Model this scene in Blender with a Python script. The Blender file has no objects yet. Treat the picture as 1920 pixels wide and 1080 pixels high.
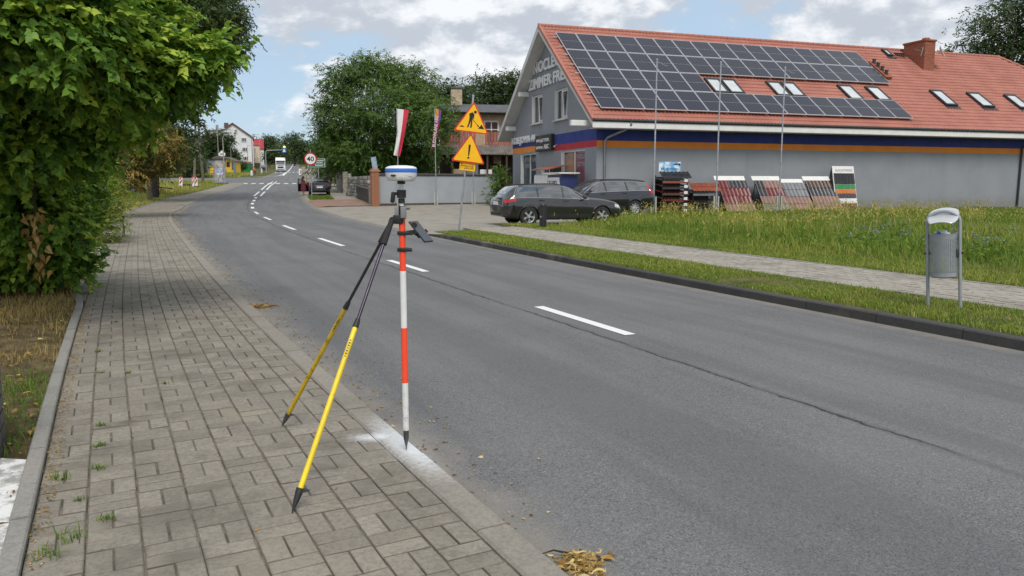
import bpy, bmesh, math, random
import numpy as np
from mathutils import Vector, Matrix

random.seed(7)
RNG = np.random.default_rng(11)
R = math.radians
scene = bpy.context.scene
COL = scene.collection

# ------------------------------------------------------------------ camera
F_PX, HORIZON, CAM_H = 1440.0, 346.0, 1.5
PITCH = math.atan((540 - HORIZON) / F_PX)
cam_data = bpy.data.cameras.new('camera')
cam_data.lens = 36.0 * F_PX / 1920.0
cam_data.sensor_width = 36.0
cam_data.clip_start = 0.05
cam_data.clip_end = 6000
cam = bpy.data.objects.new('camera', cam_data)
COL.objects.link(cam)
cam.location = (0, 0, CAM_H)
cam.rotation_euler = (math.pi / 2 - PITCH, 0, 0)
scene.camera = cam

# ------------------------------------------------------------------ sky and sun
SUN_ELEV, SUN_AZ = R(52), R(165)         # azimuth clockwise from +Y (view direction): to the right, a little behind
world = bpy.data.worlds.new('World')
scene.world = world
world.use_nodes = True
wn = world.node_tree
wn.nodes.clear()


def wnode(t, **k):
    n = wn.nodes.new(t)
    for a, b in k.items():
        setattr(n, a, b)
    return n


def wmath(op, a, b=None, clamp=False):
    n = wnode('ShaderNodeMath', operation=op, use_clamp=clamp)
    for i, v in enumerate((a, b)):
        if v is None:
            continue
        if isinstance(v, (int, float)):
            n.inputs[i].default_value = v
        else:
            wn.links.new(v, n.inputs[i])
    return n.outputs[0]


def wramp(fac, lo, hi, a=0.0, b=1.0, smooth=True):
    n = wnode('ShaderNodeMapRange')
    n.interpolation_type = 'SMOOTHSTEP' if smooth else 'LINEAR'
    wn.links.new(fac, n.inputs['Value'])
    n.inputs['From Min'].default_value = lo
    n.inputs['From Max'].default_value = hi
    n.inputs['To Min'].default_value = a
    n.inputs['To Max'].default_value = b
    return n.outputs[0]


sky = wnode('ShaderNodeTexSky', sky_type='NISHITA')
sky.sun_disc = False
sky.sun_elevation = SUN_ELEV
sky.sun_rotation = SUN_AZ
sky.air_density = 1.0
sky.dust_density = 0.6
sky.ozone_density = 2.5
tc = wnode('ShaderNodeTexCoord')
sep = wnode('ShaderNodeSeparateXYZ')
wn.links.new(tc.outputs['Generated'], sep.inputs[0])
comb = wnode('ShaderNodeCombineXYZ')
wn.links.new(sep.outputs[0], comb.inputs[0])
wn.links.new(sep.outputs[1], comb.inputs[1])
wn.links.new(wmath('MULTIPLY', sep.outputs[2], 1.9), comb.inputs[2])


def wnoise(scale, detail, rough, off, dist=0.0, lac=2.0):
    mp = wnode('ShaderNodeMapping')
    mp.inputs['Location'].default_value = off
    wn.links.new(comb.outputs[0], mp.inputs[0])
    n = wnode('ShaderNodeTexNoise')
    n.inputs['Scale'].default_value = scale
    n.inputs['Detail'].default_value = detail
    n.inputs['Roughness'].default_value = rough
    n.inputs['Distortion'].default_value = dist
    n.inputs['Lacunarity'].default_value = lac
    wn.links.new(mp.outputs[0], n.inputs['Vector'])
    return n.outputs['Fac']


def cloud_density(lift):
    a = wnoise(4.4, 11, 0.58, (OFF[0], OFF[1], OFF[2] + lift), 0.12)
    b = wnoise(1.25, 3, 0.5, (OFF[0] + 4.0, OFF[1], OFF[2] + lift), 0.0)
    return wmath('ADD', wmath('MULTIPLY', a, 0.62), wmath('MULTIPLY', b, 0.38))


OFF = (0.2, 2.8, 8.8)
dens = cloud_density(0.0)
above = cloud_density(0.04)
cover = wramp(dens, 0.418, 0.478)
lit = wramp(wmath('SUBTRACT', dens, above), -0.035, 0.045)          # sunny tops against grey undersides
haze_n = wnoise(0.9, 4, 0.5, (8.0, 3.0, 1.0))
cl = wnode('ShaderNodeMix', data_type='RGBA')
cl.inputs['A'].default_value = (5.2, 5.6, 6.25, 1)     # grey underside (the sky texture's own units)
cl.inputs['B'].default_value = (9.0, 9.15, 9.4, 1)        # lit cloud
wn.links.new(lit, cl.inputs['Factor'])
blue = wnode('ShaderNodeMix', data_type='RGBA')
wn.links.new(wramp(haze_n, 0.35, 0.65, 0.50, 0.78), blue.inputs['Factor'])
blue.inputs['B'].default_value = (5.0, 6.5, 8.1, 1)      # thin veil over the blue
wn.links.new(sky.outputs[0], blue.inputs['A'])
mixc = wnode('ShaderNodeMix', data_type='RGBA')
wn.links.new(wmath('MULTIPLY', cover, 0.94), mixc.inputs['Factor'])
wn.links.new(blue.outputs['Result'], mixc.inputs['A'])
wn.links.new(cl.outputs['Result'], mixc.inputs['B'])
bg = wnode('ShaderNodeBackground')
bg.inputs['Strength'].default_value = 0.10
wn.links.new(mixc.outputs['Result'], bg.inputs['Color'])
wout = wnode('ShaderNodeOutputWorld')
wn.links.new(bg.outputs[0], wout.inputs['Surface'])

sun_data = bpy.data.lights.new('sun', 'SUN')
sun_data.energy = 2.4
sun_data.angle = R(24)
sun_data.color = (1.0, 0.95, 0.87)
sun = bpy.data.objects.new('sun', sun_data)
COL.objects.link(sun)
to_sun = Vector((math.sin(SUN_AZ) * math.cos(SUN_ELEV), math.cos(SUN_AZ) * math.cos(SUN_ELEV), math.sin(SUN_ELEV)))
sun.rotation_euler = to_sun.to_track_quat('Z', 'Y').to_euler()
sun.location = (10, -10, 40)

scene.view_settings.view_transform = 'Standard'
scene.view_settings.look = 'None'
scene.view_settings.exposure = 0.12
scene.view_settings.gamma = 1.0
scene.view_settings.use_curve_mapping = False
scene.cycles.max_bounces = 6
scene.cycles.transparent_max_bounces = 6
scene.cycles.use_denoising = True


# ------------------------------------------------------------------ land form and measured points
def gz(y):
    """height of the land: level near by, climbing gently away from the camera"""
    t = y - 45.0
    if t <= 0:
        return 0.0
    if t > 520:
        return 0.0154 * 520 ** 1.126 + (t - 520) * 0.006
    return 0.0154 * t ** 1.126


def gz_np(y):
    t = np.clip(y - 45.0, 0, None)
    a = 0.0154 * np.minimum(t, 520) ** 1.126
    return a + np.clip(t - 520, 0, None) * 0.006


def ray(x, y):
    u, v = (x - 960) / F_PX, (540 - y) / F_PX
    return Vector((u, math.cos(PITCH) + v * math.sin(PITCH), -math.sin(PITCH) + v * math.cos(PITCH)))


def gnd(x, y, z0=0.0):
    """where the line of sight through a measured point meets the land"""
    r = ray(x, y)
    s, prev = 1.0, 1.0
    while s < 900:
        p = Vector((0, 0, CAM_H)) + r * s
        if p.z <= gz(p.y) + z0:
            a, b = prev, s
            for _ in range(40):
                m = (a + b) / 2
                q = Vector((0, 0, CAM_H)) + r * m
                if q.z <= gz(q.y) + z0:
                    b = m
                else:
                    a = m
            return Vector((0, 0, CAM_H)) + r * b
        prev = s
        s *= 1.01
    return None


def at(x, y, Y):
    r = ray(x, y)
    return Vector((0, 0, CAM_H)) + r * (Y / r.y)


# ------------------------------------------------------------------ materials
MATS = {}


class NT:
    def __init__(self, name):
        self.m = bpy.data.materials.new(name)
        self.m.use_nodes = True
        self.t = self.m.node_tree
        self.b = self.t.nodes['Principled BSDF']
        self.out = self.t.nodes['Material Output']
        MATS[name] = self.m

    def n(self, t, **k):
        n = self.t.nodes.new(t)
        for a, b in k.items():
            setattr(n, a, b)
        return n

    def l(self, a, b):
        self.t.links.new(a, b)

    def val(self, sock, v):
        if isinstance(v, (int, float)):
            sock.default_value = v
        elif isinstance(v, tuple):
            sock.default_value = v if len(v) == len(sock.default_value) else (*v, 1)
        else:
            self.l(v, sock)

    def math(self, op, a, b=None, clamp=False):
        n = self.n('ShaderNodeMath', operation=op, use_clamp=clamp)
        self.val(n.inputs[0], a)
        if b is not None:
            self.val(n.inputs[1], b)
        return n.outputs[0]

    def mix(self, f, a, b, mode='MIX'):
        n = self.n('ShaderNodeMix', data_type='RGBA', blend_type=mode)
        n.clamp_factor = True
        self.val(n.inputs['Factor'], f)
        self.val(n.inputs['A'], a)
        self.val(n.inputs['B'], b)
        return n.outputs['Result']

    def ramp(self, f, lo, hi, a=0.0, b=1.0, smooth=True):
        n = self.n('ShaderNodeMapRange')
        n.interpolation_type = 'SMOOTHSTEP' if smooth else 'LINEAR'
        self.val(n.inputs['Value'], f)
        n.inputs['From Min'].default_value = lo
        n.inputs['From Max'].default_value = hi
        n.inputs['To Min'].default_value = a
        n.inputs['To Max'].default_value = b
        return n.outputs[0]

    def pos(self):
        return self.n('ShaderNodeNewGeometry').outputs['Position']

    def obj(self):
        return self.n('ShaderNodeTexCoord').outputs['Object']

    def uv(self):
        return self.n('ShaderNodeTexCoord').outputs['UV']

    def attr(self, name):
        return self.n('ShaderNodeAttribute', attribute_name=name).outputs['Fac']

    def map(self, v, scale=(1, 1, 1), loc=(0, 0, 0), rot=(0, 0, 0)):
        n = self.n('ShaderNodeMapping')
        n.inputs['Scale'].default_value = scale
        n.inputs['Location'].default_value = loc
        n.inputs['Rotation'].default_value = rot
        self.l(v, n.inputs[0])
        return n.outputs[0]

    def noise(self, v, scale, detail=3, rough=0.55, dist=0.0):
        n = self.n('ShaderNodeTexNoise')
        n.inputs['Scale'].default_value = scale
        n.inputs['Detail'].default_value = detail
        n.inputs['Roughness'].default_value = rough
        n.inputs['Distortion'].default_value = dist
        self.l(v, n.inputs['Vector'])
        return n.outputs['Fac']

    def voro(self, v, scale, out='Color', feature='F1'):
        n = self.n('ShaderNodeTexVoronoi', feature=feature)
        n.inputs['Scale'].default_value = scale
        self.l(v, n.inputs['Vector'])
        return n.outputs[out]

    def sepx(self, v):
        n = self.n('ShaderNodeSeparateXYZ')
        self.l(v, n.inputs[0])
        return n.outputs

    def bump(self, h, strength=0.3, dist=0.02):
        n = self.n('ShaderNodeBump')
        n.inputs['Strength'].default_value = strength
        n.inputs['Distance'].default_value = dist
        self.l(h, n.inputs['Height'])
        self.l(n.outputs[0], self.b.inputs['Normal'])

    def fin(self, col, rough=0.6, metal=0.0, spec=0.5):
        self.val(self.b.inputs['Base Color'], col)
        self.val(self.b.inputs['Roughness'], rough)
        self.val(self.b.inputs['Metallic'], metal)
        self.b.inputs['Specular IOR Level'].default_value = spec
        return self.m


def mat(name, col, rough=0.6, metal=0.0, var=0.12, scale=6.0, spec=0.5, bump=0.0, bscale=40.0, coat=0.0, dirt=0.0, dirtcol=(0.09, 0.075, 0.055)):
    """plain surface with uneven tone, optional fine relief, optional dirt"""
    if name in MATS:
        return MATS[name]
    t = NT(name)
    p = t.obj()
    f = t.noise(p, scale, 4, 0.6)
    lo = tuple(c * (1 - var) for c in col)
    hi = tuple(min(1, c * (1 + var)) for c in col)
    c = t.mix(t.ramp(f, 0.3, 0.7), lo, hi)
    if dirt:
        d = t.ramp(t.noise(p, scale * 2.3, 6, 0.7), 0.5, 0.72, 0, dirt)
        c = t.mix(d, c, dirtcol)
    r = t.ramp(t.noise(p, scale * 1.7, 3), 0.3, 0.7, max(0.02, rough - 0.07), min(1, rough + 0.07))
    t.fin(c, r, metal, spec)
    if coat:
        t.b.inputs['Coat Weight'].default_value = coat
        t.b.inputs['Coat Roughness'].default_value = 0.04
    if bump:
        t.bump(t.noise(p, bscale, 4, 0.65), bump, 0.01)
    return t.m


def leaf_mat(name, stops, trans=0.35, rough=0.5, spec=0.35):
    """stops: list of (pos, colour) over the per-leaf 'tint' attribute"""
    t = NT(name)
    rp = t.n('ShaderNodeValToRGB')
    els = rp.color_ramp.elements
    while len(els) > 1:
        els.remove(els[-1])
    els[0].position = stops[0][0]
    els[0].color = (*stops[0][1], 1)
    for p, c in stops[1:]:
        e = els.new(p)
        e.color = (*c, 1)
    t.l(t.attr('tint'), rp.inputs[0])
    t.fin(rp.outputs[0], rough, 0, spec)
    tr = t.n('ShaderNodeBsdfTranslucent')
    br = t.mix(0.5, rp.outputs[0], (0.21, 0.34, 0.03), 'MIX')
    t.l(br, tr.inputs[0])
    ms = t.n('ShaderNodeMixShader')
    ms.inputs[0].default_value = trans
    t.l(t.b.outputs[0], ms.inputs[1])
    t.l(tr.outputs[0], ms.inputs[2])
    t.l(ms.outputs[0], t.out.inputs['Surface'])
    return t.m


# ------------------------------------------------------------------ mesh building
class MB:
    def __init__(self):
        self.v, self.f, self.mi, self.cur = [], [], [], 0

    def m(self, i):
        self.cur = i
        return self

    def add(self, vs, fs):
        o = len(self.v)
        self.v += [tuple(p) for p in vs]
        for f in fs:
            self.f.append(tuple(i + o for i in f))
            self.mi.append(self.cur)
        return self

    def box(self, c, s, M=None, taper=1.0):
        x, y, z = s[0] / 2, s[1] / 2, s[2] / 2
        q = [(-x, -y, -z), (x, -y, -z), (x, y, -z), (-x, y, -z), (-x * taper, -y * taper, z), (x * taper, -y * taper, z), (x * taper, y * taper, z), (-x * taper, y * taper, z)]
        if M is not None:
            q = [M @ Vector(p) for p in q]
        q = [(p[0] + c[0], p[1] + c[1], p[2] + c[2]) for p in q]
        return self.add(q, [(0, 3, 2, 1), (4, 5, 6, 7), (0, 1, 5, 4), (1, 2, 6, 5), (2, 3, 7, 6), (3, 0, 4, 7)])

    def bbox(self, c, s, b=0.01, M=None):
        """box with chamfered edges"""
        bm = bmesh.new()
        bmesh.ops.create_cube(bm, size=1.0)
        for v in bm.verts:
            v.co = Vector((v.co.x * s[0], v.co.y * s[1], v.co.z * s[2]))
        bmesh.ops.bevel(bm, geom=list(bm.edges), offset=min(b, min(s) * 0.45), segments=2, affect='EDGES', profile=0.6)
        for v in bm.verts:
            p = v.co
            if M is not None:
                p = M @ p
            v.co = p + Vector(c)
        self.bm(bm)
        bm.free()
        return self

    def bm(self, bm):
        bm.verts.index_update()
        return self.add([v.co for v in bm.verts], [[v.index for v in f.verts] for f in bm.faces])

    def cyl(self, p0, p1, r0, r1=None, n=12, caps=True):
        p0, p1 = Vector(p0), Vector(p1)
        r1 = r0 if r1 is None else r1
        d = (p1 - p0).normalized()
        a = d.orthogonal().normalized()
        b = d.cross(a)
        vs, fs = [], []
        for p, r in ((p0, r0), (p1, r1)):
            for i in range(n):
                t = 2 * math.pi * i / n
                vs.append(p + a * (r * math.cos(t)) + b * (r * math.sin(t)))
        for i in range(n):
            j = (i + 1) % n
            fs.append((i, j, n + j, n + i))
        if caps:
            fs.append(tuple(range(n))[::-1])
            fs.append(tuple(range(n, 2 * n)))
        return self.add(vs, fs)

    def tube(self, pts, rs, n=8, caps=True):
        pts = [Vector(p) for p in pts]
        if isinstance(rs, (int, float)):
            rs = [rs] * len(pts)
        vs, fs = [], []
        a = None
        for i, p in enumerate(pts):
            d = (pts[min(i + 1, len(pts) - 1)] - pts[max(i - 1, 0)])
            d = d.normalized() if d.length > 1e-9 else Vector((0, 0, 1))
            if a is None:
                a = d.orthogonal().normalized()
            else:
                a = (a - d * a.dot(d))
                a = a.normalized() if a.length > 1e-6 else d.orthogonal().normalized()
            b = d.cross(a)
            for k in range(n):
                t = 2 * math.pi * k / n
                vs.append(p + a * (rs[i] * math.cos(t)) + b * (rs[i] * math.sin(t)))
        for i in range(len(pts) - 1):
            for k in range(n):
                j = (k + 1) % n
                fs.append((i * n + k, i * n + j, (i + 1) * n + j, (i + 1) * n + k))
        if caps:
            fs.append(tuple(range(n))[::-1])
            fs.append(tuple(range((len(pts) - 1) * n, len(pts) * n)))
        return self.add(vs, fs)

    def lathe(self, prof, n=24, M=None, c=(0, 0, 0)):
        """prof: list of (r, z); axis z"""
        vs, fs = [], []
        for r, z in prof:
            for i in range(n):
                t = 2 * math.pi * i / n
                p = Vector((r * math.cos(t), r * math.sin(t), z))
                if M is not None:
                    p = M @ p
                vs.append(p + Vector(c))
        for k in range(len(prof) - 1):
            for i in range(n):
                j = (i + 1) % n
                fs.append((k * n + i, k * n + j, (k + 1) * n + j, (k + 1) * n + i))
        return self.add(vs, fs)

    def prism(self, poly, d0, d1, fn=None):
        """extrude a 2D polygon between depths d0 and d1; fn maps (a, b, depth) to a point"""
        fn = fn or (lambda a, b, d: (a, d, b))
        n = len(poly)
        vs = [fn(a, b, d0) for a, b in poly] + [fn(a, b, d1) for a, b in poly]
        fs = [tuple(range(n)), tuple(range(2 * n - 1, n - 1, -1))]
        for i in range(n):
            j = (i + 1) % n
            fs.append((i, n + i, n + j, j))
        return self.add(vs, fs)

    def build(self, name, mats, parent=None, smooth=0, fix=True):
        me = bpy.data.meshes.new(name)
        me.from_pydata(self.v, [], self.f)
        if not isinstance(mats, (list, tuple)):
            mats = [mats]
        for m_ in mats:
            me.materials.append(m_)
        me.polygons.foreach_set('material_index', self.mi)
        if fix:
            bm = bmesh.new()
            bm.from_mesh(me)
            bmesh.ops.recalc_face_normals(bm, faces=bm.faces)
            bm.to_mesh(me)
            bm.free()
        if smooth:
            me.polygons.foreach_set('use_smooth', [True] * len(me.polygons))
            me.set_sharp_from_angle(angle=R(smooth))
        if not smooth:
            me.polygons.foreach_set('use_smooth', [False] * len(me.polygons))
        me.update()
        return link(me, name, parent)


def link(me, name, parent=None):
    o = bpy.data.objects.new(name, me)
    COL.objects.link(o)
    if parent is not None:
        o.parent = parent
    return o


def tag(o, label=None, cat=None, group=None, kind=None):
    if label:
        o['label'] = label
    if cat:
        o['category'] = cat
    if group:
        o['group'] = group
    if kind:
        o['kind'] = kind
    return o


def empty(name, loc=(0, 0, 0), rz=0.0, label=None, cat=None, group=None):
    o = bpy.data.objects.new(name, None)
    o.empty_display_size = 0.2
    COL.objects.link(o)
    o.location = loc
    o.rotation_euler = (0, 0, rz)
    return tag(o, label, cat, group)


def copy_tree(o, parent=None):
    c = o.copy()
    COL.objects.link(c)
    c.parent = parent
    for ch in list(o.children):
        copy_tree(ch, c)
    return c


def np_mesh(name, V, loops, totals, mats, parent=None, tint=None, smooth=False, rim=None):
    """V (n,3); loops flat vertex indices; totals per face; tint per vertex"""
    me = bpy.data.meshes.new(name)
    me.vertices.add(len(V))
    me.vertices.foreach_set('co', np.ascontiguousarray(V, dtype=np.float32).ravel())
    me.loops.add(len(loops))
    me.loops.foreach_set('vertex_index', np.ascontiguousarray(loops, dtype=np.int32))
    me.polygons.add(len(totals))
    starts = np.concatenate(([0], np.cumsum(totals)[:-1])).astype(np.int32)
    me.polygons.foreach_set('loop_start', starts)
    me.polygons.foreach_set('loop_total', np.ascontiguousarray(totals, dtype=np.int32))
    me.polygons.foreach_set('use_smooth', np.full(len(totals), bool(smooth)))
    me.update(calc_edges=True)
    if not isinstance(mats, (list, tuple)):
        mats = [mats]
    for m_ in mats:
        me.materials.append(m_)
    if tint is not None:
        a = me.attributes.new('tint', 'FLOAT', 'POINT')
        a.data.foreach_set('value', np.ascontiguousarray(tint, dtype=np.float32))
    if rim is not None:
        a = me.attributes.new('rim', 'FLOAT', 'POINT')
        a.data.foreach_set('value', np.ascontiguousarray(rim, dtype=np.float32))
    return link(me, name, parent)


def unit(a):
    return a / np.maximum(np.linalg.norm(a, axis=1, keepdims=True), 1e-9)


HEART = (np.array([(.04, 0, 0), (-.06, .26, .05), (.16, .47, .09), (.50, .40, .06), (.78, .17, -.02), (1.06, 0, -.13), (.78, -.17, -.02), (.50, -.40, .06), (.16, -.47, .09), (-.06, -.26, .05), (.5, 0, -.02)], float), [(0, 1, 2, 3, 10), (10, 3, 4, 5), (10, 5, 6, 7), (0, 10, 7, 8, 9)])
DIAMOND = (np.array([(0, 0, 0), (.45, .42, .06), (1, 0, 0), (.45, -.42, .06)], float), [(0, 1, 2, 3)])
BLADE = (np.array([(0, .5, 0), (0, -.5, 0), (.55, -.36, .0), (.55, .36, .0), (1, 0, 0)], float), [(0, 1, 2, 3), (3, 2, 4)])


def leaves_np(P, D, N, ln, wd, tint, tpl):
    """instances of a leaf template joined in one mesh: axis D, normal N"""
    T, faces = tpl
    D = unit(D)
    S = unit(np.cross(N, D))
    N = np.cross(D, S)
    k = len(T)
    n = len(P)
    V = (P[:, None, :] + D[:, None, :] * (T[None, :, 0:1] * ln[:, None, None]) + S[:, None, :] * (T[None, :, 1:2] * wd[:, None, None]) + N[:, None, :] * (T[None, :, 2:3] * ln[:, None, None]))
    base = np.arange(n)[:, None] * k
    fl = np.concatenate([np.array(f) for f in faces])
    loops = (base + fl[None, :]).ravel()
    totals = np.tile(np.array([len(f) for f in faces]), n)
    return V.reshape(-1, 3), loops, totals, np.repeat(tint, k)


def merge_np(parts):
    Vs, Ls, Ts, Ti, o = [], [], [], [], 0
    for V, l, t, ti in parts:
        Vs.append(V)
        Ls.append(l + o)
        Ts.append(t)
        Ti.append(ti)
        o += len(V)
    return np.concatenate(Vs), np.concatenate(Ls), np.concatenate(Ts), np.concatenate(Ti)


def cut(o, cutter):
    """subtract a builder's solid from an object"""
    c = cutter.build('cutter', [], o.parent)
    md = o.modifiers.new('cut', 'BOOLEAN')
    md.operation = 'DIFFERENCE'
    md.solver = 'EXACT'
    md.object = c
    dg = bpy.context.evaluated_depsgraph_get()
    me = bpy.data.meshes.new_from_object(o.evaluated_get(dg))
    o.modifiers.clear()
    old = o.data
    o.data = me
    me.name = old.name
    bpy.data.objects.remove(c)
    return o


def text(name, body, width, height, M, m, parent=None, depth=0.01, bold=0.0):
    """lettering as real geometry, fitted to width x height; M maps (x right, y up, z out)"""
    cu = bpy.data.curves.new(name, 'FONT')
    cu.body = body
    cu.size = 1.0
    cu.resolution_u = 3
    cu.offset = bold
    cu.extrude = 0.05
    tmp = bpy.data.objects.new(name + '_tmp', cu)
    COL.objects.link(tmp)
    dg = bpy.context.evaluated_depsgraph_get()
    me = bpy.data.meshes.new_from_object(tmp.evaluated_get(dg))
    bpy.data.objects.remove(tmp)
    bpy.data.curves.remove(cu)
    co = np.zeros(len(me.vertices) * 3)
    me.vertices.foreach_get('co', co)
    co = co.reshape(-1, 3)
    lo, hi = co.min(0), co.max(0)
    co = (co - lo) / np.maximum(hi - lo, 1e-6)
    co = co * np.array([width, height, depth])
    Mn = np.array(M)
    co = co @ Mn[:3, :3].T + Mn[:3, 3]
    me.vertices.foreach_set('co', co.ravel())
    me.materials.clear()
    me.materials.append(m)
    me.update()
    me.name = name
    return link(me, name, parent)


def frame(o, x, y, z):
    """matrix whose columns are the axes x, y, z and whose origin is o"""
    M = Matrix.Identity(4)
    for i, a in enumerate((x, y, z)):
        for j in range(3):
            M[j][i] = a[j]
    for j in range(3):
        M[j][3] = o[j]
    return M

# ------------------------------------------------------------------ measured lines on the ground
LEFT_EDGE = [(7.4, -11.0), (4.4, -5.1), (0.19, 2.79), (-0.08, 3.3), (-0.33, 3.76), (-0.52, 4.14), (-0.79, 4.67), (-1.02, 5.11), (-1.28, 5.59), (-1.65, 6.27), (-2.39, 7.74), (-3.44, 9.79), (-4.51, 11.95), (-5.55, 14.08), (-6.95, 16.98), (-9.6, 22.47), (-13.54, 30.77), (-15.6, 35.27), (-18.48, 42.09), (-21.68, 51.47), (-25.72, 64.63), (-30.08, 81.6), (-38.2, 111.1), (-46.2, 142), (-55.6, 178.5), (-76.0, 254), (-126.0, 436), (-136, 478), (-137, 515), (-129, 552), (-110, 590), (-60, 640)]
RIGHT_EDGE = [(12.2, -10.5), (9.4, -4.2), (4.68, 6.8), (4.44, 7.28), (4.06, 8.1), (3.30, 9.75), (2.82, 10.8), (2.15, 12.25), (1.24, 14.25), (0.0, 17.05), (-1.22, 19.85), (-2.14, 22.01), (-3.79, 25.67), (-4.64, 27.64), (-7.5, 34.4), (-11.31, 45.2), (-15.0, 56.14), (-16.92, 62.56), (-20.91, 77.03), (-29.9, 111), (-48.9, 178.5), (-69.4, 254), (-119.3, 436), (-128, 476), (-128.5, 513), (-121, 546), (-104, 583), (-55, 632)]
CENTRE = [(10.0, -11.2), (7.05, -4.9), (2.81, 4.14), (1.24, 7.49), (0.27, 9.5), (-1.45, 13.15), (-2.47, 15.29), (-4.21, 18.98), (-5.42, 21.57), (-7.16, 25.5), (-8.43, 28.36), (-10.29, 32.87), (-11.61, 36.0), (-13.04, 39.6), (-14.33, 42.92), (-16.38, 48.68), (-18.07, 53.72), (-19.89, 59.66), (-21.71, 65.7), (-23.4, 71.6), (-31.04, 98.68), (-35.6, 116), (-52.3, 178.5), (-72.7, 254), (-122.6, 436), (-132, 477), (-132.7, 514), (-125, 549), (-107, 586.5), (-57.5, 636)]


def resample(poly, step, smooth_m):
    P = np.array(poly, float)
    s = np.concatenate(([0], np.cumsum(np.linalg.norm(np.diff(P, axis=0), axis=1))))
    n = int(s[-1] / step) + 1
    t = np.linspace(0, s[-1], n)
    Q = np.stack([np.interp(t, s, P[:, 0]), np.interp(t, s, P[:, 1])], 1)
    k = max(1, int(smooth_m / step))
    w = np.hanning(2 * k + 1)
    w /= w.sum()
    pad = np.concatenate([2 * Q[0] - Q[k:0:-1], Q, 2 * Q[-1] - Q[-2:-k - 2:-1]])
    return np.stack([np.convolve(pad[:, 0], w, 'valid'), np.convolve(pad[:, 1], w, 'valid')], 1)


def normals(P):
    t = np.gradient(P, axis=0)
    t /= np.linalg.norm(t, axis=1, keepdims=True)
    return np.stack([t[:, 1], -t[:, 0]], 1)      # to the right of travel


class Line:
    def __init__(self, poly, step=0.25, smooth=3.0):
        self.P = resample(poly, step, smooth)
        self.N = normals(self.P)
        self.s = np.concatenate(([0], np.cumsum(np.linalg.norm(np.diff(self.P, axis=0), axis=1))))

    def pt(self, s, d=0.0):
        s = np.asarray(s, float)
        x = np.interp(s, self.s, self.P[:, 0]) + np.interp(s, self.s, self.N[:, 0]) * d
        y = np.interp(s, self.s, self.P[:, 1]) + np.interp(s, self.s, self.N[:, 1]) * d
        return np.stack([x, y], -1)

    def s_at_y(self, y):
        i = np.argmax(self.P[:, 1] > y)
        return self.s[i]

    def near(self, xy):
        d = np.linalg.norm(self.P - np.array(xy)[None], axis=1)
        i = int(d.argmin())
        return self.s[i], float(np.dot(np.array(xy) - self.P[i], self.N[i]))


LE, RE, CE = Line(LEFT_EDGE), Line(RIGHT_EDGE), Line(CENTRE)


def ribbon(name, rows, m, parent=None, uvs=None, tint=None):
    """rows: list of (N,2) plan lines with heights [(xy, z)], lofted in order; z is above the land form"""
    k, n = len(rows), len(rows[0][0])
    V = np.zeros((k, n, 3))
    for i, (xy, z) in enumerate(rows):
        V[i, :, :2] = xy
        V[i, :, 2] = gz_np(xy[:, 1]) + z
    idx = np.arange(k * n).reshape(k, n)
    q = np.stack([idx[:-1, :-1], idx[1:, :-1], idx[1:, 1:], idx[:-1, 1:]], -1).reshape(-1, 4)
    # face up
    a, b, c = V.reshape(-1, 3)[q[0, 0]], V.reshape(-1, 3)[q[0, 1]], V.reshape(-1, 3)[q[0, 2]]
    if np.cross(b - a, c - a)[2] < 0:
        q = q[:, ::-1]
    o = np_mesh(name, V.reshape(-1, 3), q.ravel(), np.full(len(q), 4), m, parent, tint=None if tint is None else tint.ravel(), smooth=True)
    if uvs is not None:
        uv = o.data.uv_layers.new(name='UVMap')
        U = uvs.reshape(-1, 2)[q.ravel()]
        uv.data.foreach_set('uv', U.astype(np.float32).ravel())
    return o


# ------------------------------------------------------------------ ground materials
def m_terrain():
    t = NT('meadow_soil')
    p = t.pos()
    a = t.noise(p, 0.35, 5, 0.6)
    b = t.noise(p, 3.0, 6, 0.7)
    c = t.mix(t.ramp(b, 0.35, 0.65), (0.045, 0.06, 0.016), (0.11, 0.12, 0.035))
    c = t.mix(t.ramp(a, 0.45, 0.62), c, (0.17, 0.14, 0.06))
    c = t.mix(t.ramp(t.noise(p, 14, 4, 0.7), 0.52, 0.7, 0, 0.7), c, (0.07, 0.055, 0.03))
    t.fin(c, 0.95, 0, 0.1)
    t.bump(t.noise(p, 20, 5, 0.7), 0.6, 0.04)
    return t.m


def m_soil():
    t = NT('dry_soil')
    p = t.pos()
    b = t.noise(p, 4.0, 6, 0.7)
    c = t.mix(t.ramp(b, 0.35, 0.65), (0.085, 0.062, 0.035), (0.20, 0.155, 0.085))
    c = t.mix(t.ramp(t.noise(p, 18, 5, 0.7), 0.5, 0.68, 0, 0.8), c, (0.06, 0.05, 0.028))
    t.fin(c, 0.97, 0, 0.1)
    t.bump(t.noise(p, 30, 5, 0.75), 0.8, 0.03)
    return t.m


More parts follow.
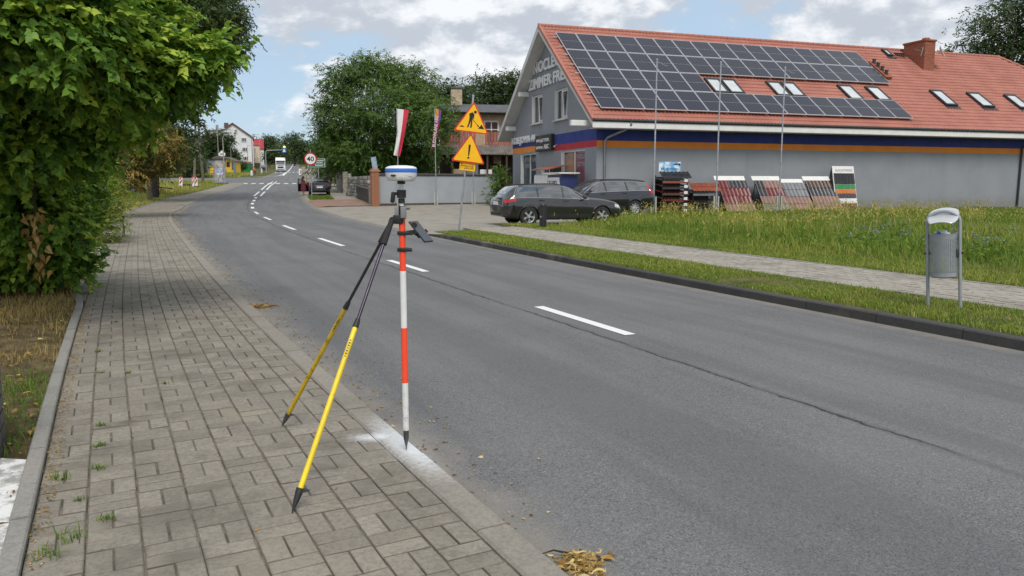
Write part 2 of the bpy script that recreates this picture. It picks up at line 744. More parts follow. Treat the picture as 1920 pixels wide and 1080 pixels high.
def m_asphalt():
    t = NT('asphalt')
    p = t.pos()
    uv = t.sepx(t.uv())
    g1 = t.sepx(t.voro(p, 210))[0]
    g2 = t.sepx(t.voro(p, 115))[1]
    n1 = t.noise(p, 260, 2, 0.6)
    c = t.mix(g1, (0.092, 0.091, 0.093), (0.205, 0.203, 0.202))
    c = t.mix(t.ramp(g2, 0.84, 0.99, 0, 0.5), c, (0.29, 0.285, 0.27))
    c = t.mix(t.ramp(g2, 0.02, 0.22, 0.6, 0), c, (0.045, 0.046, 0.05))
    c = t.mix(t.ramp(n1, 0.55, 0.75, 0, 0.5), c, (0.045, 0.045, 0.05))
    # patchy tone
    big = t.noise(p, 0.55, 4, 0.6)
    c = t.mix(t.ramp(big, 0.35, 0.65, 0.0, 0.32), c, (0.20, 0.198, 0.196), 'MIX')
    ve = t.n('ShaderNodeTexVoronoi', feature='DISTANCE_TO_EDGE')
    ve.inputs['Scale'].default_value = 0.42
    wv = t.n('ShaderNodeMix', data_type='VECTOR')
    wv.inputs['Factor'].default_value = 0.10
    t.l(p, wv.inputs['A'])
    nz3 = t.n('ShaderNodeTexNoise')
    nz3.inputs['Scale'].default_value = 1.1
    nz3.inputs['Detail'].default_value = 5
    t.l(p, nz3.inputs['Vector'])
    t.l(nz3.outputs['Color'], wv.inputs['B'])
    t.l(wv.outputs['Result'], ve.inputs['Vector'])
    hair = t.math('MULTIPLY', t.ramp(ve.outputs['Distance'], 0.0, 0.006, 1, 0), t.ramp(t.noise(t.map(p, loc=(3, 1, 0)), 0.45, 3), 0.57, 0.66))
    c = t.mix(t.math('MULTIPLY', hair, 0.12), c, (0.03, 0.03, 0.03))
    # wheel tracks polished darker and smoother, stretched along the lane
    st = t.n('ShaderNodeCombineXYZ')
    t.l(uv[0], st.inputs[0])
    t.l(t.math('MULTIPLY', uv[1], 0.06), st.inputs[1])
    streak = t.noise(st.outputs[0], 1.6, 4, 0.6)
    c = t.mix(t.ramp(streak, 0.40, 0.62, 0.0, 0.42), c, (0.082, 0.084, 0.088))
    # dust and grit towards the edges
    e = t.math('ABSOLUTE', t.attr('tint'))
    en = t.math('ADD', e, t.math('MULTIPLY', t.math('SUBTRACT', t.noise(p, 2.2, 5, 0.65), 0.5), 0.16))
    c = t.mix(t.ramp(en, 0.90, 1.01, 0, 0.66), c, (0.27, 0.245, 0.205))
    # long crack beside the centre line
    wob = t.math('MULTIPLY', t.math('SUBTRACT', t.noise(p, 1.3, 6, 0.7), 0.5), 0.22)
    dcr = t.math('ABSOLUTE', t.math('ADD', t.math('ADD', uv[0], 0.29), wob))
    gate = t.ramp(t.noise(p, 0.9, 3), 0.30, 0.48)
    cr = t.math('MULTIPLY', t.ramp(dcr, 0.006, 0.019, 1, 0), gate)
    c = t.mix(t.math('MULTIPLY', cr, 0.85), c, (0.012, 0.012, 0.012))
    seam = t.ramp(t.math('ABSOLUTE', t.math('ADD', uv[0], 0.28)), 0.0, 0.07, 0.28, 0)
    c = t.mix(seam, c, (0.04, 0.04, 0.042))
    c = t.mix(t.math('MULTIPLY', paint_mask(t, p), 0.25), c, (0.60, 0.61, 0.62))
    t.fin(c, 0.86, 0, 0.35)
    h = t.math('ADD', t.math('MULTIPLY', t.voro(p, 120, 'Distance'), 0.8), t.math('MULTIPLY', cr, -1.5))
    t.bump(h, 0.55, 0.008)
    return t.m


def paint_mask(t, p):
    """white marking spray around the surveyed point on the kerb: 0..1"""
    s = t.sepx(p)
    x = t.math('SUBTRACT', s[0], -0.60)
    y = t.math('SUBTRACT', s[1], 4.22)
    c_, s_ = math.cos(R(27)), math.sin(R(27))
    # along the kerb (a) and across it (b)
    a = t.math('ADD', t.math('MULTIPLY', x, -s_), t.math('MULTIPLY', y, c_))
    b = t.math('ADD', t.math('MULTIPLY', x, c_), t.math('MULTIPLY', y, s_))
    aa = t.math('DIVIDE', a, 0.58)
    bb = t.math('DIVIDE', t.math('ADD', b, 0.00), 0.13)
    d = t.math('SQRT', t.math('ADD', t.math('MULTIPLY', aa, aa), t.math('MULTIPLY', bb, bb)))
    # a side burst of spray away from the road
    a2 = t.math('DIVIDE', t.math('SUBTRACT', t.math('ADD', a, t.math('MULTIPLY', b, 0.30)), 0.17), 0.10)
    b2 = t.math('DIVIDE', t.math('ADD', b, 0.10), 0.17)
    d2 = t.math('SQRT', t.math('ADD', t.math('MULTIPLY', a2, a2), t.math('MULTIPLY', b2, b2)))
    dm = t.math('MINIMUM', d, d2)
    n = t.noise(t.map(p, (6, 6, 1)), 4.5, 8, 0.85)
    dm = t.math('ADD', dm, t.math('MULTIPLY', t.math('SUBTRACT', n, 0.5), 1.7))
    return t.ramp(dm, 0.05, 1.30, 0.90, 0.0)


def m_paver(name, lo, hi, dirtamt, paint=False):
    t = NT(name)
    p = t.pos()
    ti = t.attr('tint')
    c = t.mix(ti, lo, hi)
    c = t.mix(t.ramp(t.noise(p, 45, 5, 0.75), 0.38, 0.68, 0, 0.55), c, tuple(v * 0.55 for v in lo))
    c = t.mix(t.ramp(t.voro(p, 190, 'Distance'), 0.0, 0.55, 0.30, 0), c, tuple(min(1, v * 1.5) for v in hi))
    big = t.noise(p, 1.1, 5, 0.65)
    c = t.mix(t.ramp(big, 0.50, 0.66, 0, dirtamt), c, (0.105, 0.095, 0.08))
    c = t.mix(t.ramp(t.noise(t.map(p, loc=(5, 3, 0)), 0.8, 4, 0.6), 0.55, 0.7, 0, 0.35), c, (0.33, 0.29, 0.225))
    c = t.mix(t.ramp(t.noise(t.map(p, loc=(2, 8, 0)), 2.6, 6, 0.7), 0.50, 0.70, 0, dirtamt), c, tuple(v * 0.52 for v in lo))
    c = t.mix(t.math('MULTIPLY', t.ramp(t.attr('rim'), 0.15, 0.85), t.ramp(t.noise(p, 3.0, 4, 0.6), 0.3, 0.62, 0.25, 0.80)), c, (0.125, 0.11, 0.088))
    if paint:
        c = t.mix(paint_mask(t, p), c, (0.66, 0.68, 0.70))
    t.fin(c, 0.92, 0, 0.2)
    t.bump(t.noise(p, 110, 5, 0.75), 0.5, 0.006)
    return t.m


M_TERR, M_SOIL, M_ASPH = m_terrain(), m_soil(), m_asphalt()
M_PAVE = m_paver('paving_block_grey', (0.208, 0.188, 0.155), (0.300, 0.273, 0.228), 0.50, True)
M_PAVE2 = m_paver('paving_block_pale', (0.30, 0.275, 0.235), (0.40, 0.37, 0.32), 0.30)
M_KERBL = m_paver('kerb_concrete_worn', (0.26, 0.24, 0.205), (0.285, 0.262, 0.225), 0.22, True)
M_KERBR = m_paver('kerb_concrete_dark', (0.066, 0.064, 0.062), (0.078, 0.076, 0.073), 0.3)
M_EDGE = m_paver('edging_concrete', (0.265, 0.258, 0.235), (0.305, 0.295, 0.27), 0.4)
M_SAND = mat('joint_sand', (0.138, 0.121, 0.096), 0.98, var=0.5, scale=6, spec=0.1, bump=0.4, bscale=80)
M_DRIVE = m_paver('driveway_concrete', (0.275, 0.25, 0.21), (0.345, 0.315, 0.27), 0.4)
M_RED_PAVE = m_paver('red_paving', (0.26, 0.15, 0.115), (0.32, 0.20, 0.155), 0.4)

# ------------------------------------------------------------------ terrain sheet
xs = np.unique(np.concatenate([np.linspace(-1600, -120, 30), np.arange(-120, -40, 2.5), np.arange(-40, 45, 0.6), np.arange(45, 120, 3.0), np.linspace(120, 1600, 28)]))
ys = np.unique(np.concatenate([np.linspace(-60, -10, 12), np.arange(-10, 60, 0.6), np.arange(60, 170, 2.0), np.arange(170, 620, 8.0), np.linspace(620, 2600, 22)]))
XX, YY = np.meshgrid(xs, ys)
zz = gz_np(YY).copy()
cs = CE.P[::2]
latv = np.full(XX.shape, 99.0)
near_mask = (np.abs(XX) < 180) & (YY < 650)
pts = np.stack([XX[near_mask], YY[near_mask]], 1)
lat = np.empty(len(pts))
for i0 in range(0, len(pts), 4000):
    q = pts[i0:i0 + 4000]
    dd = ((q[:, None, :] - cs[None]) ** 2).sum(-1)
    j = dd.argmin(1)
    nn = CE.N[::2][j]
    lat[i0:i0 + 4000] = ((q - cs[j]) * nn).sum(1)
latv[near_mask] = lat
latv[~near_mask] = np.where(XX[~near_mask] > 0, 99, -99)
rough = 0.05 * np.sin(XX * 0.7 + 1.3 * np.sin(YY * 0.31)) * np.cos(YY * 0.53)
off = np.where(latv > 0, 0.10, 0.0) + np.where(np.abs(latv) > 8, rough, 0) * np.clip(np.abs(latv) / 30, 0.2, 1)
off = np.where((YY > 22) & (latv > 0) & (latv < 19) & (YY < 60), 0.02, off)
off = np.where((YY >= 58) & (latv > 0) & (latv < 12) & (YY < 108), 0.02, off)
low_l = np.where(YY > 11, -6.9, -5.9)
low_r = np.where(YY < 25, 8.0, 6.0)
off = np.where((latv > low_l) & (latv < low_r), -0.22, off)
side = (XX < 0) & (YY > 108) & (YY < 152) & (latv < 0) & (latv > -70)
off = np.where(side, -0.1, off)
far_hill = np.clip((YY - 420) / 500, 0, 1) ** 1.3 * 26 * (0.6 + 0.4 * np.sin(XX * 0.006 + 1.0))
hump = np.where(np.abs(latv) > 40, far_hill, 0.0)
V = np.stack([XX, YY, zz + off + hump], -1)
idx = np.arange(V.shape[0] * V.shape[1]).reshape(V.shape[:2])
q = np.stack([idx[:-1, :-1], idx[:-1, 1:], idx[1:, 1:], idx[1:, :-1]], -1).reshape(-1, 4)
terrain = np_mesh('terrain', V.reshape(-1, 3), q.ravel(), np.full(len(q), 4), M_TERR, smooth=True)
tag(terrain, 'grassy ground rolling gently up to the far hills', None, None, 'structure')

# ------------------------------------------------------------------ road
sC = np.concatenate([np.arange(0.5, 140, 0.5), np.arange(140, CE.s[-1] - 1, 4.0)])
PC = CE.pt(sC)
NC = np.stack([np.interp(sC, CE.s, CE.N[:, 0]), np.interp(sC, CE.s, CE.N[:, 1])], 1)


def edge_dist(line, sign):
    out = np.empty(len(PC))
    for i in range(len(PC)):
        rel = line.P - PC[i]
        along = rel @ np.array([-NC[i, 1], NC[i, 0]])
        acr = rel @ NC[i]
        ok = (acr * sign > 0) & (np.abs(acr) < 9)
        a = np.where(ok, np.abs(along), 1e9)
        out[i] = abs(acr[a.argmin()])
    w = np.hanning(13)
    w /= w.sum()
    return np.convolve(np.pad(out, 6, mode='edge'), w, 'valid')


dL, dR = edge_dist(LE, -1), edge_dist(RE, 1)
fr = np.array([-1, -0.93, -0.75, -0.5, -0.25, -0.08, 0.0, 0.25, 0.5, 0.75, 0.93, 1.0])
rows, uvs, tin = [], [], []
for f in fr:
    d = np.where(f < 0, f * (dL + 0.02), f * (dR + 0.02))
    rows.append((PC + NC * d[:, None], 0.0 + 0.02 * (1 - abs(f)) * 0))
    uvs.append(np.stack([d, sC], 1))
    tin.append(np.full(len(sC), f))
road = ribbon('road', rows, M_ASPH, None, np.stack(uvs), np.stack(tin))
tag(road, 'grey asphalt road curving away uphill', None, None, 'structure')
# side street joining from the left at the crossing
sj = np.linspace(-75, 0, 30)
ja, jb = np.array([-38.9, 117.0]), np.array([-46.0, 141.0])
dj = np.array([-0.985, 0.172])
side_street = ribbon('side_street', [(ja + dj * -(-sj[:, None]) * -1 if False else ja + dj * (-sj[:, None]), 0.006), (jb + dj * (-sj[:, None]) * 1.0, 0.006)], M_ASPH, None, np.stack([np.stack([np.full(30, -2.0), sj], 1), np.stack([np.full(30, 2.0), sj], 1)]), np.zeros((2, 30)))
tag(side_street, 'grey side street joining the road at the crossing', None, None, 'structure')

sja = np.linspace(LE.s_at_y(111), LE.s_at_y(146), 24)
ja_o = ribbon('junction_apron', [(LE.pt(sja, -9.0), 0.003), (LE.pt(sja, 0.4), -0.004)], M_ASPH, None, np.stack([np.stack([np.full(24, -2.0), sja], 1), np.stack([np.full(24, 2.0), sja], 1)]), np.zeros((2, 24)))
tag(ja_o, 'asphalt mouth of the side street', None, None, 'structure')
# painted markings: parts of the road, 4 mm above it
M_LINE = NT('road_paint')
_p = M_LINE.pos()
_w = M_LINE.ramp(M_LINE.noise(_p, 26, 5, 0.75), 0.60, 0.76, 0, 0.75)
_c = M_LINE.mix(_w, (0.72, 0.72, 0.70), (0.20, 0.20, 0.20))
M_LINE = M_LINE.fin(_c, 0.7, 0, 0.4)


def marking(name, s0, s1, d0, d1, n=None, line=CE):
    n = n or max(2, int(abs(s1 - s0) / 0.8) + 1)
    ss = np.linspace(s0, s1, n)
    o = ribbon(name, [(line.pt(ss, d0), 0.005), (line.pt(ss, d1), 0.005)], M_LINE, road)
    return o


def s_of(p):
    return CE.near(p)[0]


for (a, b) in [((2.855, 4.07), (3.75, 2.2)), ((1.24, 7.49), (0.27, 9.44)), ((-1.45, 13.21), (-2.47, 15.29)), ((-4.21, 18.92), (-5.42, 21.57)), ((-7.16, 25.67), (-8.43, 28.36)), ((-10.29, 32.87), (-11.61, 35.85)), ((-13.1, 39.6), (-14.33, 42.7))]:
    sa, sb = s_of(a), s_of(b)
    marking('lane_dash', min(sa, sb), max(sa, sb), -0.06, 0.07)
for y in (47.3, 52.6, 57.3, 62.5):
    s = CE.s_at_y(y)
    marking('lane_dash', s, s + 2.2, -0.10, 0.10)
s1_, s2_, s3_, s4_ = (CE.s_at_y(y) for y in (67, 78, 83, 118))
for d in (-0.34, 0.20):
    marking('lane_line', s1_, s2_, d, d + 0.17)
    marking('lane_line', s3_, s4_, d, d + 0.17)
sz = CE.s_at_y(108)
for k in range(-4, 4):
    d = 0.55 + k * 1.1
    marking('crossing_stripe', sz - 1.4 + k * -0.25, sz + 1.4 + k * -0.25, d, d + 0.58, 4)
sz = CE.s_at_y(208)
for k in range(-3, 3):
    d = 0.3 + k * 1.1
    marking('crossing_stripe', sz - 2.5, sz + 2.5, d, d + 0.6, 3)
s5_, s6_ = CE.s_at_y(165), CE.s_at_y(600)
marking('lane_line', s5_, s6_, -0.16, 0.16, 120)
# give-way edge line sweeping from the side street
gl = [gnd(x, y) for x, y in ((448, 333), (475, 332), (498, 331), (514, 330.3), (523, 329.6), (530, 327.5), (533.5, 324.5))]
gl = resample([(p.x, p.y) for p in gl], 0.8, 2.0)
gn = normals(gl)
ribbon('edge_line', [(gl - gn * 0.16, 0.011), (gl + gn * 0.16, 0.011)], M_LINE, road)
for (x0, x1, yy) in ((499, 530, 381.5),):
    a, b = gnd(x0, yy), gnd(x1, yy + 0.8)
    dv = np.array([b.x - a.x, b.y - a.y])
    ss = np.linspace(0, 1, 3)[:, None]
    pa = np.array([a.x, a.y]) + dv * ss
    worn = ribbon('worn_stop_line', [(pa, 0.005), (pa + np.array([0.03, 0.35]), 0.005)], mat('worn_paint', (0.19, 0.19, 0.185), 0.8, var=0.3, scale=3), road)

# ------------------------------------------------------------------ left pavement: kerb stones, blocks, edging
SL0, SL1 = LE.s_at_y(-3.0), LE.s_at_y(62)
PITCHB = 0.21


def left_cols(s):
    y = LE.pt(s)[1]
    return 8 if y < 10.5 else (9 if y < 12 else (10 if y < 14 else 11))


def inner_left(s):
    y = LE.pt(np.asarray(s))[..., 1]
    return -0.16 - np.interp(y, [-10, 10.5, 15, 62, 112], [8 * PITCHB, 8 * PITCHB, 11 * PITCHB, 11 * PITCHB, 9 * PITCHB])


ssb = np.arange(SL0, LE.s_at_y(112), 0.5)
pv_bed = ribbon('pavement', [(LE.pt(ssb, -0.02), 0.0225), (LE.pt(ssb) + np.stack([np.interp(ssb, LE.s, LE.N[:, 0]), np.interp(ssb, LE.s, LE.N[:, 1])], 1) * inner_left(ssb)[:, None], 0.0225)], M_SAND)
tag(pv_bed, 'block paved footpath along the hedge', None, None, 'structure')
ssf = np.arange(SL1 - 0.4, LE.s_at_y(112), 0.5)
nf = np.stack([np.interp(ssf, LE.s, LE.N[:, 0]), np.interp(ssf, LE.s, LE.N[:, 1])], 1)
ribbon('far_paving', [(LE.pt(ssf, -0.16), 0.024), (LE.pt(ssf) + nf * inner_left(ssf)[:, None], 0.024)], M_PAVE, pv_bed, tint=np.full((2, len(ssf)), 0.6))


def block_mesh(corn, z, bev, depth, tilt, rnd):
    """eight-sided chamfered block from four plan corners (ccw); returns verts, faces"""
    c = corn.mean(0)
    top = corn + (c - corn) / np.maximum(np.linalg.norm(c - corn, axis=1, keepdims=True), 1e-6) * bev * 2.0
    zz_ = z + (corn - c) @ tilt
    zt = z + (top - c) @ tilt
    g = gz_np(corn[:, 1])
    V = np.concatenate([np.c_[corn, g + zz_ - depth], np.c_[corn, g + zz_ - bev * 0.7], np.c_[top, g + zt]])
    Fq = [(8, 9, 10, 11)]
    for i in range(4):
        j = (i + 1) % 4
        Fq += [(i, j, 4 + j, 4 + i), (4 + i, 4 + j, 8 + j, 8 + i)]
    return V, Fq


def on_screen(p, margin=0):
    d = Vector(p) - Vector((0, 0, CAM_H))
    f = d.y * math.cos(PITCH) - d.z * math.sin(PITCH)
    if f < 0.1:
        return False
    u = d.y * math.sin(PITCH) + d.z * math.cos(PITCH)
    X, Y = 960 + F_PX * d.x / f, 540 - F_PX * u / f
    return -margin < X < 1920 + margin and -margin < Y < 1080 + margin


RIM = np.array([1.0] * 8 + [0.0] * 4)


def lay_blocks(parent, blocks, m, name, bulk_name, hide=None):
    """the 300 blocks that show largest become parts of their own, the rest one part"""
    order = []
    for i, (V, Fq, ti) in enumerate(blocks):
        c = V.mean(0)
        d = float(np.hypot(c[0], c[1]))
        vis = on_screen(c) and not (hide and hide(c))
        order.append((0 if vis else 1, d, i))
    order.sort()
    picked = set(i for _, _, i in order[:290])
    for i in picked:
        V, Fq, ti = blocks[i]
        loops = np.array(Fq).ravel()
        np_mesh(name, V, loops, np.full(len(Fq), 4), m, parent, np.full(len(V), ti), rim=RIM)
    rest = [(V, np.array(Fq).ravel(), np.full(len(Fq), 4), np.full(len(V), ti)) for i, (V, Fq, ti) in enumerate(blocks) if i not in picked]
    V, l, t, ti = merge_np(rest)
    o = np_mesh(bulk_name, V, l, t, m, parent, ti, rim=np.tile(RIM, len(rest)))
    o['kind'] = 'stuff'


blocks = []
ncell = int((SL1 - SL0) / PITCHB)
gap = 0.0033
for i in range(ncell):
    s = SL0 + i * PITCHB
    for k in range(left_cols(s)):
        d1 = -0.16 - k * PITCHB
        d0 = d1 - PITCHB
        ds = (0.05 * math.sin(k * 2.1) + (0.5 * PITCHB if False else 0))
        sa, sb = s + ds, s + PITCHB + ds
        if (i + k) % 2 == 0:
            cells = [(sa, (sa + sb) / 2, d0, d1), ((sa + sb) / 2, sb, d0, d1)]
        else:
            dm = (d0 + d1) / 2
            cells = [(sa, sb, d0, dm), (sa, sb, dm, d1)]
        for (a, b, e, f) in cells:
            j = RNG.normal(0, 0.0012, 4)
            a, b, e, f = a + gap + j[0], b - gap + j[1], e + gap + j[2], f - gap + j[3]
            corn = np.stack([LE.pt(a, e), LE.pt(a, f), LE.pt(b, f), LE.pt(b, e)])
            y = corn[:, 1].mean()
            sink = 0.012 * math.exp(-((k - 5) / 3.0) ** 2) * math.sin(y * 0.9) if y < 30 else 0
            Vb, Fb = block_mesh(corn, 0.030 + RNG.normal(0, 0.0013) + sink * 0.2, 0.0055, 0.03, RNG.normal(0, 0.010, 2), None)
            blocks.append((Vb, Fb, float(np.clip(RNG.normal(0.5, 0.24), 0, 1))))
lay_blocks(pv_bed, blocks, M_PAVE, 'paving_block', 'paving_blocks_beyond')


def stones(parent, line, s0, s1, length, d0, d1, z, depth, m, name, bev=0.012, zfun=None):
    n = int((s1 - s0) / length)
    for i in range(n):
        a, b = s0 + i * length + 0.004, s0 + (i + 1) * length - 0.004
        sub = np.linspace(a, b, 3)
        lo_, hi_ = line.pt(sub, d0), line.pt(sub, d1)
        zt = (z if zfun is None else zfun(sub)) + RNG.normal(0, 0.003)
        zt = np.broadcast_to(zt, (3,))
        g = gz_np(lo_[:, 1])
        prof = [(0, -depth), (0, -bev), (bev, 0), (1, 0), (2, -bev), (2, -depth)]
        ring = []
        for q_ in range(3):
            p, r_ = lo_[q_], hi_[q_]
            w = r_ - p
            wl = np.linalg.norm(w)
            u = w / wl
            ring.append([(*p, g[q_] + zt[q_] - depth), (*p, g[q_] + zt[q_] - bev), (*(p + u * bev), g[q_] + zt[q_]), (*(r_ - u * bev), g[q_] + zt[q_]), (*r_, g[q_] + zt[q_] - bev), (*r_, g[q_] + zt[q_] - depth)])
        Vv = np.array(ring).reshape(-1, 3)
        Fq, tot = [], []
        for q_ in range(2):
            for k in range(5):
                Fq += [q_ * 6 + k, q_ * 6 + k + 1, (q_ + 1) * 6 + k + 1, (q_ + 1) * 6 + k][::-1]
                tot.append(4)
        Fq += [0, 1, 2, 3, 4, 5] + [17, 16, 15, 14, 13, 12]
        tot += [6, 6]
        ti = float(np.clip(RNG.normal(0.5, 0.25), 0, 1))
        np_mesh(name, Vv, np.array(Fq), np.array(tot), m, parent, np.full(len(Vv), ti))


kl = ribbon('left_kerb', [(LE.pt(ssb, -0.15), 0.026), (LE.pt(ssb, 0.0), 0.026)], M_SAND)
tag(kl, 'worn flush concrete kerb between footpath and road', None, None, 'structure')
stones(kl, LE, SL0, LE.s_at_y(50), 1.0, -0.155, 0.0, 0.038, 0.12, M_KERBL, 'kerb_stone')
ssq = np.arange(LE.s_at_y(50), LE.s_at_y(112), 0.5)
ribbon('far_kerb', [(LE.pt(ssq, -0.155), 0.036), (LE.pt(ssq, 0.0), 0.036), (LE.pt(ssq, 0.005), -0.05)], M_KERBL, kl, tint=np.full((3, len(ssq)), 0.6))

# left edging stones follow the inner side
pts_in = np.array([LE.pt(s) + np.array([np.interp(s, LE.s, LE.N[:, 0]), np.interp(s, LE.s, LE.N[:, 1])]) * inner_left(s) for s in np.arange(SL0, LE.s_at_y(112), 0.5)])
IN = Line(pts_in, 0.25, 1.0)
ed = ribbon('edging', [(IN.pt(np.arange(0, IN.s[-1], 0.5), -0.08), -0.02), (IN.pt(np.arange(0, IN.s[-1], 0.5), -0.005), -0.02)], M_SAND)
tag(ed, 'narrow concrete edging strip between footpath and soil', None, None, 'structure')
stones(ed, IN, 0.0, IN.s_at_y(70), 1.0, -0.085, -0.004, 0.062, 0.10, M_EDGE, 'edging_stone', 0.008)

# soil beside the left pavement
ssl = np.arange(0, IN.s_at_y(100), 0.5)
soil = ribbon('soil_strip', [(IN.pt(ssl, -0.08), 0.022), (IN.pt(ssl, -0.6), 0.03), (IN.pt(ssl, -1.4), 0.045), (IN.pt(ssl, -2.6), 0.03), (IN.pt(ssl, -4.0), -0.02)], M_SOIL)
tag(soil, 'dry bare soil with leaf litter beside the footpath', None, None, 'structure')

# ------------------------------------------------------------------ right side: kerb, verge, pavement, driveway
SR0, SR1 = RE.s_at_y(-2.0), RE.s_at_y(22.0)
ss = np.arange(SR0, SR1 + 1.6, 0.4)


def verge_end(s):
    """height of the kerb face: it drops into the driveway"""
    return np.interp(s, [SR0, SR1 - 0.8, SR1 + 1.0], [0.108, 0.108, 0.03])


kr = ribbon('right_kerb', [(RE.pt(ss, 0.0), -0.03), (RE.pt(ss, 0.15), -0.03)], M_SAND)
tag(kr, 'dark raised concrete kerb along the far side of the road', None, None, 'structure')
stones(kr, RE, SR0, SR1 + 1.0, 1.0, 0.0, 0.15, 0.125, 0.20, M_KERBR, 'kerb_stone', 0.015, verge_end)
ssd = np.arange(SR1 + 0.9, RE.s_at_y(110), 0.5)
ribbon('dropped_kerb', [(RE.pt(ssd, -0.005), -0.05), (RE.pt(ssd, 0.0), 0.03), (RE.pt(ssd, 0.15), 0.03)], M_KERBL, kr, tint=np.full((3, len(ssd)), 0.3))
sv = np.arange(SR0, SR1 + 0.8, 0.4)


def zv(s):
    return verge_end(s)


def ribbon_z(name, rows, m, parent=None, tint=None):
    k, n = len(rows), len(rows[0][0])
    V = np.zeros((k, n, 3))
    for i, (xy, z) in enumerate(rows):
        V[i, :, :2] = xy
        V[i, :, 2] = gz_np(xy[:, 1]) + z
    idx = np.arange(k * n).reshape(k, n)
    q = np.stack([idx[:-1, :-1], idx[:-1, 1:], idx[1:, 1:], idx[1:, :-1]], -1).reshape(-1, 4)
    return np_mesh(name, V.reshape(-1, 3), q[:, ::-1].ravel() if False else q.ravel(), np.full(len(q), 4), m, parent, tint=tint)


verge = ribbon_z('verge', [(RE.pt(sv, 0.14), verge_end(sv) - 0.03), (RE.pt(sv, 0.5), verge_end(sv) + 0.0), (RE.pt(sv, 1.0), np.full(len(sv), 0.12)), (RE.pt(sv, 1.52), np.full(len(sv), 0.115))], M_TERR)
tag(verge, 'strip of mown grass between kerb and footpath', None, None, 'structure')
sp = np.arange(SR0, RE.s_at_y(24.0), 0.4)
pvr = ribbon('far_footpath', [(RE.pt(sp, 1.5), 0.10), (RE.pt(sp, 3.46), 0.10)], M_SAND)
tag(pvr, 'pale block paved footpath across the road', None, None, 'structure')
blocks = []
PB = 0.20
S0b = RE.s_at_y(4.5)
for i in range(int((RE.s_at_y(24.0) - S0b) / PB)):
    s = S0b + i * PB
    for k in range(18):
        d0 = 1.58 + k * 0.10
        so = 0.10 if k % 2 else 0.0
        corn = np.stack([RE.pt(s + so + 0.003, d0 + 0.003), RE.pt(s + so + 0.003, d0 + 0.097), RE.pt(s + so + PB - 0.003, d0 + 0.097), RE.pt(s + so + PB - 0.003, d0 + 0.003)])
        Vb, Fb = block_mesh(corn, 0.125 + RNG.normal(0, 0.0018), 0.005, 0.03, RNG.normal(0, 0.012, 2), None)
        blocks.append((Vb, Fb, float(np.clip(RNG.normal(0.5, 0.25), 0, 1))))
lay_blocks(pvr, blocks, M_PAVE2, 'paving_block', 'paving_blocks_beyond')
er = ribbon('far_edging', [(RE.pt(sp, 1.5), 0.06), (RE.pt(sp, 1.56), 0.06)], M_SAND)
tag(er, 'thin concrete edging of the footpath across the road', None, None, 'structure')
stones(er, RE, RE.s_at_y(4.5), RE.s_at_y(23.0), 1.0, 1.5, 1.572, 0.135, 0.08, M_EDGE, 'edging_stone', 0.006)
stones(er, RE, RE.s_at_y(4.5), RE.s_at_y(24.0), 1.0, 3.388, 3.455, 0.133, 0.08, M_EDGE, 'edging_stone', 0.006)
sm = np.arange(SR0, RE.s_at_y(25.5), 0.4)
mown = ribbon('mown_strip', [(RE.pt(sm, 3.44), 0.115), (RE.pt(sm, 4.1), 0.125), (RE.pt(sm, 5.2), 0.06)], M_TERR)
tag(mown, 'mown grass strip at the foot of the meadow', None, None, 'structure')

# driveway between the kerb and the grey wall
A0 = np.array([4.24, 39.07])
E1 = np.array([math.sin(R(71.6)), math.cos(R(71.6))])
E2 = np.array([-math.cos(R(71.6)), math.sin(R(71.6))])
sd = np.linspace(RE.s_at_y(22.6), RE.s_at_y(54), 60)
kerb_in = RE.pt(sd, 0.15)
kerb_up = RE.pt(sd, 1.4)
tt = np.linspace(0, 1, 60)[:, None]
outer = np.array([1.2, 25.0]) * (1 - tt) + np.array([-8.9, 56.0]) * tt
outer = outer + np.array([10.5, 4.0]) * np.sin(np.pi * np.clip(tt * 1.0, 0, 1)) ** 0.7
mid = (kerb_up + outer) / 2
drive = ribbon('driveway', [(kerb_in, 0.028), (kerb_up, 0.06), (mid, 0.066), (outer, 0.066)], M_DRIVE, tint=np.full((4, 60), 0.5))
tag(drive, 'pale concrete driveway in front of the shop', None, None, 'structure')
sd2 = np.linspace(RE.s_at_y(53.5), RE.s_at_y(100), 60)
fp2 = ribbon('far_path', [(RE.pt(sd2, 0.15), 0.03), (RE.pt(sd2, 0.7), 0.08), (RE.pt(sd2, 2.4), 0.085), (RE.pt(sd2, 5.4), 0.085)], M_DRIVE, tint=np.full((4, 60), 0.35))
tag(fp2, 'grey paved path beside the parked saloon car', None, None, 'structure')
sd3 = np.linspace(RE.s_at_y(48.0), RE.s_at_y(57.5), 14)
rp_ = ribbon('red_paving', [(RE.pt(sd3, 0.16), 0.040), (RE.pt(sd3, 0.7), 0.09), (RE.pt(sd3, 1.4), 0.098), (RE.pt(sd3, 5.9), 0.098)], M_RED_PAVE, tint=np.full((4, 14), 0.5))
tag(rp_, 'faded red paved apron across the path', None, None, 'structure')

# ================================================================== the shop
SHOP_RZ = R(18.4)
SHOP_O = Vector((4.24, 39.07, 0.06))


def shopw(u, a, z=0.0):
    return Vector((SHOP_O.x + E1[0] * u + E2[0] * a, SHOP_O.y + E1[1] * u + E2[1] * a, SHOP_O.z + z))


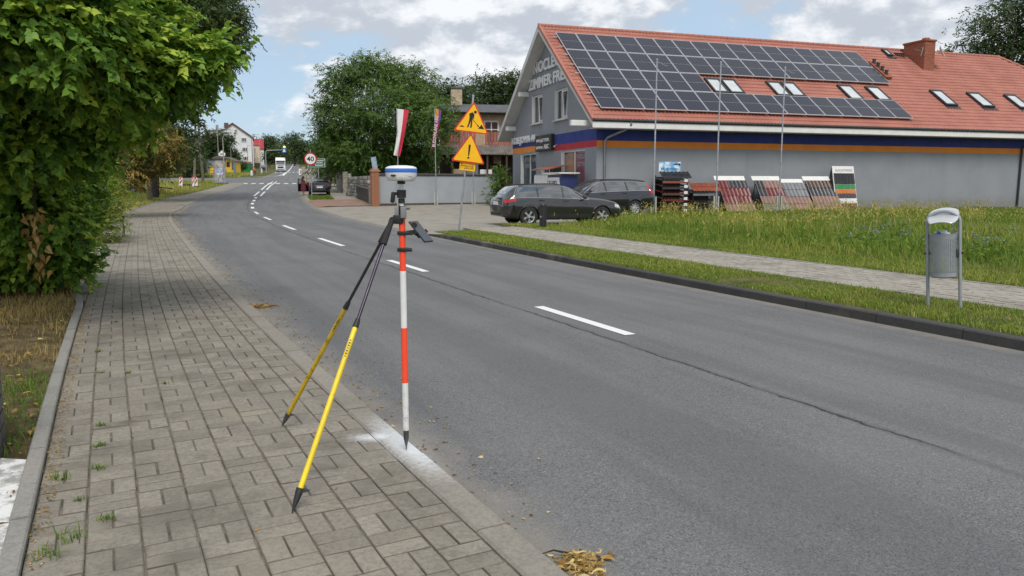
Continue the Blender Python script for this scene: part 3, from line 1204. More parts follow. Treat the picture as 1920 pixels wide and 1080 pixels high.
def m_wall():
    t = NT('grey_render')
    p = t.obj()
    c = t.mix(t.ramp(t.noise(p, 0.7, 4, 0.6), 0.3, 0.7), (0.245, 0.262, 0.286), (0.272, 0.290, 0.314))
    streak = t.noise(t.map(p, (1.6, 1.6, 0.10)), 1.6, 5, 0.65)
    c = t.mix(t.ramp(streak, 0.52, 0.74, 0, 0.22), c, (0.17, 0.175, 0.18))
    z = t.sepx(p)[2]
    zz_n = t.math('ADD', z, t.math('MULTIPLY', t.math('SUBTRACT', t.noise(p, 1.7, 5, 0.7), 0.5), 0.9))
    c = t.mix(t.ramp(zz_n, 0.1, 1.0, 0.45, 0.0), c, (0.16, 0.15, 0.13))
    t.fin(c, 0.92, 0, 0.2)
    t.bump(t.noise(p, 55, 4, 0.65), 0.3, 0.01)
    return t.m


M_WALL = m_wall()
M_BLUE = mat('blue_paint', (0.022, 0.038, 0.20), 0.75, var=0.08, scale=1.2)
M_ORANGE = mat('orange_paint', (0.72, 0.23, 0.025), 0.75, var=0.08, scale=1.2)
M_REDP = mat('red_paint', (0.40, 0.022, 0.035), 0.75, var=0.08, scale=1.2)
M_WHITE = mat('white_plastic', (0.72, 0.72, 0.70), 0.45, var=0.05, scale=2, dirt=0.10, dirtcol=(0.4, 0.39, 0.36))
M_SOFFIT = mat('soffit_board', (0.55, 0.55, 0.53), 0.6, var=0.07, scale=2)
M_DARKM = mat('dark_metal', (0.045, 0.045, 0.047), 0.5, 0.3, var=0.15, scale=5)
M_BLACKP = mat('black_plastic', (0.016, 0.016, 0.017), 0.5, var=0.2, scale=9)
M_GREYM = mat('grey_metal', (0.30, 0.31, 0.32), 0.42, 0.6, var=0.12, scale=4)
M_GALV = mat('galvanised_steel', (0.42, 0.44, 0.46), 0.45, 0.7, var=0.15, scale=7)
M_ALU = mat('aluminium_frame', (0.66, 0.67, 0.68), 0.38, 0.6, var=0.05, scale=5)
M_GLASS = mat('window_glass', (0.022, 0.028, 0.033), 0.06, 0, var=0.3, scale=0.7, spec=0.9)
M_PALEGLASS = mat('skylight_glass', (0.50, 0.53, 0.54), 0.10, 0, var=0.12, scale=0.9, spec=1.0)
M_WOOD = mat('dark_wood', (0.06, 0.04, 0.025), 0.8, var=0.3, scale=5)


def m_tile():
    t = NT('red_roof_tile')
    p = t.obj()
    a = t.noise(p, 0.8, 4, 0.6)
    c = t.mix(t.ramp(a, 0.3, 0.7), (0.325, 0.122, 0.088), (0.405, 0.160, 0.116))
    c = t.mix(t.ramp(t.noise(p, 5, 5, 0.7), 0.5, 0.75, 0, 0.35), c, (0.30, 0.105, 0.075))
    c = t.mix(t.ramp(t.noise(p, 2.1, 6, 0.7), 0.54, 0.72, 0, 0.42), c, (0.24, 0.16, 0.125))
    t.fin(c, 0.62, 0, 0.4)
    return t.m


M_TILE = m_tile()


def m_brick(name, a, b, mortar, sx, sz):
    t = NT(name)
    p = t.obj()
    s = t.sepx(p)
    cb = t.n('ShaderNodeCombineXYZ')
    t.l(t.math('ADD', s[0], s[1]), cb.inputs[0])
    t.l(s[2], cb.inputs[1])
    br = t.n('ShaderNodeTexBrick')
    br.inputs['Scale'].default_value = 1.0
    br.inputs['Brick Width'].default_value = sx
    br.inputs['Row Height'].default_value = sz
    br.inputs['Mortar Size'].default_value = 0.008
    br.inputs['Color1'].default_value = (*a, 1)
    br.inputs['Color2'].default_value = (*b, 1)
    br.inputs['Mortar'].default_value = (*mortar, 1)
    t.l(cb.outputs[0], br.inputs['Vector'])
    c = t.mix(t.ramp(t.noise(p, 9, 5, 0.7), 0.45, 0.7, 0, 0.5), br.outputs['Color'], tuple(v * 0.5 for v in a))
    t.fin(c, 0.9, 0, 0.2)
    t.bump(br.outputs['Fac'], -0.4, 0.01)
    return t.m


M_CHIM = m_brick('chimney_brick', (0.28, 0.085, 0.05), (0.36, 0.12, 0.07), (0.16, 0.12, 0.10), 0.25, 0.075)
M_BRICK = m_brick('orange_brick', (0.42, 0.15, 0.07), (0.50, 0.20, 0.10), (0.25, 0.2, 0.16), 0.25, 0.078)

shop = empty('shop_building', SHOP_O, SHOP_RZ, 'long grey shop with red tiled roof, solar panels and blue and orange bands', 'building')
ZE, ZR, OV, HALF, VERGE = 4.58, 10.36, 1.0, 6.625, 0.7
SLOPE_L = math.hypot(HALF + OV, ZR - ZE)
CS, SN = (HALF + OV) / SLOPE_L, (ZR - ZE) / SLOPE_L
W_ = 2 * HALF


def rz_at(y):
    return ZE + (y + OV) * SN / CS if y <= HALF else ZE + (W_ + OV - y) * SN / CS


mb = MB()
pent = [(0, -0.3), (W_, -0.3), (W_, rz_at(0) - 0.36), (HALF, ZR - 0.36), (0, rz_at(0) - 0.36)]
mb.prism(pent, 0.0, 36.0, lambda a, b, d: (d, a, b))
wall = mb.build('wall', M_WALL, shop)
cutb = MB()
OPEN = [(7.75, 9.55, 5.08, 6.78), (3.85, 5.75, 5.02, 6.72), (8.8, 11.65, 0.2, 3.36), (1.45, 4.7, 0.2, 3.28), (5.9, 7.85, 0.0, 2.5)]
for (a0, a1, z0, z1) in OPEN:
    cutb.box((0.0, (a0 + a1) / 2, (z0 + z1) / 2), (0.56, a1 - a0, z1 - z0))
cut(wall, cutb)
mb = MB()
mb.box((38.5, HALF, 2.0), (5.0, W_, 4.6))
mb.build('end_wall', M_WALL, shop)
# openings: frame, mullion, panes
for i, (a0, a1, z0, z1) in enumerate(OPEN):
    w, h = a1 - a0, z1 - z0
    up = i < 2
    mb = MB()
    xf = 0.20
    t_ = 0.09 if up else 0.08
    # light reveal lining and frame
    for (aa, zz_, sa, sz_) in ((a0 + t_ / 2, (z0 + z1) / 2, t_, h), (a1 - t_ / 2, (z0 + z1) / 2, t_, h), ((a0 + a1) / 2, z1 - t_ / 2, w - 2 * t_, t_), ((a0 + a1) / 2, z0 + t_ / 2, w - 2 * t_, t_)):
        mb.box((xf - 0.04, aa, zz_), (0.12, sa, sz_))
    mb.box((xf - 0.03, (a0 + a1) / 2, (z0 + z1) / 2), (0.08, 0.08, h - 2 * t_))
    # white lining of the reveal on the side one sees
    mb.box((0.07, a1 - 0.012, (z0 + z1) / 2), (0.15, 0.024, h))
    fr_ = mb.build('window_frame' if i != 4 else 'door_frame', M_WHITE, shop)
    g = MB()
    for (b0, b1) in ((a0 + t_, (a0 + a1) / 2 - 0.04), ((a0 + a1) / 2 + 0.04, a1 - t_)):
        g.box((xf, (b0 + b1) / 2, (z0 + z1) / 2), (0.02, b1 - b0, h - 2 * t_))
    g.build('pane', M_GLASS, fr_)
    if up:
        sb = MB()
        sb.bbox((-0.04, (a0 + a1) / 2, z0 - 0.03), (0.22, w + 0.12, 0.05), 0.01)
        sb.build('sill', M_SOFFIT, fr_)
        # tilted-open sash and curtain glimpse
        sb = MB()
        Mx = Matrix.Rotation(R(-5), 3, 'Y')
        c0 = (xf + 0.10, a0 + w * 0.27, (z0 + z1) / 2)
        for (da, dz, sa, sz_) in ((-w * .2, 0, .06, h * .86), (w * .2, 0, .06, h * .86), (0, h * .40, w * .40, .06), (0, -h * .40, w * .40, .06)):
            p = Mx @ Vector((0, da, dz))
            sb.box((c0[0] - 0.17 + p.x, c0[1] + p.y, c0[2] + p.z), (0.05, sa, sz_), Mx)
        sb.build('tilted_sash', M_WHITE, fr_)
# printed films behind the shop windows
M_FILM_T = mat('teal_film', (0.012, 0.045, 0.05), 0.25, var=0.25, scale=1.2)
M_FILM_B = mat('blue_film', (0.012, 0.028, 0.075), 0.25, var=0.25, scale=1.2)
M_FILM_O = mat('orange_film', (0.42, 0.15, 0.035), 0.35, var=0.25, scale=1.2)
M_FILM_P = mat('crimson_film', (0.20, 0.018, 0.055), 0.35, var=0.25, scale=1.2)


def film(name, poly, m, parent):
    b = MB()
    b.prism(poly, 0.176, 0.186, lambda a, z, d: (d, a, z))
    return b.build(name, m, parent)


film('window_film', [(11.5, 0.35), (10.3, 0.35), (10.3, 3.2), (11.5, 3.2)], M_FILM_T, shop)
film('window_film', [(10.1, 1.6), (8.95, 0.9), (8.95, 3.2), (10.1, 3.2)], M_FILM_B, shop)
film('window_film', [(4.55, 1.2), (3.2, 2.1), (3.2, 3.1), (4.55, 3.1)], M_FILM_O, shop)
film('window_film', [(2.95, 2.3), (1.6, 0.9), (1.6, 3.1), (2.95, 3.1)], M_FILM_P, shop)
M_PALETXT = mat('pale_print', (0.30, 0.32, 0.33), 0.6, var=0.1)


def gable_text(name, body, a_left, a_right, z0, z1, m, depth, x=-0.05, parent=None, bold=0.02):
    M = frame((x, a_left, z0), (0, -1, 0), (0, 0, 1), (-1, 0, 0))
    return text(name, body, a_left - a_right, z1 - z0, M, m, parent or shop, depth, bold)


for (a, b, z, s) in ((11.45, 10.45, 2.85, 'CENTRUM'), (11.3, 10.5, 2.5, 'OGRODU'), (10.0, 9.1, 2.85, 'CHEM'), (4.5, 3.45, 2.8, 'CENTRUM'), (4.5, 3.3, 2.45, 'BUDOWY'), (4.5, 3.5, 2.1, 'WNETRZ'), (2.85, 1.75, 2.8, 'WESOLY'), (2.8, 1.8, 2.4, 'DOTYK')):
    gable_text('window_lettering', s, a, b, z, z + 0.24, M_PALETXT, 0.006, 0.172)

# painted bands
def band(name, x0, x1, y0, y1, z0, z1, m):
    b = MB()
    b.box(((x0 + x1) / 2, (y0 + y1) / 2, (z0 + z1) / 2), (x1 - x0, y1 - y0, z1 - z0))
    return b.build(name, m, shop)


band('blue_band', 0.004, 41.0, -0.004, 0.02, 3.63, 4.34, M_BLUE)
band('orange_band', 0.004, 41.0, -0.005, 0.02, 3.30, 3.63, M_ORANGE)
band('blue_band', -0.004, 0.02, 0.0, 5.70, 3.66, 4.25, M_BLUE)
band('red_band', -0.005, 0.02, 0.0, 5.70, 3.33, 3.66, M_REDP)
band('blue_band', -0.004, 0.02, 8.3, W_, 3.78, 4.32, M_BLUE)
band('orange_band', -0.005, 0.02, 8.3, W_, 3.45, 3.78, M_ORANGE)
# raised letters
M_LETTER = mat('white_letter', (0.70, 0.71, 0.72), 0.5, var=0.06)
gable_text('gable_lettering', 'NOCLEGI', 9.05, 4.55, 8.0, 8.66, M_LETTER, 0.10, -0.02, None, 0.03)
gable_text('gable_lettering', 'ZIMMER FREI', 9.9, 3.95, 7.12, 7.74, M_LETTER, 0.10, -0.02, None, 0.03)
gable_text('street_lettering', 'KOLEJOWA 44', 13.22, 8.85, 3.90, 4.46, M_LETTER, 0.08, -0.02, None, 0.03)
mb = MB()
mb.bbox((-0.12, 7.02, 3.85), (0.22, 2.62, 0.92), 0.02)
sb_ = mb.build('sign_box', M_BLACKP, shop)
gable_text('sign_lettering', 'MAJSTER', 8.1, 6.0, 3.86, 4.10, M_LETTER, 0.01, -0.228, sb_)
gable_text('sign_lettering', 'BUDOWLANE', 8.15, 7.05, 3.52, 3.68, M_LETTER, 0.01, -0.228, sb_)
gable_text('sign_lettering', 'ABC', 6.9, 6.05, 3.50, 3.76, M_LETTER, 0.01, -0.228, sb_)
mb = MB()
mb.prism([(8.0, 4.05), (7.55, 4.26), (7.1, 4.05), (7.2, 4.05), (7.55, 4.20), (7.9, 4.05)], -0.228, -0.238, lambda a, z, d: (d, a, z))
mb.build('sign_house_mark', mat('dull_red_print', (0.30, 0.05, 0.05), 0.5), sb_)
mb = MB()
mb.cyl((-0.02, 5.2, 3.70), (-0.18, 5.2, 3.62), 0.02)
mb.cyl((-0.18, 5.2, 3.62), (-0.22, 5.2, 3.52), 0.05, 0.09)
mb.build('wall_lamp', M_GREYM, shop)
# canopy over the shop door
mb = MB()
mb.prism([(0, 2.52), (-1.1, 2.30), (-1.1, 2.24), (0, 2.44)], 4.2, 6.6, lambda x, z, d: (x, d, z))
mb.build('door_canopy', M_TILE, shop)

# roof slab (soffit and fascia) and tiles
mb = MB()
mb.prism([(-OV, ZE - 0.06), (HALF, ZR - 0.06), (W_ + OV, ZE - 0.06), (W_ + OV, ZE - 0.30), (HALF, ZR - 0.33), (-OV, ZE - 0.30)], -VERGE, 34.0, lambda a, b, d: (d, a, b))
roof = mb.build('roof', M_SOFFIT, shop)
# hip end
mb = MB()
mb.add([(34, HALF, ZR - 0.04), (42, -OV, ZE - 0.04), (42, W_ + OV, ZE - 0.04), (34, -OV, ZE - 0.04), (34, W_ + OV, ZE - 0.04)], [(0, 1, 2), (3, 1, 0), (0, 2, 4)])
mb.build('hip_end', M_TILE, roof, fix=False)
mb = MB()
mb.add([(-VERGE, HALF, ZR), (34, HALF, ZR), (34, W_ + OV, ZE), (-VERGE, W_ + OV, ZE)], [(0, 1, 2, 3)])
mb.build('rear_slope', M_TILE, roof, fix=False)
WV, RP = 0.222, 0.365
nx = int((42 + VERGE) / (WV / 4)) + 1
X = -VERGE + np.arange(nx) * WV / 4
wave = 0.022 * np.cos(2 * np.pi * X / WV) + 0.022
nr = int(SLOPE_L / RP) + 1
Vr, Fr, o_ = [], [], 0
for r_ in range(nr):
    v0, v1 = r_ * RP, min((r_ + 1) * RP, SLOPE_L)
    xl = 34 + 8 * (1 - v1 / SLOPE_L)
    keep = X <= xl
    nk = int(keep.sum())
    sag = 0.012 * np.sin(X[:nk] * 0.9 + r_) + 0.01 * np.sin(X[:nk] * 0.23)
    for v, h in ((v0, -0.005), (v0 + 0.004, 0.035), (v1, 0.008)):
        n_off = wave[:nk] + h + sag * 0.4
        Vr.append(np.stack([X[:nk], -OV + v * CS - n_off * SN, ZE + v * SN + n_off * CS], 1))
    for q_ in range(2):
        a = o_ + q_ * nk + np.arange(nk - 1)
        Fr.append(np.stack([a, a + 1, a + nk + 1, a + nk], 1))
    o_ += 3 * nk
Vr, Fr = np.concatenate(Vr), np.concatenate(Fr)
np_mesh('roof_tiles', Vr, Fr.ravel(), np.full(len(Fr), 4), M_TILE, roof, smooth=False)['kind'] = 'stuff'
# ridge caps: one by one
cap = None
for i in range(87):
    x0 = -VERGE + i * 0.40
    if cap is None:
        b = MB()
        b.tube([(0, 0, 0), (0.40, 0, 0.012)], [0.125, 0.105], 10)
        cap = b.build('ridge_cap', M_TILE, roof, 50)
    else:
        c = cap.copy()
        COL.objects.link(c)
        cap_ = c
    (cap if i == 0 else cap_).location = (x0, HALF, ZR + 0.02)
# hip caps
for i in range(26):
    f0, f1 = i / 26, (i + 1) / 26
    b = MB()
    b.tube([(34 + 8 * f0, HALF - (HALF + OV) * f0, ZR + 0.03 - (ZR - ZE) * f0), (34 + 8 * f1, HALF - (HALF + OV) * f1, ZR + 0.045 - (ZR - ZE) * f1)], [0.10, 0.12], 8)
    b.build('hip_cap', M_TILE, roof, 50)
# verge trims: red on the near slope, pale on the far one
mb = MB()
mb.prism([(-OV - 0.02, ZE + 0.06), (HALF, ZR + 0.10), (HALF, ZR - 0.08), (-OV - 0.02, ZE - 0.12)], -VERGE - 0.03, -VERGE + 0.13, lambda a, b, d: (d, a, b))
mb.build('verge_trim', M_TILE, roof)
mb = MB()
mb.prism([(HALF, ZR + 0.05), (W_ + OV + 0.02, ZE + 0.02), (W_ + OV + 0.02, ZE - 0.33), (HALF, ZR - 0.36)], -VERGE - 0.03, -VERGE + 0.04, lambda a, b, d: (d, a, b))
mb.build('verge_trim', M_SOFFIT, roof)
# purlin ends
for (a, z) in ((0.05, 4.45), (10.4, 6.96), (12.9, 5.05)):
    mb = MB()
    mb.bbox((-0.72 if a < 1 else -0.30, a - 0.15, z), (1.5 if a < 1 else 0.66, 0.24, 0.27), 0.02)
    mb.build('purlin', M_WHITE, roof)
# fascia, soffit, gutter, downpipes
mb = MB()
mb.bbox((20.6, -OV - 0.01, ZE - 0.26), (42.6, 0.10, 0.30), 0.03)
mb.build('fascia', M_WHITE, roof)
mb = MB()
mb.box((20.4, -0.5, ZE - 0.385), (41.6, 0.92, 0.03))
mb.build('soffit', M_SOFFIT, roof)
mb = MB()
mb.tube([(-VERGE, -OV - 0.07, ZE - 0.03), (41.9, -OV - 0.07, ZE - 0.05)], 0.075, 10)
mb.build('gutter', M_DARKM, roof, 40)
for xg, xw in ((1.35, 0.42), (29.9, 28.6)):
    mb = MB()
    mb.tube([(xg, -OV - 0.06, ZE - 0.05), (xg, -OV - 0.06, ZE - 0.22), (xg - 0.12, -0.9, ZE - 0.42), (xw + 0.10, -0.2, 3.78), (xw, -0.10, 3.62), (xw, -0.09, 0.05)], 0.06, 10)
    mb.build('downpipe', M_GREYM if xg < 5 else M_DARKM, shop, 40)


def on_roof(u, v, h=0.0):
    return Vector((u, -OV + v * CS - h * SN, ZE + v * SN + h * CS))


RM = Matrix(((1, 0, 0), (0, CS, -SN), (0, SN, CS)))
# skylights
SKY = [(7.5, 8.4, 2.8, 4.3), (8.5, 9.4, 2.8, 4.3), (11.5, 12.4, 2.75, 4.28), (12.5, 13.4, 2.75, 4.28), (16.48, 17.45, 2.68, 4.28), (18.5, 19.46, 2.7, 4.25), (23.44, 24.35, 2.5, 4.22), (26.35, 27.35, 2.5, 4.14), (29.44, 30.4, 2.5, 4.1), (23.4, 23.83, 8.52, 9.35)]
for (u0, u1, v0, v1) in SKY:
    mb = MB()
    w, h = u1 - u0, v1 - v0
    for (uu, vv, su, sv_) in ((u0 + .045, (v0 + v1) / 2, .09, h), (u1 - .045, (v0 + v1) / 2, .09, h), ((u0 + u1) / 2, v0 + .06, w - .18, .12), ((u0 + u1) / 2, v1 - .07, w - .18, .14)):
        mb.box(on_roof(uu, vv, 0.11), (su, sv_, 0.14), RM)
    mb.box(on_roof((u0 + u1) / 2, v0 - 0.14, 0.06), (w + 0.24, 0.26, 0.02), RM)
    so = mb.build('skylight', M_DARKM, shop)
    g = MB()
    g.box(on_roof((u0 + u1) / 2, (v0 + v1) / 2, 0.13), (w - .17, h - .2, 0.02), RM)
    g.build('pane', M_PALEGLASS, so)
# chimney
mb = MB()
mb.box((25.62, 5.4, 8.8), (0.85, 1.75, 3.7))
ch = mb.build('chimney', M_CHIM, shop)
mb = MB()
mb.bbox((25.62, 5.4, 10.70), (0.98, 1.88, 0.12), 0.02)
mb.cyl((25.62, 4.9, 10.75), (25.62, 4.9, 10.9), 0.28, 0.22)
mb.build('chimney_cap', M_CHIM, ch)
mb = MB()
mb.lathe([(0.0, 0.0), (0.18, 0.02), (0.33, 0.08), (0.40, 0.14)], 20, Matrix.Rotation(R(62), 3, 'X') @ Matrix.Rotation(R(35), 3, 'Y'), (26.4, 4.45, 10.0))
mb.cyl((26.04, 4.65, 9.85), (26.4, 4.5, 10.0), 0.025)
mb.build('satellite_dish', M_WHITE, ch, 40)
mb = MB()
mb.cyl((25.18, 4.65, 10.3), (24.98, 4.6, 9.7), 0.015)
mb.cyl((25.18, 4.65, 10.0), (24.95, 5.1, 10.2), 0.012)
mb.cyl((25.18, 4.7, 9.8), (24.95, 4.4, 10.1), 0.012)
mb.build('aerial', M_GREYM, ch)
mb = MB()
mb.box(on_roof(21.15, 6.35, 0.12), (0.5, 1.9, 0.22), RM)
vb = mb.build('vent_box', M_CHIM, shop)
for k in range(4):
    p = on_roof(21.15, 5.7 + k * 0.45, 0.2)
    b = MB()
    b.cyl(p, p + Vector((0, 0, 0.26)), 0.10, 0.10, 10)
    b.cyl(p + Vector((0, 0, 0.26)), p + Vector((0, 0, 0.32)), 0.14, 0.11, 10)
    b.build('vent_pipe', M_DARKM, vb, 40)
mb = MB()
for k in range(5):
    mb.box(on_roof(24.1 + k * 0.17, 8.6, 0.16), (0.05, 0.35, 0.05), RM)
mb.box(on_roof(24.45, 8.75, 0.2), (0.95, 0.05, 0.06), RM)
mb.box(on_roof(24.45, 8.45, 0.2), (0.95, 0.05, 0.06), RM)
mb.build('roof_step', M_DARKM, shop)


# solar array: each panel its own part
def m_cell():
    t = NT('solar_cell')
    s = t.sepx(t.obj())
    lx = t.math('ABSOLUTE', t.math('SUBTRACT', t.math('FRACT', t.math('MULTIPLY', s[0], 5.17)), 0.5))
    c = t.mix(t.ramp(lx, 0.455, 0.49), (0.020, 0.022, 0.032), (0.10, 0.105, 0.12))
    oi = t.n('ShaderNodeObjectInfo')
    c = t.mix(t.math('MULTIPLY', oi.outputs['Random'], 0.35), c, (0.018, 0.023, 0.050))
    t.fin(c, 0.20, 0, 0.22)
    return t.m


M_CELL = m_cell()
arr = empty('solar_array', SHOP_O, SHOP_RZ, 'large array of dark solar panels in rows on the red shop roof', 'solar panels')
PW, PH = 1.222, 1.94
pan = None
rows_v = [0.70, 2.65, 4.60, 6.55]
for r_, v0 in enumerate(rows_v):
    ncol = (16, 6, 17, 17)[r_]
    for c_ in range(ncol):
        if pan is None:
            b = MB()
            b.bbox((PW / 2, PH / 2, 0.0), (PW - 0.03, PH - 0.03, 0.045), 0.004)
            b.m(1)
            for k in range(2):
                b.box((PW / 2, 0.045 + (PH - 0.09) * (0.25 + 0.5 * k), 0.0225), (PW - 0.085, (PH - 0.09) / 2 - 0.018, 0.006))
            pan = b.build('solar_panel', [M_ALU, M_CELL], arr)
            po = pan
        else:
            po = pan.copy()
            COL.objects.link(po)
        po.matrix_local = frame(on_roof(-0.06 + c_ * PW, v0, 0.20 + random.uniform(-.004, .004)), (1, 0, 0), (0, CS, SN), (0, -SN, CS))
for v in (1.1, 2.2, 3.1, 4.15, 5.05, 6.1, 7.0, 8.05):
    xe = (19.5 if v < 2.5 else (7.3 if v < 4.5 else 20.7))
    b = MB()
    b.box(on_roof(xe / 2 - 0.12, v, 0.13), (xe + 0.3, 0.05, 0.05), RM)
    b.build('mounting_rail', M_ALU, arr)

# ------------------------------------------------------------------ things in front of the shop
M_TDR = mat('dark_red_tile_sheet', (0.135, 0.020, 0.020), 0.30, var=0.15, scale=3)
M_TDG = mat('graphite_tile_sheet', (0.035, 0.037, 0.042), 0.30, var=0.2, scale=3)
M_TMG = mat('mid_grey_tile_sheet', (0.16, 0.165, 0.175), 0.35, var=0.2, scale=3)
M_TBR = mat('brown_tile_sheet', (0.075, 0.045, 0.032), 0.35, var=0.2, scale=3)
M_TOR = mat('brick_red_tile_sheet', (0.27, 0.075, 0.042), 0.38, var=0.15, scale=3)
M_TPK = mat('dusty_pink_tile_sheet', (0.22, 0.125, 0.10), 0.45, var=0.15, scale=3)
M_CARD = mat('white_card', (0.72, 0.72, 0.71), 0.6, var=0.05)
M_STEELD = mat('rack_steel', (0.022, 0.022, 0.024), 0.55, 0.2, var=0.2)


def tile_sheet(name, w, h, O, ax, ay, an, m, parent, wv=0.24, amp=0.028, rowp=0.33):
    """pressed-metal tile sheet: width along ax, up along ay, relief along an"""
    n = max(8, int(w / (wv / 6)))
    rws = max(1, round(h / rowp))
    b = MB()
    vs, fs = [], []
    for r_ in range(rws):
        for v, e in ((r_ / rws, 0.022), ((r_ + 1) / rws, 0.0)):
            for i in range(n + 1):
                x = w * i / n
                ph = (x / wv) % 1.0
                k = amp * (math.sin(math.pi * min(1, ph / 0.62)) if ph < 0.62 else 0.0)
                vs.append(O + ax * x + ay * (v * h) + an * (k + e))
        o = r_ * 2 * (n + 1)
        for i in range(n):
            fs.append((o + i, o + i + 1, o + n + 2 + i, o + n + 1 + i))
        if r_:
            for i in range(n):
                fs.append((o - n - 1 + i, o - n + i, o + i + 1, o + i))
    b.add(vs, fs)
    return b.build(name, m, parent, fix=False)


LOCX, LOCY, LOCZ = Vector((1, 0, 0)), Vector((0, 1, 0)), Vector((0, 0, 1))


def lean_panel(u, w, label, colours, header_h=0.27, top_z=1.62):
    root = empty('tile_display', shopw(u, -1.75), SHOP_RZ, label, 'display stand', 'leaning roof tile displays along the shop wall')
    d = Vector((0, 1.05, top_z))
    ln = d.length
    ay = d.normalized()
    an = LOCX.cross(ay)
    for i, row in enumerate(colours):
        hh = ln / len(colours)
        x = 0.0
        for (wd, m) in row:
            tile_sheet('tile_sheet', wd * w - 0.004, hh - 0.004, Vector((x * w, 0, 0.02)) + ay * (ln - (i + 1) * hh) + an * 0.03, LOCX, ay, an, m, root)
            x += wd
    b = MB()
    b.box(Vector((w / 2, 0, 0.0)) + ay * (ln / 2), (w, ln, 0.03), frame((0, 0, 0), LOCX, ay, an).to_3x3())
    b.build('backing_board', M_STEELD, root)
    b = MB()
    b.box(Vector((w / 2 - 0.07, 0, 0.0)) + ay * (ln + header_h / 2 + 0.02) + an * 0.03, (w * 1.06, header_h, 0.03), frame((0, 0, 0), LOCX, ay, an).to_3x3())
    b.build('header_board', M_CARD, root)
    for xx in (0.06, w - 0.06):
        b = MB()
        b.tube([Vector((xx, 0, 0)) + ay * ln * 0.95 - an * 0.03, Vector((xx, 1.35, 0.0))], 0.025, 6)
        b.build('strut', M_STEELD, root)
    return root


DR, DG, MG, BR, OR_, PK = M_TDR, M_TDG, M_TMG, M_TBR, M_TOR, M_TPK
lean_panel(6.55, 1.75, 'leaning display of dark red roof tiles, leftmost with white header', [[(.35, DR), (.65, DG)], [(1, DR)], [(.5, DR), (.5, DR)], [(1, PK)]])
lean_panel(8.85, 1.65, 'leaning display of red and graphite roof tiles with gap beside it', [[(.3, DG), (.7, PK)], [(.3, DG), (.7, DR)], [(1, PK)], [(1, MG)]])
lean_panel(10.45, 1.55, 'leaning display of grey roof tiles with the lowest header', [[(1, MG)], [(1, MG)], [(1, PK)], [(1, PK)]], 0.24, 1.5)
lean_panel(12.1, 1.75, 'leaning display of brown and graphite roof tiles beside the tall sample board', [[(1, BR)], [(1, DG)], [(1, PK)], [(1, PK)]])

# tall sample board with strips of trapezoidal sheet
tb = empty('sample_board', shopw(13.75, -1.35), SHOP_RZ, 'tall white board with black, green, orange and red sheet samples', 'display stand')
d = Vector((0, 0.55, 2.45))
ay = d.normalized()
an = LOCX.cross(ay)
RMb = frame((0, 0, 0), LOCX, ay, an).to_3x3()
b = MB()
b.box(Vector((0.73, 0, 0)) + ay * 1.25, (1.46, 2.5, 0.04), RMb)
b.build('board', M_CARD, tb)
for (v0, v1, c, nm) in ((1.50, 2.10, (0.018, 0.018, 0.02), 'black'), (1.24, 1.47, (0.015, 0.22, 0.055), 'green'), (0.98, 1.21, (0.50, 0.16, 0.03), 'orange'), (0.72, 0.95, (0.06, 0.04, 0.045), 'plum'), (0.42, 0.69, (0.7, 0.7, 0.7), 'white'), (0.10, 0.39, (0.14, 0.02, 0.03), 'maroon')):
    tile_sheet('sheet_sample', 1.38, v1 - v0, Vector((0.04, 0, 0)) + ay * v0 + an * 0.025, LOCX, ay, an, mat(nm + '_sheet', c, 0.35, var=0.1, scale=3), tb, 0.21, 0.03, 5.0)
b = MB()
for xx in (0.02, 1.44):
    b.prism([(0, 0), (0.55, 2.45), (1.05, 0)], xx - 0.012, xx + 0.012, lambda y, z, dd: (dd, y + 0.03, z))
b.build('side_panel', M_STEELD, tb)
text('board_lettering', 'BLACHOTRAPEZ', 1.15, 0.13, frame(Vector((0.2, 0, 0)) + ay * 2.2 + an * 0.022, LOCX, ay, an), mat('grey_print', (0.18, 0.17, 0.17), 0.6), tb, 0.004)


def rack(u, w, n, zt, label, top_m, shelf_ms, sign):
    root = empty('tile_rack', shopw(u, -1.3), SHOP_RZ, label, 'display rack', 'roof tile racks by the shop wall')
    for xx in (0.05, w - 0.05):
        for yy in (0.0, 0.75):
            b = MB()
            b.bbox((xx, yy, (zt + 0.1) / 2 - 0.05), (0.05, 0.05, zt + 0.1), 0.005)
            b.build('upright', M_STEELD, root)
    b = MB()
    b.box((w / 2, 0.78, zt / 2), (w, 0.03, zt - 0.05))
    b.build('back_panel', M_STEELD, root)
    for k in range(n):
        z = 0.12 + k * (zt - 0.35) / max(1, n - 1)
        ay_ = Vector((0, 0.95, 0.16)).normalized()
        tile_sheet('tile_shelf', w + 0.1, 0.8, Vector((-0.05, -0.12, z)), LOCX, ay_, LOCX.cross(ay_), shelf_ms[k % len(shelf_ms)], root, 0.2, 0.03, 0.4)
        b = MB()
        b.box((w / 2, -0.10, z - 0.06), (w, 0.03, 0.11))
        b.build('shelf_edge', shelf_ms[(k + 1) % len(shelf_ms)], root)
        if sign:
            b = MB()
            b.box((w - 0.2, -0.135, z + 0.02), (0.2, 0.015, 0.14))
            b.build('price_card', M_CARD, root)
    ay_ = Vector((0, 0.6, 0.5)).normalized()
    tile_sheet('tile_sheet', w + 0.15, 0.55 if sign else 0.65, Vector((-0.02, -0.15, zt - 0.12)), LOCX, ay_, LOCX.cross(ay_), top_m, root, 0.22, 0.035, 0.3)
    return root


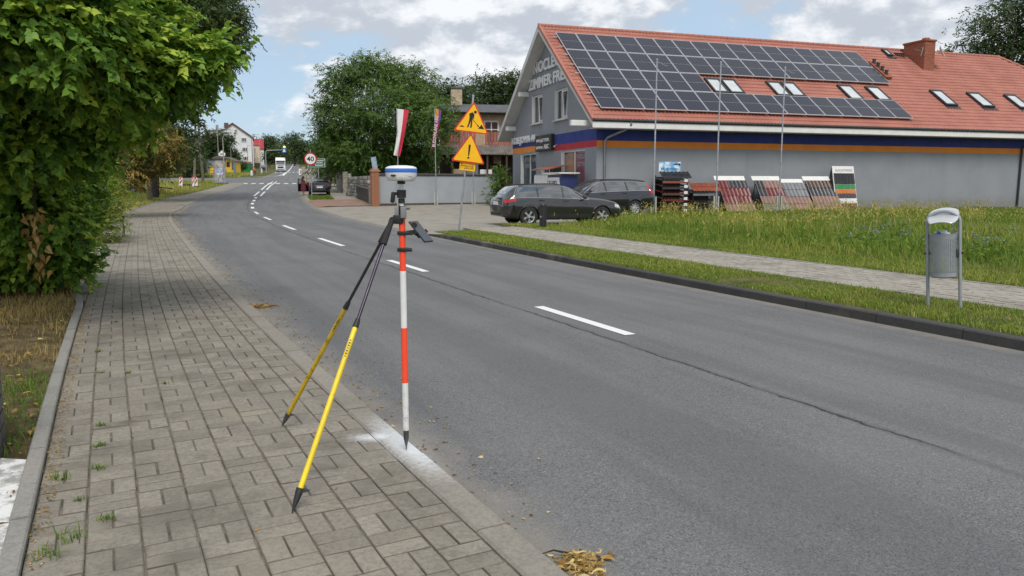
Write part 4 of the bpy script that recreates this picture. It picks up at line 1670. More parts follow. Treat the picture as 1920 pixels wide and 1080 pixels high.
rk = rack(3.0, 1.5, 6, 1.85, 'dark rack of roof tile samples under a blue sky banner', M_TDG, [M_TOR, M_TDG, M_TBR, M_TDR, M_TBR, M_TDG], True)
b = MB()
b.box((0.70, 0.48, 2.32), (1.25, 0.03, 0.52))
t = NT('sky_banner')
sx_ = t.sepx(t.obj())
cc = t.mix(t.ramp(t.noise(t.obj(), 4, 4), 0.42, 0.6), (0.16, 0.42, 0.72), (0.75, 0.82, 0.88))
M_BAN = t.fin(cc, 0.5)
bn = b.build('banner', M_BAN, rk)
M_NAVY = mat('navy_print', (0.02, 0.03, 0.07), 0.6)
text('banner_lettering', 'PRUSZYŃSKI', 1.0, 0.17, frame((0.2, 0.462, 2.15), LOCX, LOCZ, -LOCY), M_NAVY, bn, 0.004)
b = MB()
b.prism([(0.85, 2.42), (1.0, 2.50), (1.3, 2.50), (1.3, 2.38), (1.15, 2.44), (1.0, 2.42)], 0.458, 0.463, lambda x, z, dd: (x, dd, z))
b.build('banner_mark', M_NAVY, bn)
rack(4.75, 1.45, 3, 1.22, 'low rack of roof tile samples with an orange-red sheet on top', M_TOR, [M_TMG, M_TBR, M_TDG], False)

# gas bottle cabinet and counter by the shop door
gc = empty('gas_cabinet', shopw(-1.0, 2.1), SHOP_RZ, 'blue gas bottle cabinet with a white sign by the shop door', 'cabinet')
b = MB()
b.box((0, 0, 1.0), (0.9, 1.9, 1.9))
b.build('body', mat('navy_cabinet', (0.02, 0.03, 0.12), 0.5, var=0.1), gc)
b = MB()
b.bbox((-0.05, 0, 2.02), (1.15, 2.3, 0.07), 0.02)
b.build('roof_plate', M_WHITE, gc)
b = MB()
b.box((-0.47, 0, 1.50), (0.03, 1.6, 0.62))
sg = b.build('sign_plate', M_CARD, gc)
text('sign_lettering', 'GASPOL', 1.0, 0.26, frame((-0.488, 0.45, 1.38), (0, -1, 0), (0, 0, 1), (-1, 0, 0)), M_NAVY, sg, 0.004, 0.02)
b = MB()
b.prism([(0.72, 1.62), (0.55, 1.66), (0.52, 1.42), (0.60, 1.50)], -0.488, -0.492, lambda a, z, dd: (dd, a, z))
b.build('sign_mark', M_NAVY, sg)
for k in range(3):
    b = MB()
    b.box((-0.47, 0.5 - k * 0.42, 0.85), (0.03, 0.30, 0.42))
    b.build('notice', M_CARD if k != 1 else mat('navy_cabinet', (0.02, 0.03, 0.12)), gc)
ct = empty('locker', shopw(-0.6, 5.3), SHOP_RZ, 'pale locker with small printed numbers next to the gas cabinet', 'locker')
b = MB()
b.bbox((0, 0, 1.0), (0.7, 2.4, 2.0), 0.02)
b.build('body', M_SOFFIT, ct)
for k in range(4):
    b = MB()
    b.box((-0.36, -0.9 + k * 0.6, 1.72), (0.02, 0.54, 0.42))
    b.build('locker_door', M_WHITE, ct)
b = MB()
b.box((-0.36, 0, 1.15), (0.02, 2.2, 0.5))
b.build('front_panel', mat('navy_cabinet', (0.02, 0.03, 0.12)), ct)
# bins beside the far corner of the gable
for k, (a, nm, lb) in enumerate(((12.3, 'grey', 'grey plastic crate stack by the far gable corner'), (9.9, 'dark', 'dark container beside the shop window'))):
    e_ = empty('storage_bin', shopw(-0.65, a), SHOP_RZ, lb, 'bin')
    b = MB()
    b.bbox((0, 0, 0.62), (0.9, 1.5 if k == 0 else 1.1, 1.15), 0.05)
    b.build('body', mat(nm + '_bin', (0.20, 0.22, 0.23) if k == 0 else (0.03, 0.032, 0.035), 0.5, var=0.2), e_)
    b = MB()
    b.bbox((0, 0, 1.24), (1.0, 1.6 if k == 0 else 1.2, 0.09), 0.03)
    b.build('lid', mat(nm + '_bin_lid', (0.28, 0.30, 0.31) if k == 0 else (0.04, 0.042, 0.045), 0.5), e_)

# flagpoles without flags in the meadow
for px, py, top, lb in ((1225, 398, 113, 'bare flagpole nearest the wagon, left of the three by the displays'), (1342, 398, 118, 'bare flagpole between the tile racks and the leaning displays'), (1460, 396, 128, 'bare flagpole in front of the middle tile displays')):
    p = gnd(px, py, 0.1)
    p = at(px, py, 36.6 + (px - 1225) * 0.012)
    base = Vector((p.x, p.y, 0.1))
    tp = at(px + 7, top, p.y).z
    e_ = empty('flagpole', base, 0, lb, 'flagpole', 'bare flagpoles in the meadow')
    b = MB()
    b.tube([(0, 0, 0.2), (0, 0, tp - 0.1)], [0.045, 0.032], 10)
    pole = b.build('pole', M_GALV, e_, 40)
    b = MB()
    b.lathe([(0, 0.06), (0.05, 0.03), (0.055, 0), (0, -0.02)], 10, None, (0, 0, tp - 0.08))
    b.tube([(0, 0, tp - 0.15), (0.35, 0, tp - 0.32), (0.5, 0, tp - 0.36)], 0.012, 6)
    b.build('top_arm', M_GALV, e_, 40)
    b = MB()
    for dx in (-0.10, 0.10):
        b.box((dx, 0, 0.38), (0.07, 0.12, 0.9))
    b.build('foot_bracket', mat('concrete_post', (0.42, 0.41, 0.38), 0.9, var=0.15), e_)

# ================================================================== vehicles
def pchip(xs, ys, x):
    xs, ys = np.array(xs, float), np.array(ys, float)
    h = np.diff(xs)
    d = np.diff(ys) / h
    m = np.zeros(len(xs))
    for i in range(1, len(xs) - 1):
        if d[i - 1] * d[i] > 0:
            w1, w2 = 2 * h[i] + h[i - 1], h[i] + 2 * h[i - 1]
            m[i] = (w1 + w2) / (w1 / d[i - 1] + w2 / d[i])
    m[0], m[-1] = d[0], d[-1]
    x = np.clip(x, xs[0], xs[-1])
    i = np.clip(np.searchsorted(xs, x) - 1, 0, len(h) - 1)
    t = (x - xs[i]) / h[i]
    return (2 * t**3 - 3 * t**2 + 1) * ys[i] + (t**3 - 2 * t**2 + t) * h[i] * m[i] + (-2 * t**3 + 3 * t**2) * ys[i + 1] + (t**3 - t**2) * h[i] * m[i + 1]


M_TYRE = mat('tyre_rubber', (0.02, 0.02, 0.021), 0.85, var=0.2, scale=12)
M_RIM = mat('alloy_rim', (0.62, 0.63, 0.64), 0.3, 0.75, var=0.06)
M_CHROME = mat('chrome_trim', (0.75, 0.76, 0.77), 0.18, 0.9, var=0.04)
M_CARGLASS = mat('car_glass', (0.014, 0.017, 0.02), 0.03, 0, var=0.2, spec=1.0)
_cg = M_CARGLASS.node_tree.nodes['Principled BSDF']
_cg.inputs['Coat Weight'].default_value = 1.0
_cg.inputs['IOR'].default_value = 1.9
M_TAIL = mat('tail_light', (0.42, 0.010, 0.012), 0.15, var=0.15, spec=0.8)
M_HEAD = mat('head_light', (0.62, 0.64, 0.66), 0.08, 0.3, var=0.1, spec=0.9)
M_PLATE = mat('number_plate', (0.68, 0.69, 0.70), 0.5, var=0.05)
M_UNDER = mat('dark_cladding', (0.018, 0.018, 0.019), 0.7, var=0.2)


class Car:
    def __init__(self, spec):
        self.__dict__.update(spec)

    def section(self, x):
        top, belt = float(pchip(*self.top, x)), float(pchip(*self.belt, x))
        w, bot = float(pchip(*self.half, x)), float(pchip(*self.bot, x))
        rw = float(pchip(*self.roofw, x))
        belt = min(belt, top - 0.045)
        te = top - min(0.055, (top - belt) * 0.4)
        bw = w * 0.965
        mid = (bw * 0.52 + rw * 0.48 + 0.02, belt + (te - belt) * 0.5)
        return [(0, bot), (w * 0.80, bot), (w * 0.955, bot + 0.05), (w, bot + (belt - bot) * 0.50), (w * 0.992, belt - (belt - bot) * 0.16), (bw, belt), mid, (rw, te), (rw * 0.86, top - 0.018), (rw * 0.45, top - 0.002), (0, top + 0.004)]

    def sp(self, x, s):
        sec = self.section(x)
        i = min(int(s), len(sec) - 2)
        f = s - i
        return (sec[i][0] * (1 - f) + sec[i + 1][0] * f, sec[i][1] * (1 - f) + sec[i + 1][1] * f)

    def patch(self, x0, x1, s0, s1, off, side, nx=12, ns=5, slant0=0.0, slant1=0.0):
        """piece of the body surface set proud by off; slants lean the ends (x shift from bottom to top)"""
        b = MB()
        vs, fs = [], []
        for i in range(nx + 1):
            for j in range(ns + 1):
                f = j / ns
                xa, xb = x0 + slant0 * f, x1 + slant1 * f
                x = xa + (xb - xa) * i / nx
                s = s0 + (s1 - s0) * f
                y, z = self.sp(x, s)
                vs.append((x, side * (y + off), z + (off * 0.3 if s > 6.5 else 0)))
        for i in range(nx):
            for j in range(ns):
                a = i * (ns + 1) + j
                fs.append((a, a + 1, a + ns + 2, a + ns + 1))
        b.add(vs, fs)
        return b

    def across(self, x0, x1, s0, off, nx=10):
        """glass across the car (windscreen, tailgate window)"""
        b = MB()
        vs, fs = [], []
        ss = [s0 + (10 - s0) * k / 5 for k in range(6)]
        for i in range(nx + 1):
            x = x0 + (x1 - x0) * i / nx
            row = [self.sp(x, s) for s in ss]
            for (y, z) in row:
                vs.append((x, y, z + off))
            for (y, z) in row[:-1][::-1]:
                vs.append((x, -y, z + off))
        m_ = 11
        for i in range(nx):
            for j in range(m_ - 1):
                a = i * m_ + j
                fs.append((a, a + 1, a + m_ + 1, a + m_))
        b.add(vs, fs)
        return b

    def line(self, pts, r, side):
        b = MB()
        b.tube([(x, side * (self.sp(x, s)[0] + 0.004), self.sp(x, s)[1]) for x, s in pts], r, 6)
        return b


def wheel(parent, x, y, r, w, side, spokes, twin):
    e_ = bpy.data.objects.new('wheel', None)
    COL.objects.link(e_)
    e_.parent = parent
    e_.location = (x, y, r)
    Mx = Matrix.Rotation(R(90), 3, 'X')
    b = MB()
    b.lathe([(r * 0.66, -w / 2), (r * 0.93, -w / 2), (r * 0.985, -w * 0.42), (r, -w * 0.25), (r, w * 0.25), (r * 0.985, w * 0.42), (r * 0.93, w / 2), (r * 0.66, w / 2), (r * 0.66, -w / 2)], 36, Mx)
    b.build('tyre', M_TYRE, e_, 40)
    b = MB()
    f = -side * (w / 2 - 0.015)
    b.lathe([(r * 0.67, f), (r * 0.66, f + side * 0.012), (r * 0.60, f + side * 0.03), (r * 0.60, f + side * 0.12)], 36, Mx)
    for k in range(spokes):
        for da in ((-0.11, 0.11) if twin else (0.0,)):
            a = 2 * math.pi * k / spokes + 0.2
            Rk = Matrix.Rotation(a, 3, 'Y')
            p0 = Rk @ Vector((0.05 * r / 0.33, 0, 0))
            p1 = Matrix.Rotation(a + da * 1.1, 3, 'Y') @ Vector((r * 0.63, 0, 0))
            dv = (p1 - p0).normalized()
            sd_ = dv.cross(Vector((0, 1, 0)))
            hw = 0.017 if twin else 0.022
            yo = Vector((0, side * (w / 2 - 0.035), 0))
            vs = []
            for p, h_ in ((p0, hw * 1.3), (p1, hw)):
                for sg_ in (-1, 1):
                    for dep in (0, -side * 0.03):
                        vs.append(p + yo + sd_ * sg_ * h_ + Vector((0, dep, 0)))
            b.add(vs, [(0, 2, 3, 1), (4, 5, 7, 6), (0, 4, 6, 2), (1, 3, 7, 5), (0, 1, 5, 4), (2, 6, 7, 3)])
    b.cyl((0, side * (w / 2 - 0.05), 0), (0, side * (w / 2 - 0.012), 0), r * 0.20, r * 0.16, 16)
    b.build('rim', M_RIM, e_, 30)
    b = MB()
    b.cyl((0, side * (w / 2 - 0.10), 0), (0, side * (w / 2 - 0.07), 0), r * 0.62, n=24)
    b.build('brake_disc', M_UNDER, e_)
    return e_


def make_car(name, spec, loc, rz, scale, label, paint, cat='car', spokes=5, twin=True, open_door=False):
    c = Car(spec)
    root = empty(name, loc, rz, label, cat)
    root.scale = (scale, scale, scale)
    xs_ = np.concatenate([np.linspace(c.x0, c.x0 + 0.6, 14), np.linspace(c.x0 + 0.65, c.x1 - 0.5, 34), np.linspace(c.x1 - 0.46, c.x1, 12)])
    b = MB()
    vs, fs = [], []
    K = 11
    n = 2 * K - 2
    for x in xs_:
        sec = c.section(x)
        ring = [(x, y, z) for y, z in sec] + [(x, -y, z) for y, z in sec[1:-1][::-1]]
        vs += ring
    for i in range(len(xs_) - 1):
        for j in range(n):
            k = (j + 1) % n
            fs.append((i * n + j, i * n + k, (i + 1) * n + k, (i + 1) * n + j))
    fs.append(tuple(range(n)))
    fs.append(tuple(range((len(xs_) - 1) * n, len(xs_) * n))[::-1])
    b.add(vs, fs)
    body = b.build('body', paint, root, 0)
    cb = MB()
    for xa in (c.ax_r, c.ax_f):
        cb.cyl((xa, -1.3, c.wr - 0.01), (xa, 1.3, c.wr - 0.01), c.wr + 0.055, n=40)
    cut(body, cb)
    me = body.data
    me.polygons.foreach_set('use_smooth', [True] * len(me.polygons))
    me.set_sharp_from_angle(angle=R(32))
    me.materials.clear()
    me.materials.append(paint)
    for xa in (c.ax_r, c.ax_f):
        hw = float(pchip(*c.half, xa))
        for sd_ in (-1, 1):
            wheel(root, xa, sd_ * (hw - 0.125), c.wr, 0.22, sd_, spokes, twin)
            # wheel-arch lip
            b = MB()
            pts = []
            for k in range(17):
                a = math.pi * (k / 16)
                xx = xa + math.cos(a) * (c.wr + 0.06)
                zz_ = c.wr + math.sin(a) * (c.wr + 0.05)
                sec = c.section(xx)
                yv = np.interp(zz_, [p[1] for p in sec[1:6]], [p[0] for p in sec[1:6]])
                pts.append((xx, sd_ * (yv + 0.002), zz_))
            b.tube(pts, 0.014, 6)
            b.build('arch_lip', paint, root, 40)
    # windows
    for sd_ in (-1, 1):
        for (a0, a1, sl0, sl1) in c.side_windows:
            c.patch(a0, a1, 5.12, 6.86, 0.006, sd_, 12, 6, sl0, sl1).build('side_window', M_CARGLASS, root, 40)
        lo_ = [(x, 5.06) for x in np.linspace(c.trim[0], c.trim[1], 24)]
        hi_ = [(x, 6.93) for x in np.linspace(c.trim[0] + c.trim[2], c.trim[1] - c.trim[3], 24)][::-1]
        c.line(lo_ + hi_ + lo_[:1], 0.010 if c.chrome else 0.007, sd_).build('window_trim', M_CHROME if c.chrome else M_BLACKP, root, 40)
        for xh in c.handles:
            y, z = c.sp(xh, 4.45)
            hb = MB()
            hb.bbox((xh, sd_ * (y + 0.012), z), (0.20, 0.035, 0.035), 0.012)
            hb.build('door_handle', paint, root, 40)
        for xs0 in c.seams:
            b = MB()
            b.tube([(xs0 + 0.02 * math.sin(s * 1.2), sd_ * (c.sp(xs0, s)[0] + 0.0005), c.sp(xs0, s)[1]) for s in np.linspace(2.1, 5.0, 10)], 0.004, 4)
            b.build('door_seam', M_UNDER, root)
        ym, zm = c.sp(c.mirror, 5.3)
        b = MB()
        b.bbox((c.mirror + 0.02, sd_ * (ym + 0.13), zm + 0.05), (0.11, 0.20, 0.13), 0.04)
        b.cyl((c.mirror, sd_ * (ym - 0.02), zm - 0.02), (c.mirror + 0.02, sd_ * (ym + 0.08), zm + 0.02), 0.025, n=8)
        b.build('door_mirror', M_BLACKP if not c.chrome else paint, root, 40)
        for (a0, a1, s0, s1, mm, nm, s_l0, s_l1) in c.lights:
            c.patch(a0, a1, s0, s1, 0.010, sd_, 10, 5, s_l0, s_l1).build(nm, mm, root, 40)
        c.patch(c.ax_r + c.wr + 0.08, c.ax_f - c.wr - 0.08, 1.6, 2.5, 0.006, sd_, 10, 3).build('sill', M_UNDER, root, 40)
        if c.rails:
            b = MB()
            b.tube([(x, sd_ * (c.sp(x, 7.6)[0]), c.sp(x, 7.6)[1] + 0.03 + 0.02 * math.sin(math.pi * (x - c.rails[0]) / (c.rails[1] - c.rails[0]))) for x in np.linspace(c.rails[0], c.rails[1], 14)], 0.016, 6)
            b.build('roof_rail', M_CHROME if c.chrome and c.rail_chrome else M_BLACKP, root, 40)
    c.across(c.ws[0], c.ws[1], 7.35, 0.008).build('windscreen', M_CARGLASS, root, 40)
    c.across(c.rwn[0], c.rwn[1], 7.35, 0.008).build('rear_window', M_CARGLASS, root, 40)
    # rear: plate, badge, bumper trim
    b = MB()
    b.bbox((c.x0 - 0.006, 0, c.plate_z), (0.02, 0.50, 0.115), 0.006)
    b.build('number_plate', M_PLATE, root)
    b = MB()
    b.bbox((c.x0 + 0.012, 0, 0.42), (0.04, 1.05, 0.11), 0.015)
    b.build('bumper_insert', M_UNDER, root, 40)
    b = MB()
    b.bbox((c.x0 + 0.0, 0, c.plate_z + 0.11), (0.03, 0.7, 0.03), 0.008)
    b.build('boot_trim', M_CHROME, root)
    b = MB()
    b.bbox((c.x1 - 0.0, 0, 0.48), (0.05, 0.85, 0.22), 0.03)
    b.build('grille', M_UNDER, root)
    return root, c


AUDI = dict(x0=-2.35, x1=2.35, ax_r=-1.42, ax_f=1.40, wr=0.325, plate_z=0.78, chrome=True, rail_chrome=False,
            top=([-2.35, -2.31, -2.20, -2.02, -1.80, -1.3, -0.5, 0.05, 0.5, 0.92, 1.05, 1.5, 1.95, 2.22, 2.35], [0.72, 0.95, 1.06, 1.25, 1.375, 1.425, 1.44, 1.40, 1.22, 1.005, 0.975, 0.93, 0.84, 0.72, 0.52]),
            belt=([-2.35, -1.9, -1.0, 0.0, 0.95, 1.6, 2.1, 2.35], [0.90, 0.965, 0.955, 0.925, 0.89, 0.83, 0.72, 0.48]),
            half=([-2.35, -2.28, -2.05, -1.5, 0.0, 1.4, 1.95, 2.2, 2.35], [0.66, 0.76, 0.86, 0.905, 0.915, 0.905, 0.84, 0.72, 0.48]),
            bot=([-2.35, -2.0, -1.6, 1.6, 2.1, 2.35], [0.33, 0.27, 0.20, 0.19, 0.22, 0.28]),
            roofw=([-2.35, -2.0, -1.6, 0.0, 0.5, 0.95, 1.3, 2.0, 2.35], [0.60, 0.60, 0.585, 0.60, 0.66, 0.76, 0.78, 0.70, 0.38]),
            side_windows=[(-1.98, -1.12, 0.22, 0.02), (-1.05, -0.16, 0.02, 0.03), (-0.10, 0.74, 0.03, -0.42)], trim=(-2.02, 0.86, 0.22, 0.48), handles=(-0.95, -0.02), seams=(-1.02, -0.13, 0.78), mirror=0.62,
            lights=[(-2.31, -1.90, 3.95, 4.9, M_TAIL, 'tail_light', 0.0, -0.02), (1.92, 2.22, 3.7, 4.7, M_HEAD, 'headlight', 0.0, -0.06)], rails=(-1.7, 0.0), ws=(0.12, 0.90), rwn=(-2.17, -1.86))
VOLVO = dict(AUDI, x0=-2.41, x1=2.41, ax_r=-1.42, ax_f=1.42, wr=0.335, plate_z=0.92, rail_chrome=False,
             top=([-2.41, -2.37, -2.28, -2.15, -1.98, -1.5, -0.5, 0.1, 0.55, 1.0, 1.12, 1.6, 2.1, 2.3, 2.41], [0.80, 1.02, 1.15, 1.36, 1.465, 1.51, 1.53, 1.50, 1.31, 1.07, 1.03, 0.98, 0.90, 0.76, 0.55]),
             belt=([-2.41, -1.9, -1.0, 0.0, 1.0, 1.6, 2.1, 2.41], [1.06, 1.07, 1.045, 1.01, 0.96, 0.90, 0.80, 0.5]),
             half=([-2.41, -2.33, -2.05, -1.5, 0.0, 1.4, 1.95, 2.28, 2.41], [0.74, 0.83, 0.90, 0.925, 0.93, 0.92, 0.87, 0.76, 0.52]),
             roofw=([-2.41, -2.1, -1.7, 0.0, 0.5, 1.0, 1.4, 2.1, 2.41], [0.66, 0.64, 0.63, 0.63, 0.69, 0.80, 0.82, 0.75, 0.42]),
             side_windows=[(-2.10, -1.10, 0.10, 0.03), (-1.02, -0.12, 0.02, 0.03), (-0.05, 0.82, 0.03, -0.42)], trim=(-2.14, 0.92, 0.10, 0.46), handles=(-0.92, 0.06), seams=(-1.0, -0.08, 0.86), mirror=0.70,
             lights=[(-2.36, -2.16, 4.0, 7.0, M_TAIL, 'tail_light', 0.0, 0.16), (1.95, 2.28, 3.7, 4.7, M_HEAD, 'headlight', 0.0, -0.06)], rails=(-2.0, 0.1), ws=(0.16, 0.98), rwn=(-2.25, -2.02))
OPEL = dict(AUDI, x0=-2.3, x1=2.3, ax_r=-1.35, ax_f=1.35, wr=0.32, plate_z=0.66, chrome=False,
            top=([-2.3, -2.27, -2.2, -2.0, -1.55, -1.42, -0.95, -0.45, 0.1, 0.55, 1.0, 1.15, 1.6, 2.0, 2.3], [0.72, 0.98, 1.05, 1.085, 1.12, 1.16, 1.385, 1.46, 1.44, 1.27, 1.02, 0.98, 0.92, 0.82, 0.5]),
            belt=([-2.3, -1.9, -1.0, 0.0, 1.0, 1.6, 2.1, 2.3], [0.97, 1.0, 0.98, 0.95, 0.92, 0.85, 0.74, 0.45]),
            half=([-2.3, -2.24, -2.0, -1.5, 0.0, 1.4, 1.95, 2.2, 2.3], [0.72, 0.80, 0.87, 0.90, 0.90, 0.89, 0.83, 0.72, 0.5]),
            roofw=([-2.3, -2.0, -1.5, -0.95, 0.0, 0.5, 1.0, 1.4, 2.1, 2.3], [0.72, 0.78, 0.75, 0.62, 0.60, 0.66, 0.77, 0.78, 0.68, 0.4]),
            side_windows=[(-1.42, -1.05, 0.30, 0.06), (-1.0, -0.2, 0.06, 0.03), (-0.12, 0.82, 0.03, -0.42)], trim=(-1.46, 0.92, 0.30, 0.46), handles=(-0.9, 0.0), seams=(-0.95, -0.15, 0.86), mirror=0.68,
            lights=[(-2.285, -1.98, 3.6, 4.9, M_TAIL, 'tail_light', 0.0, 0.0), (1.95, 2.2, 3.7, 4.7, M_HEAD, 'headlight', 0.0, -0.06)], rails=None, ws=(0.16, 0.97), rwn=(-1.38, -0.92))

P_GREY = mat('graphite_car_paint', (0.014, 0.0135, 0.0145), 0.30, 0.0, var=0.06, scale=2, spec=0.3, coat=1.0)
P_BLACK = mat('black_car_paint', (0.004, 0.005, 0.008), 0.3, 0.0, var=0.06, scale=2, spec=0.3, coat=1.0)
P_BLACK2 = mat('black_saloon_paint', (0.004, 0.004, 0.005), 0.3, 0.0, var=0.06, scale=2, spec=0.25, coat=0.7)

for _m in (P_GREY, P_BLACK, P_BLACK2):
    _m.node_tree.nodes['Principled BSDF'].inputs['Coat IOR'].default_value = 1.75
SC = 1.08
th = R(20)
fw, lf = Vector((math.cos(th), math.sin(th), 0)), Vector((-math.sin(th), math.cos(th), 0))
SA = 1.0
rear_c = Vector((0.58, 26.9, 0.07))
loc = rear_c + fw * (1.42 * SA) + lf * (0.82 * SA)
make_car('estate_car', AUDI, loc, th, SA, 'dark graphite estate car parked by the footpath, nose in the tall grass', P_GREY)
th = R(199)
fw, lf = Vector((math.cos(th), math.sin(th), 0)), Vector((-math.sin(th), math.cos(th), 0))
loc = Vector((5.55, 35.1, 0.07)) + fw * (1.42 * SC) - lf * (0.82 * SC)
make_car('estate_car', VOLVO, loc, th, SC, 'black estate car with chrome window trim and tall red tail lights by the shop wall', P_BLACK, spokes=10, twin=False)
dv = Vector((-0.266, 0.964, 0))
th = math.atan2(dv.y, dv.x)
p = gnd(600, 367, 0.09)
op_loc = p + dv * 2.35
op_loc.z = gz(op_loc.y) + 0.09
opel, oc = make_car('saloon_car', OPEL, op_loc, th, 1.0, 'black saloon car parked beyond the speed sign with its driver door open', P_BLACK2)
# open driver's door swung out to the left
dr = MB()
hx = 0.86
yh, zb_ = 0.90, 0.25
Mz = Matrix.Rotation(R(62), 3, 'Z')
prof = [(0, 0.28), (0, 0.92), (-0.42, 1.36), (-0.98, 1.40), (-1.0, 0.92), (-1.0, 0.28)]
dr.prism(prof, -0.05, 0.03, lambda x, z, d: Vector((hx, yh, 0)) + Mz.inverted() @ Vector((x, d, z)) * 1.0)
dd_ = dr.build('open_door', P_BLACK2, opel)
dr = MB()
prof = [(-0.10, 0.95), (-0.46, 1.31), (-0.92, 1.34), (-0.93, 0.95)]
for d0, d1 in ((-0.056, -0.051), (0.031, 0.036)):
    dr.prism(prof, d0, d1, lambda x, z, d: Vector((hx, yh, 0)) + Mz.inverted() @ Vector((x, d, z)) * 1.0)
dr.build('door_glass', mat('hazy_glass', (0.20, 0.22, 0.22), 0.1, spec=0.8), dd_)

# oncoming lorry
p = gnd(526.5, 322.5)
th = math.atan2(-0.95, 0.28)
lorry = empty('lorry', p, th, 'white articulated lorry coming downhill towards the camera', 'lorry')
M_LW = mat('white_lorry_paint', (0.68, 0.69, 0.69), 0.4, var=0.05, scale=0.8, dirt=0.1)
b = MB()
b.bbox((-8.2, 0, 2.45), (11.5, 2.55, 2.75), 0.04)
b.build('trailer', M_LW, lorry, 40)
b = MB()
b.prism([(0, 0.45), (0, 1.95), (-0.18, 2.95), (-0.7, 3.85), (-2.0, 3.95), (-2.0, 0.45)], -1.24, 1.24, lambda x, z, d: (x, d, z))
b.build('cab', M_LW, lorry)
b = MB()
b.prism([(0.012, 1.98), (-0.155, 2.88), (-0.175, 2.88), (-0.02, 1.98)], -1.1, 1.1, lambda x, z, d: (x, d, z))
b.build('windscreen', M_CARGLASS, lorry)
b = MB()
b.bbox((0.0, 0, 2.98), (0.5, 2.3, 0.14), 0.03)
b.build('sun_visor', M_UNDER, lorry)
for z, h_, m in ((1.72, 0.12, M_UNDER), (1.25, 0.42, M_UNDER), (0.62, 0.42, mat('grey_bumper', (0.22, 0.22, 0.225), 0.5))):
    b = MB()
    b.bbox((0.015, 0, z), (0.06, 1.55 if z > 1 else 1.9, h_), 0.02)
    b.build('grille', m, lorry)
for sd_ in (-1, 1):
    b = MB()
    b.bbox((0.02, sd_ * 0.95, 0.85), (0.08, 0.36, 0.2), 0.03)
    b.build('headlight', M_HEAD, lorry)
    b = MB()
    b.bbox((-0.15, sd_ * 1.45, 2.25), (0.12, 0.22, 0.75), 0.04)
    b.cyl((-0.3, sd_ * 1.2, 2.6), (-0.15, sd_ * 1.45, 2.6), 0.03)
    b.build('mirror', M_UNDER, lorry)
    for x in (-0.95, -4.2, -10.8, -12.1):
        e_ = bpy.data.objects.new('wheel', None)
        COL.objects.link(e_)
        e_.parent = lorry
        e_.location = (x, sd_ * 1.05, 0.5)
        b = MB()
        b.cyl((0, -0.15, 0), (0, 0.15, 0), 0.5, n=24)
        b.build('tyre', M_TYRE, e_)
        b = MB()
        b.cyl((0, sd_ * 0.14, 0), (0, sd_ * 0.165, 0), 0.28, n=18)
        b.build('rim', M_GREYM, e_)


# ================================================================== people
M_SKIN = mat('skin', (0.50, 0.29, 0.20), 0.55, var=0.06)
M_HAIR = mat('dark_hair', (0.018, 0.012, 0.009), 0.55, var=0.2)


def person(label, loc, rz, h, joints, edges, radii, cloth, hair_len, group=None):
    root = empty('person', loc, rz, label, 'person', group)
    k = h / 1.72
    me = bpy.data.meshes.new('body')
    me.from_pydata([tuple(c * k for c in j) for j in joints], edges, [])
    o = link(me, 'body', None)
    sk = o.modifiers.new('skin', 'SKIN')
    sk.use_smooth_shade = True
    for i, r_ in enumerate(radii):
        me.skin_vertices[0].data[i].radius = (r_[0] * k, r_[1] * k)
    me.skin_vertices[0].data[0].use_root = True
    o.modifiers.new('sub', 'SUBSURF').levels = 2
    dg = bpy.context.evaluated_depsgraph_get()
    bm_ = bpy.data.meshes.new_from_object(o.evaluated_get(dg))
    bpy.data.objects.remove(o)
    bm_.name = 'body'
    mats = [M_SKIN] + [c[1] for c in cloth]
    bm_.materials.clear()
    for m in mats:
        bm_.materials.append(m)
    for poly in bm_.polygons:
        c = poly.center / k
        poly.material_index = 0
        for i, (fn, m) in enumerate(cloth):
            if fn(c):
                poly.material_index = i + 1
        poly.use_smooth = True
    body = link(bm_, 'body', root)
    hd = Vector(joints[3]) * k
    b = MB()
    hp = [(0.0, 0.145), (0.06, 0.132), (0.10, 0.08), (0.113, 0.02), (0.108, -0.04)]
    b.lathe([(r_ * k, z * k) for r_, z in hp], 16, Matrix.Diagonal((1.08, 0.95, 1.0)), hd + Vector((-0.018, 0, 0.0)))
    if hair_len:
        b.tube([hd + Vector((-0.06, 0, 0.02)) * k, hd + Vector((-0.10, 0, -0.12)) * k, hd + Vector((-0.11, 0, -hair_len)) * k], [0.09 * k, 0.095 * k, 0.04 * k], 10)
    b.build('hair', M_HAIR, root, 60)
    b = MB()
    for sd_ in (-1, 1):
        b.lathe([(0, 0.012 * k), (0.011 * k, 0), (0, -0.012 * k)], 8, None, hd + Vector((0.098, sd_ * 0.034, 0.0)) * k)
    b.add([hd + Vector(v) * k for v in ((0.10, -0.016, -0.035), (0.10, 0.016, -0.035), (0.128, 0, -0.04), (0.105, 0, 0.01))], [(0, 1, 2), (0, 2, 3), (1, 3, 2)])
    b.build('face', M_SKIN, root)
    return root


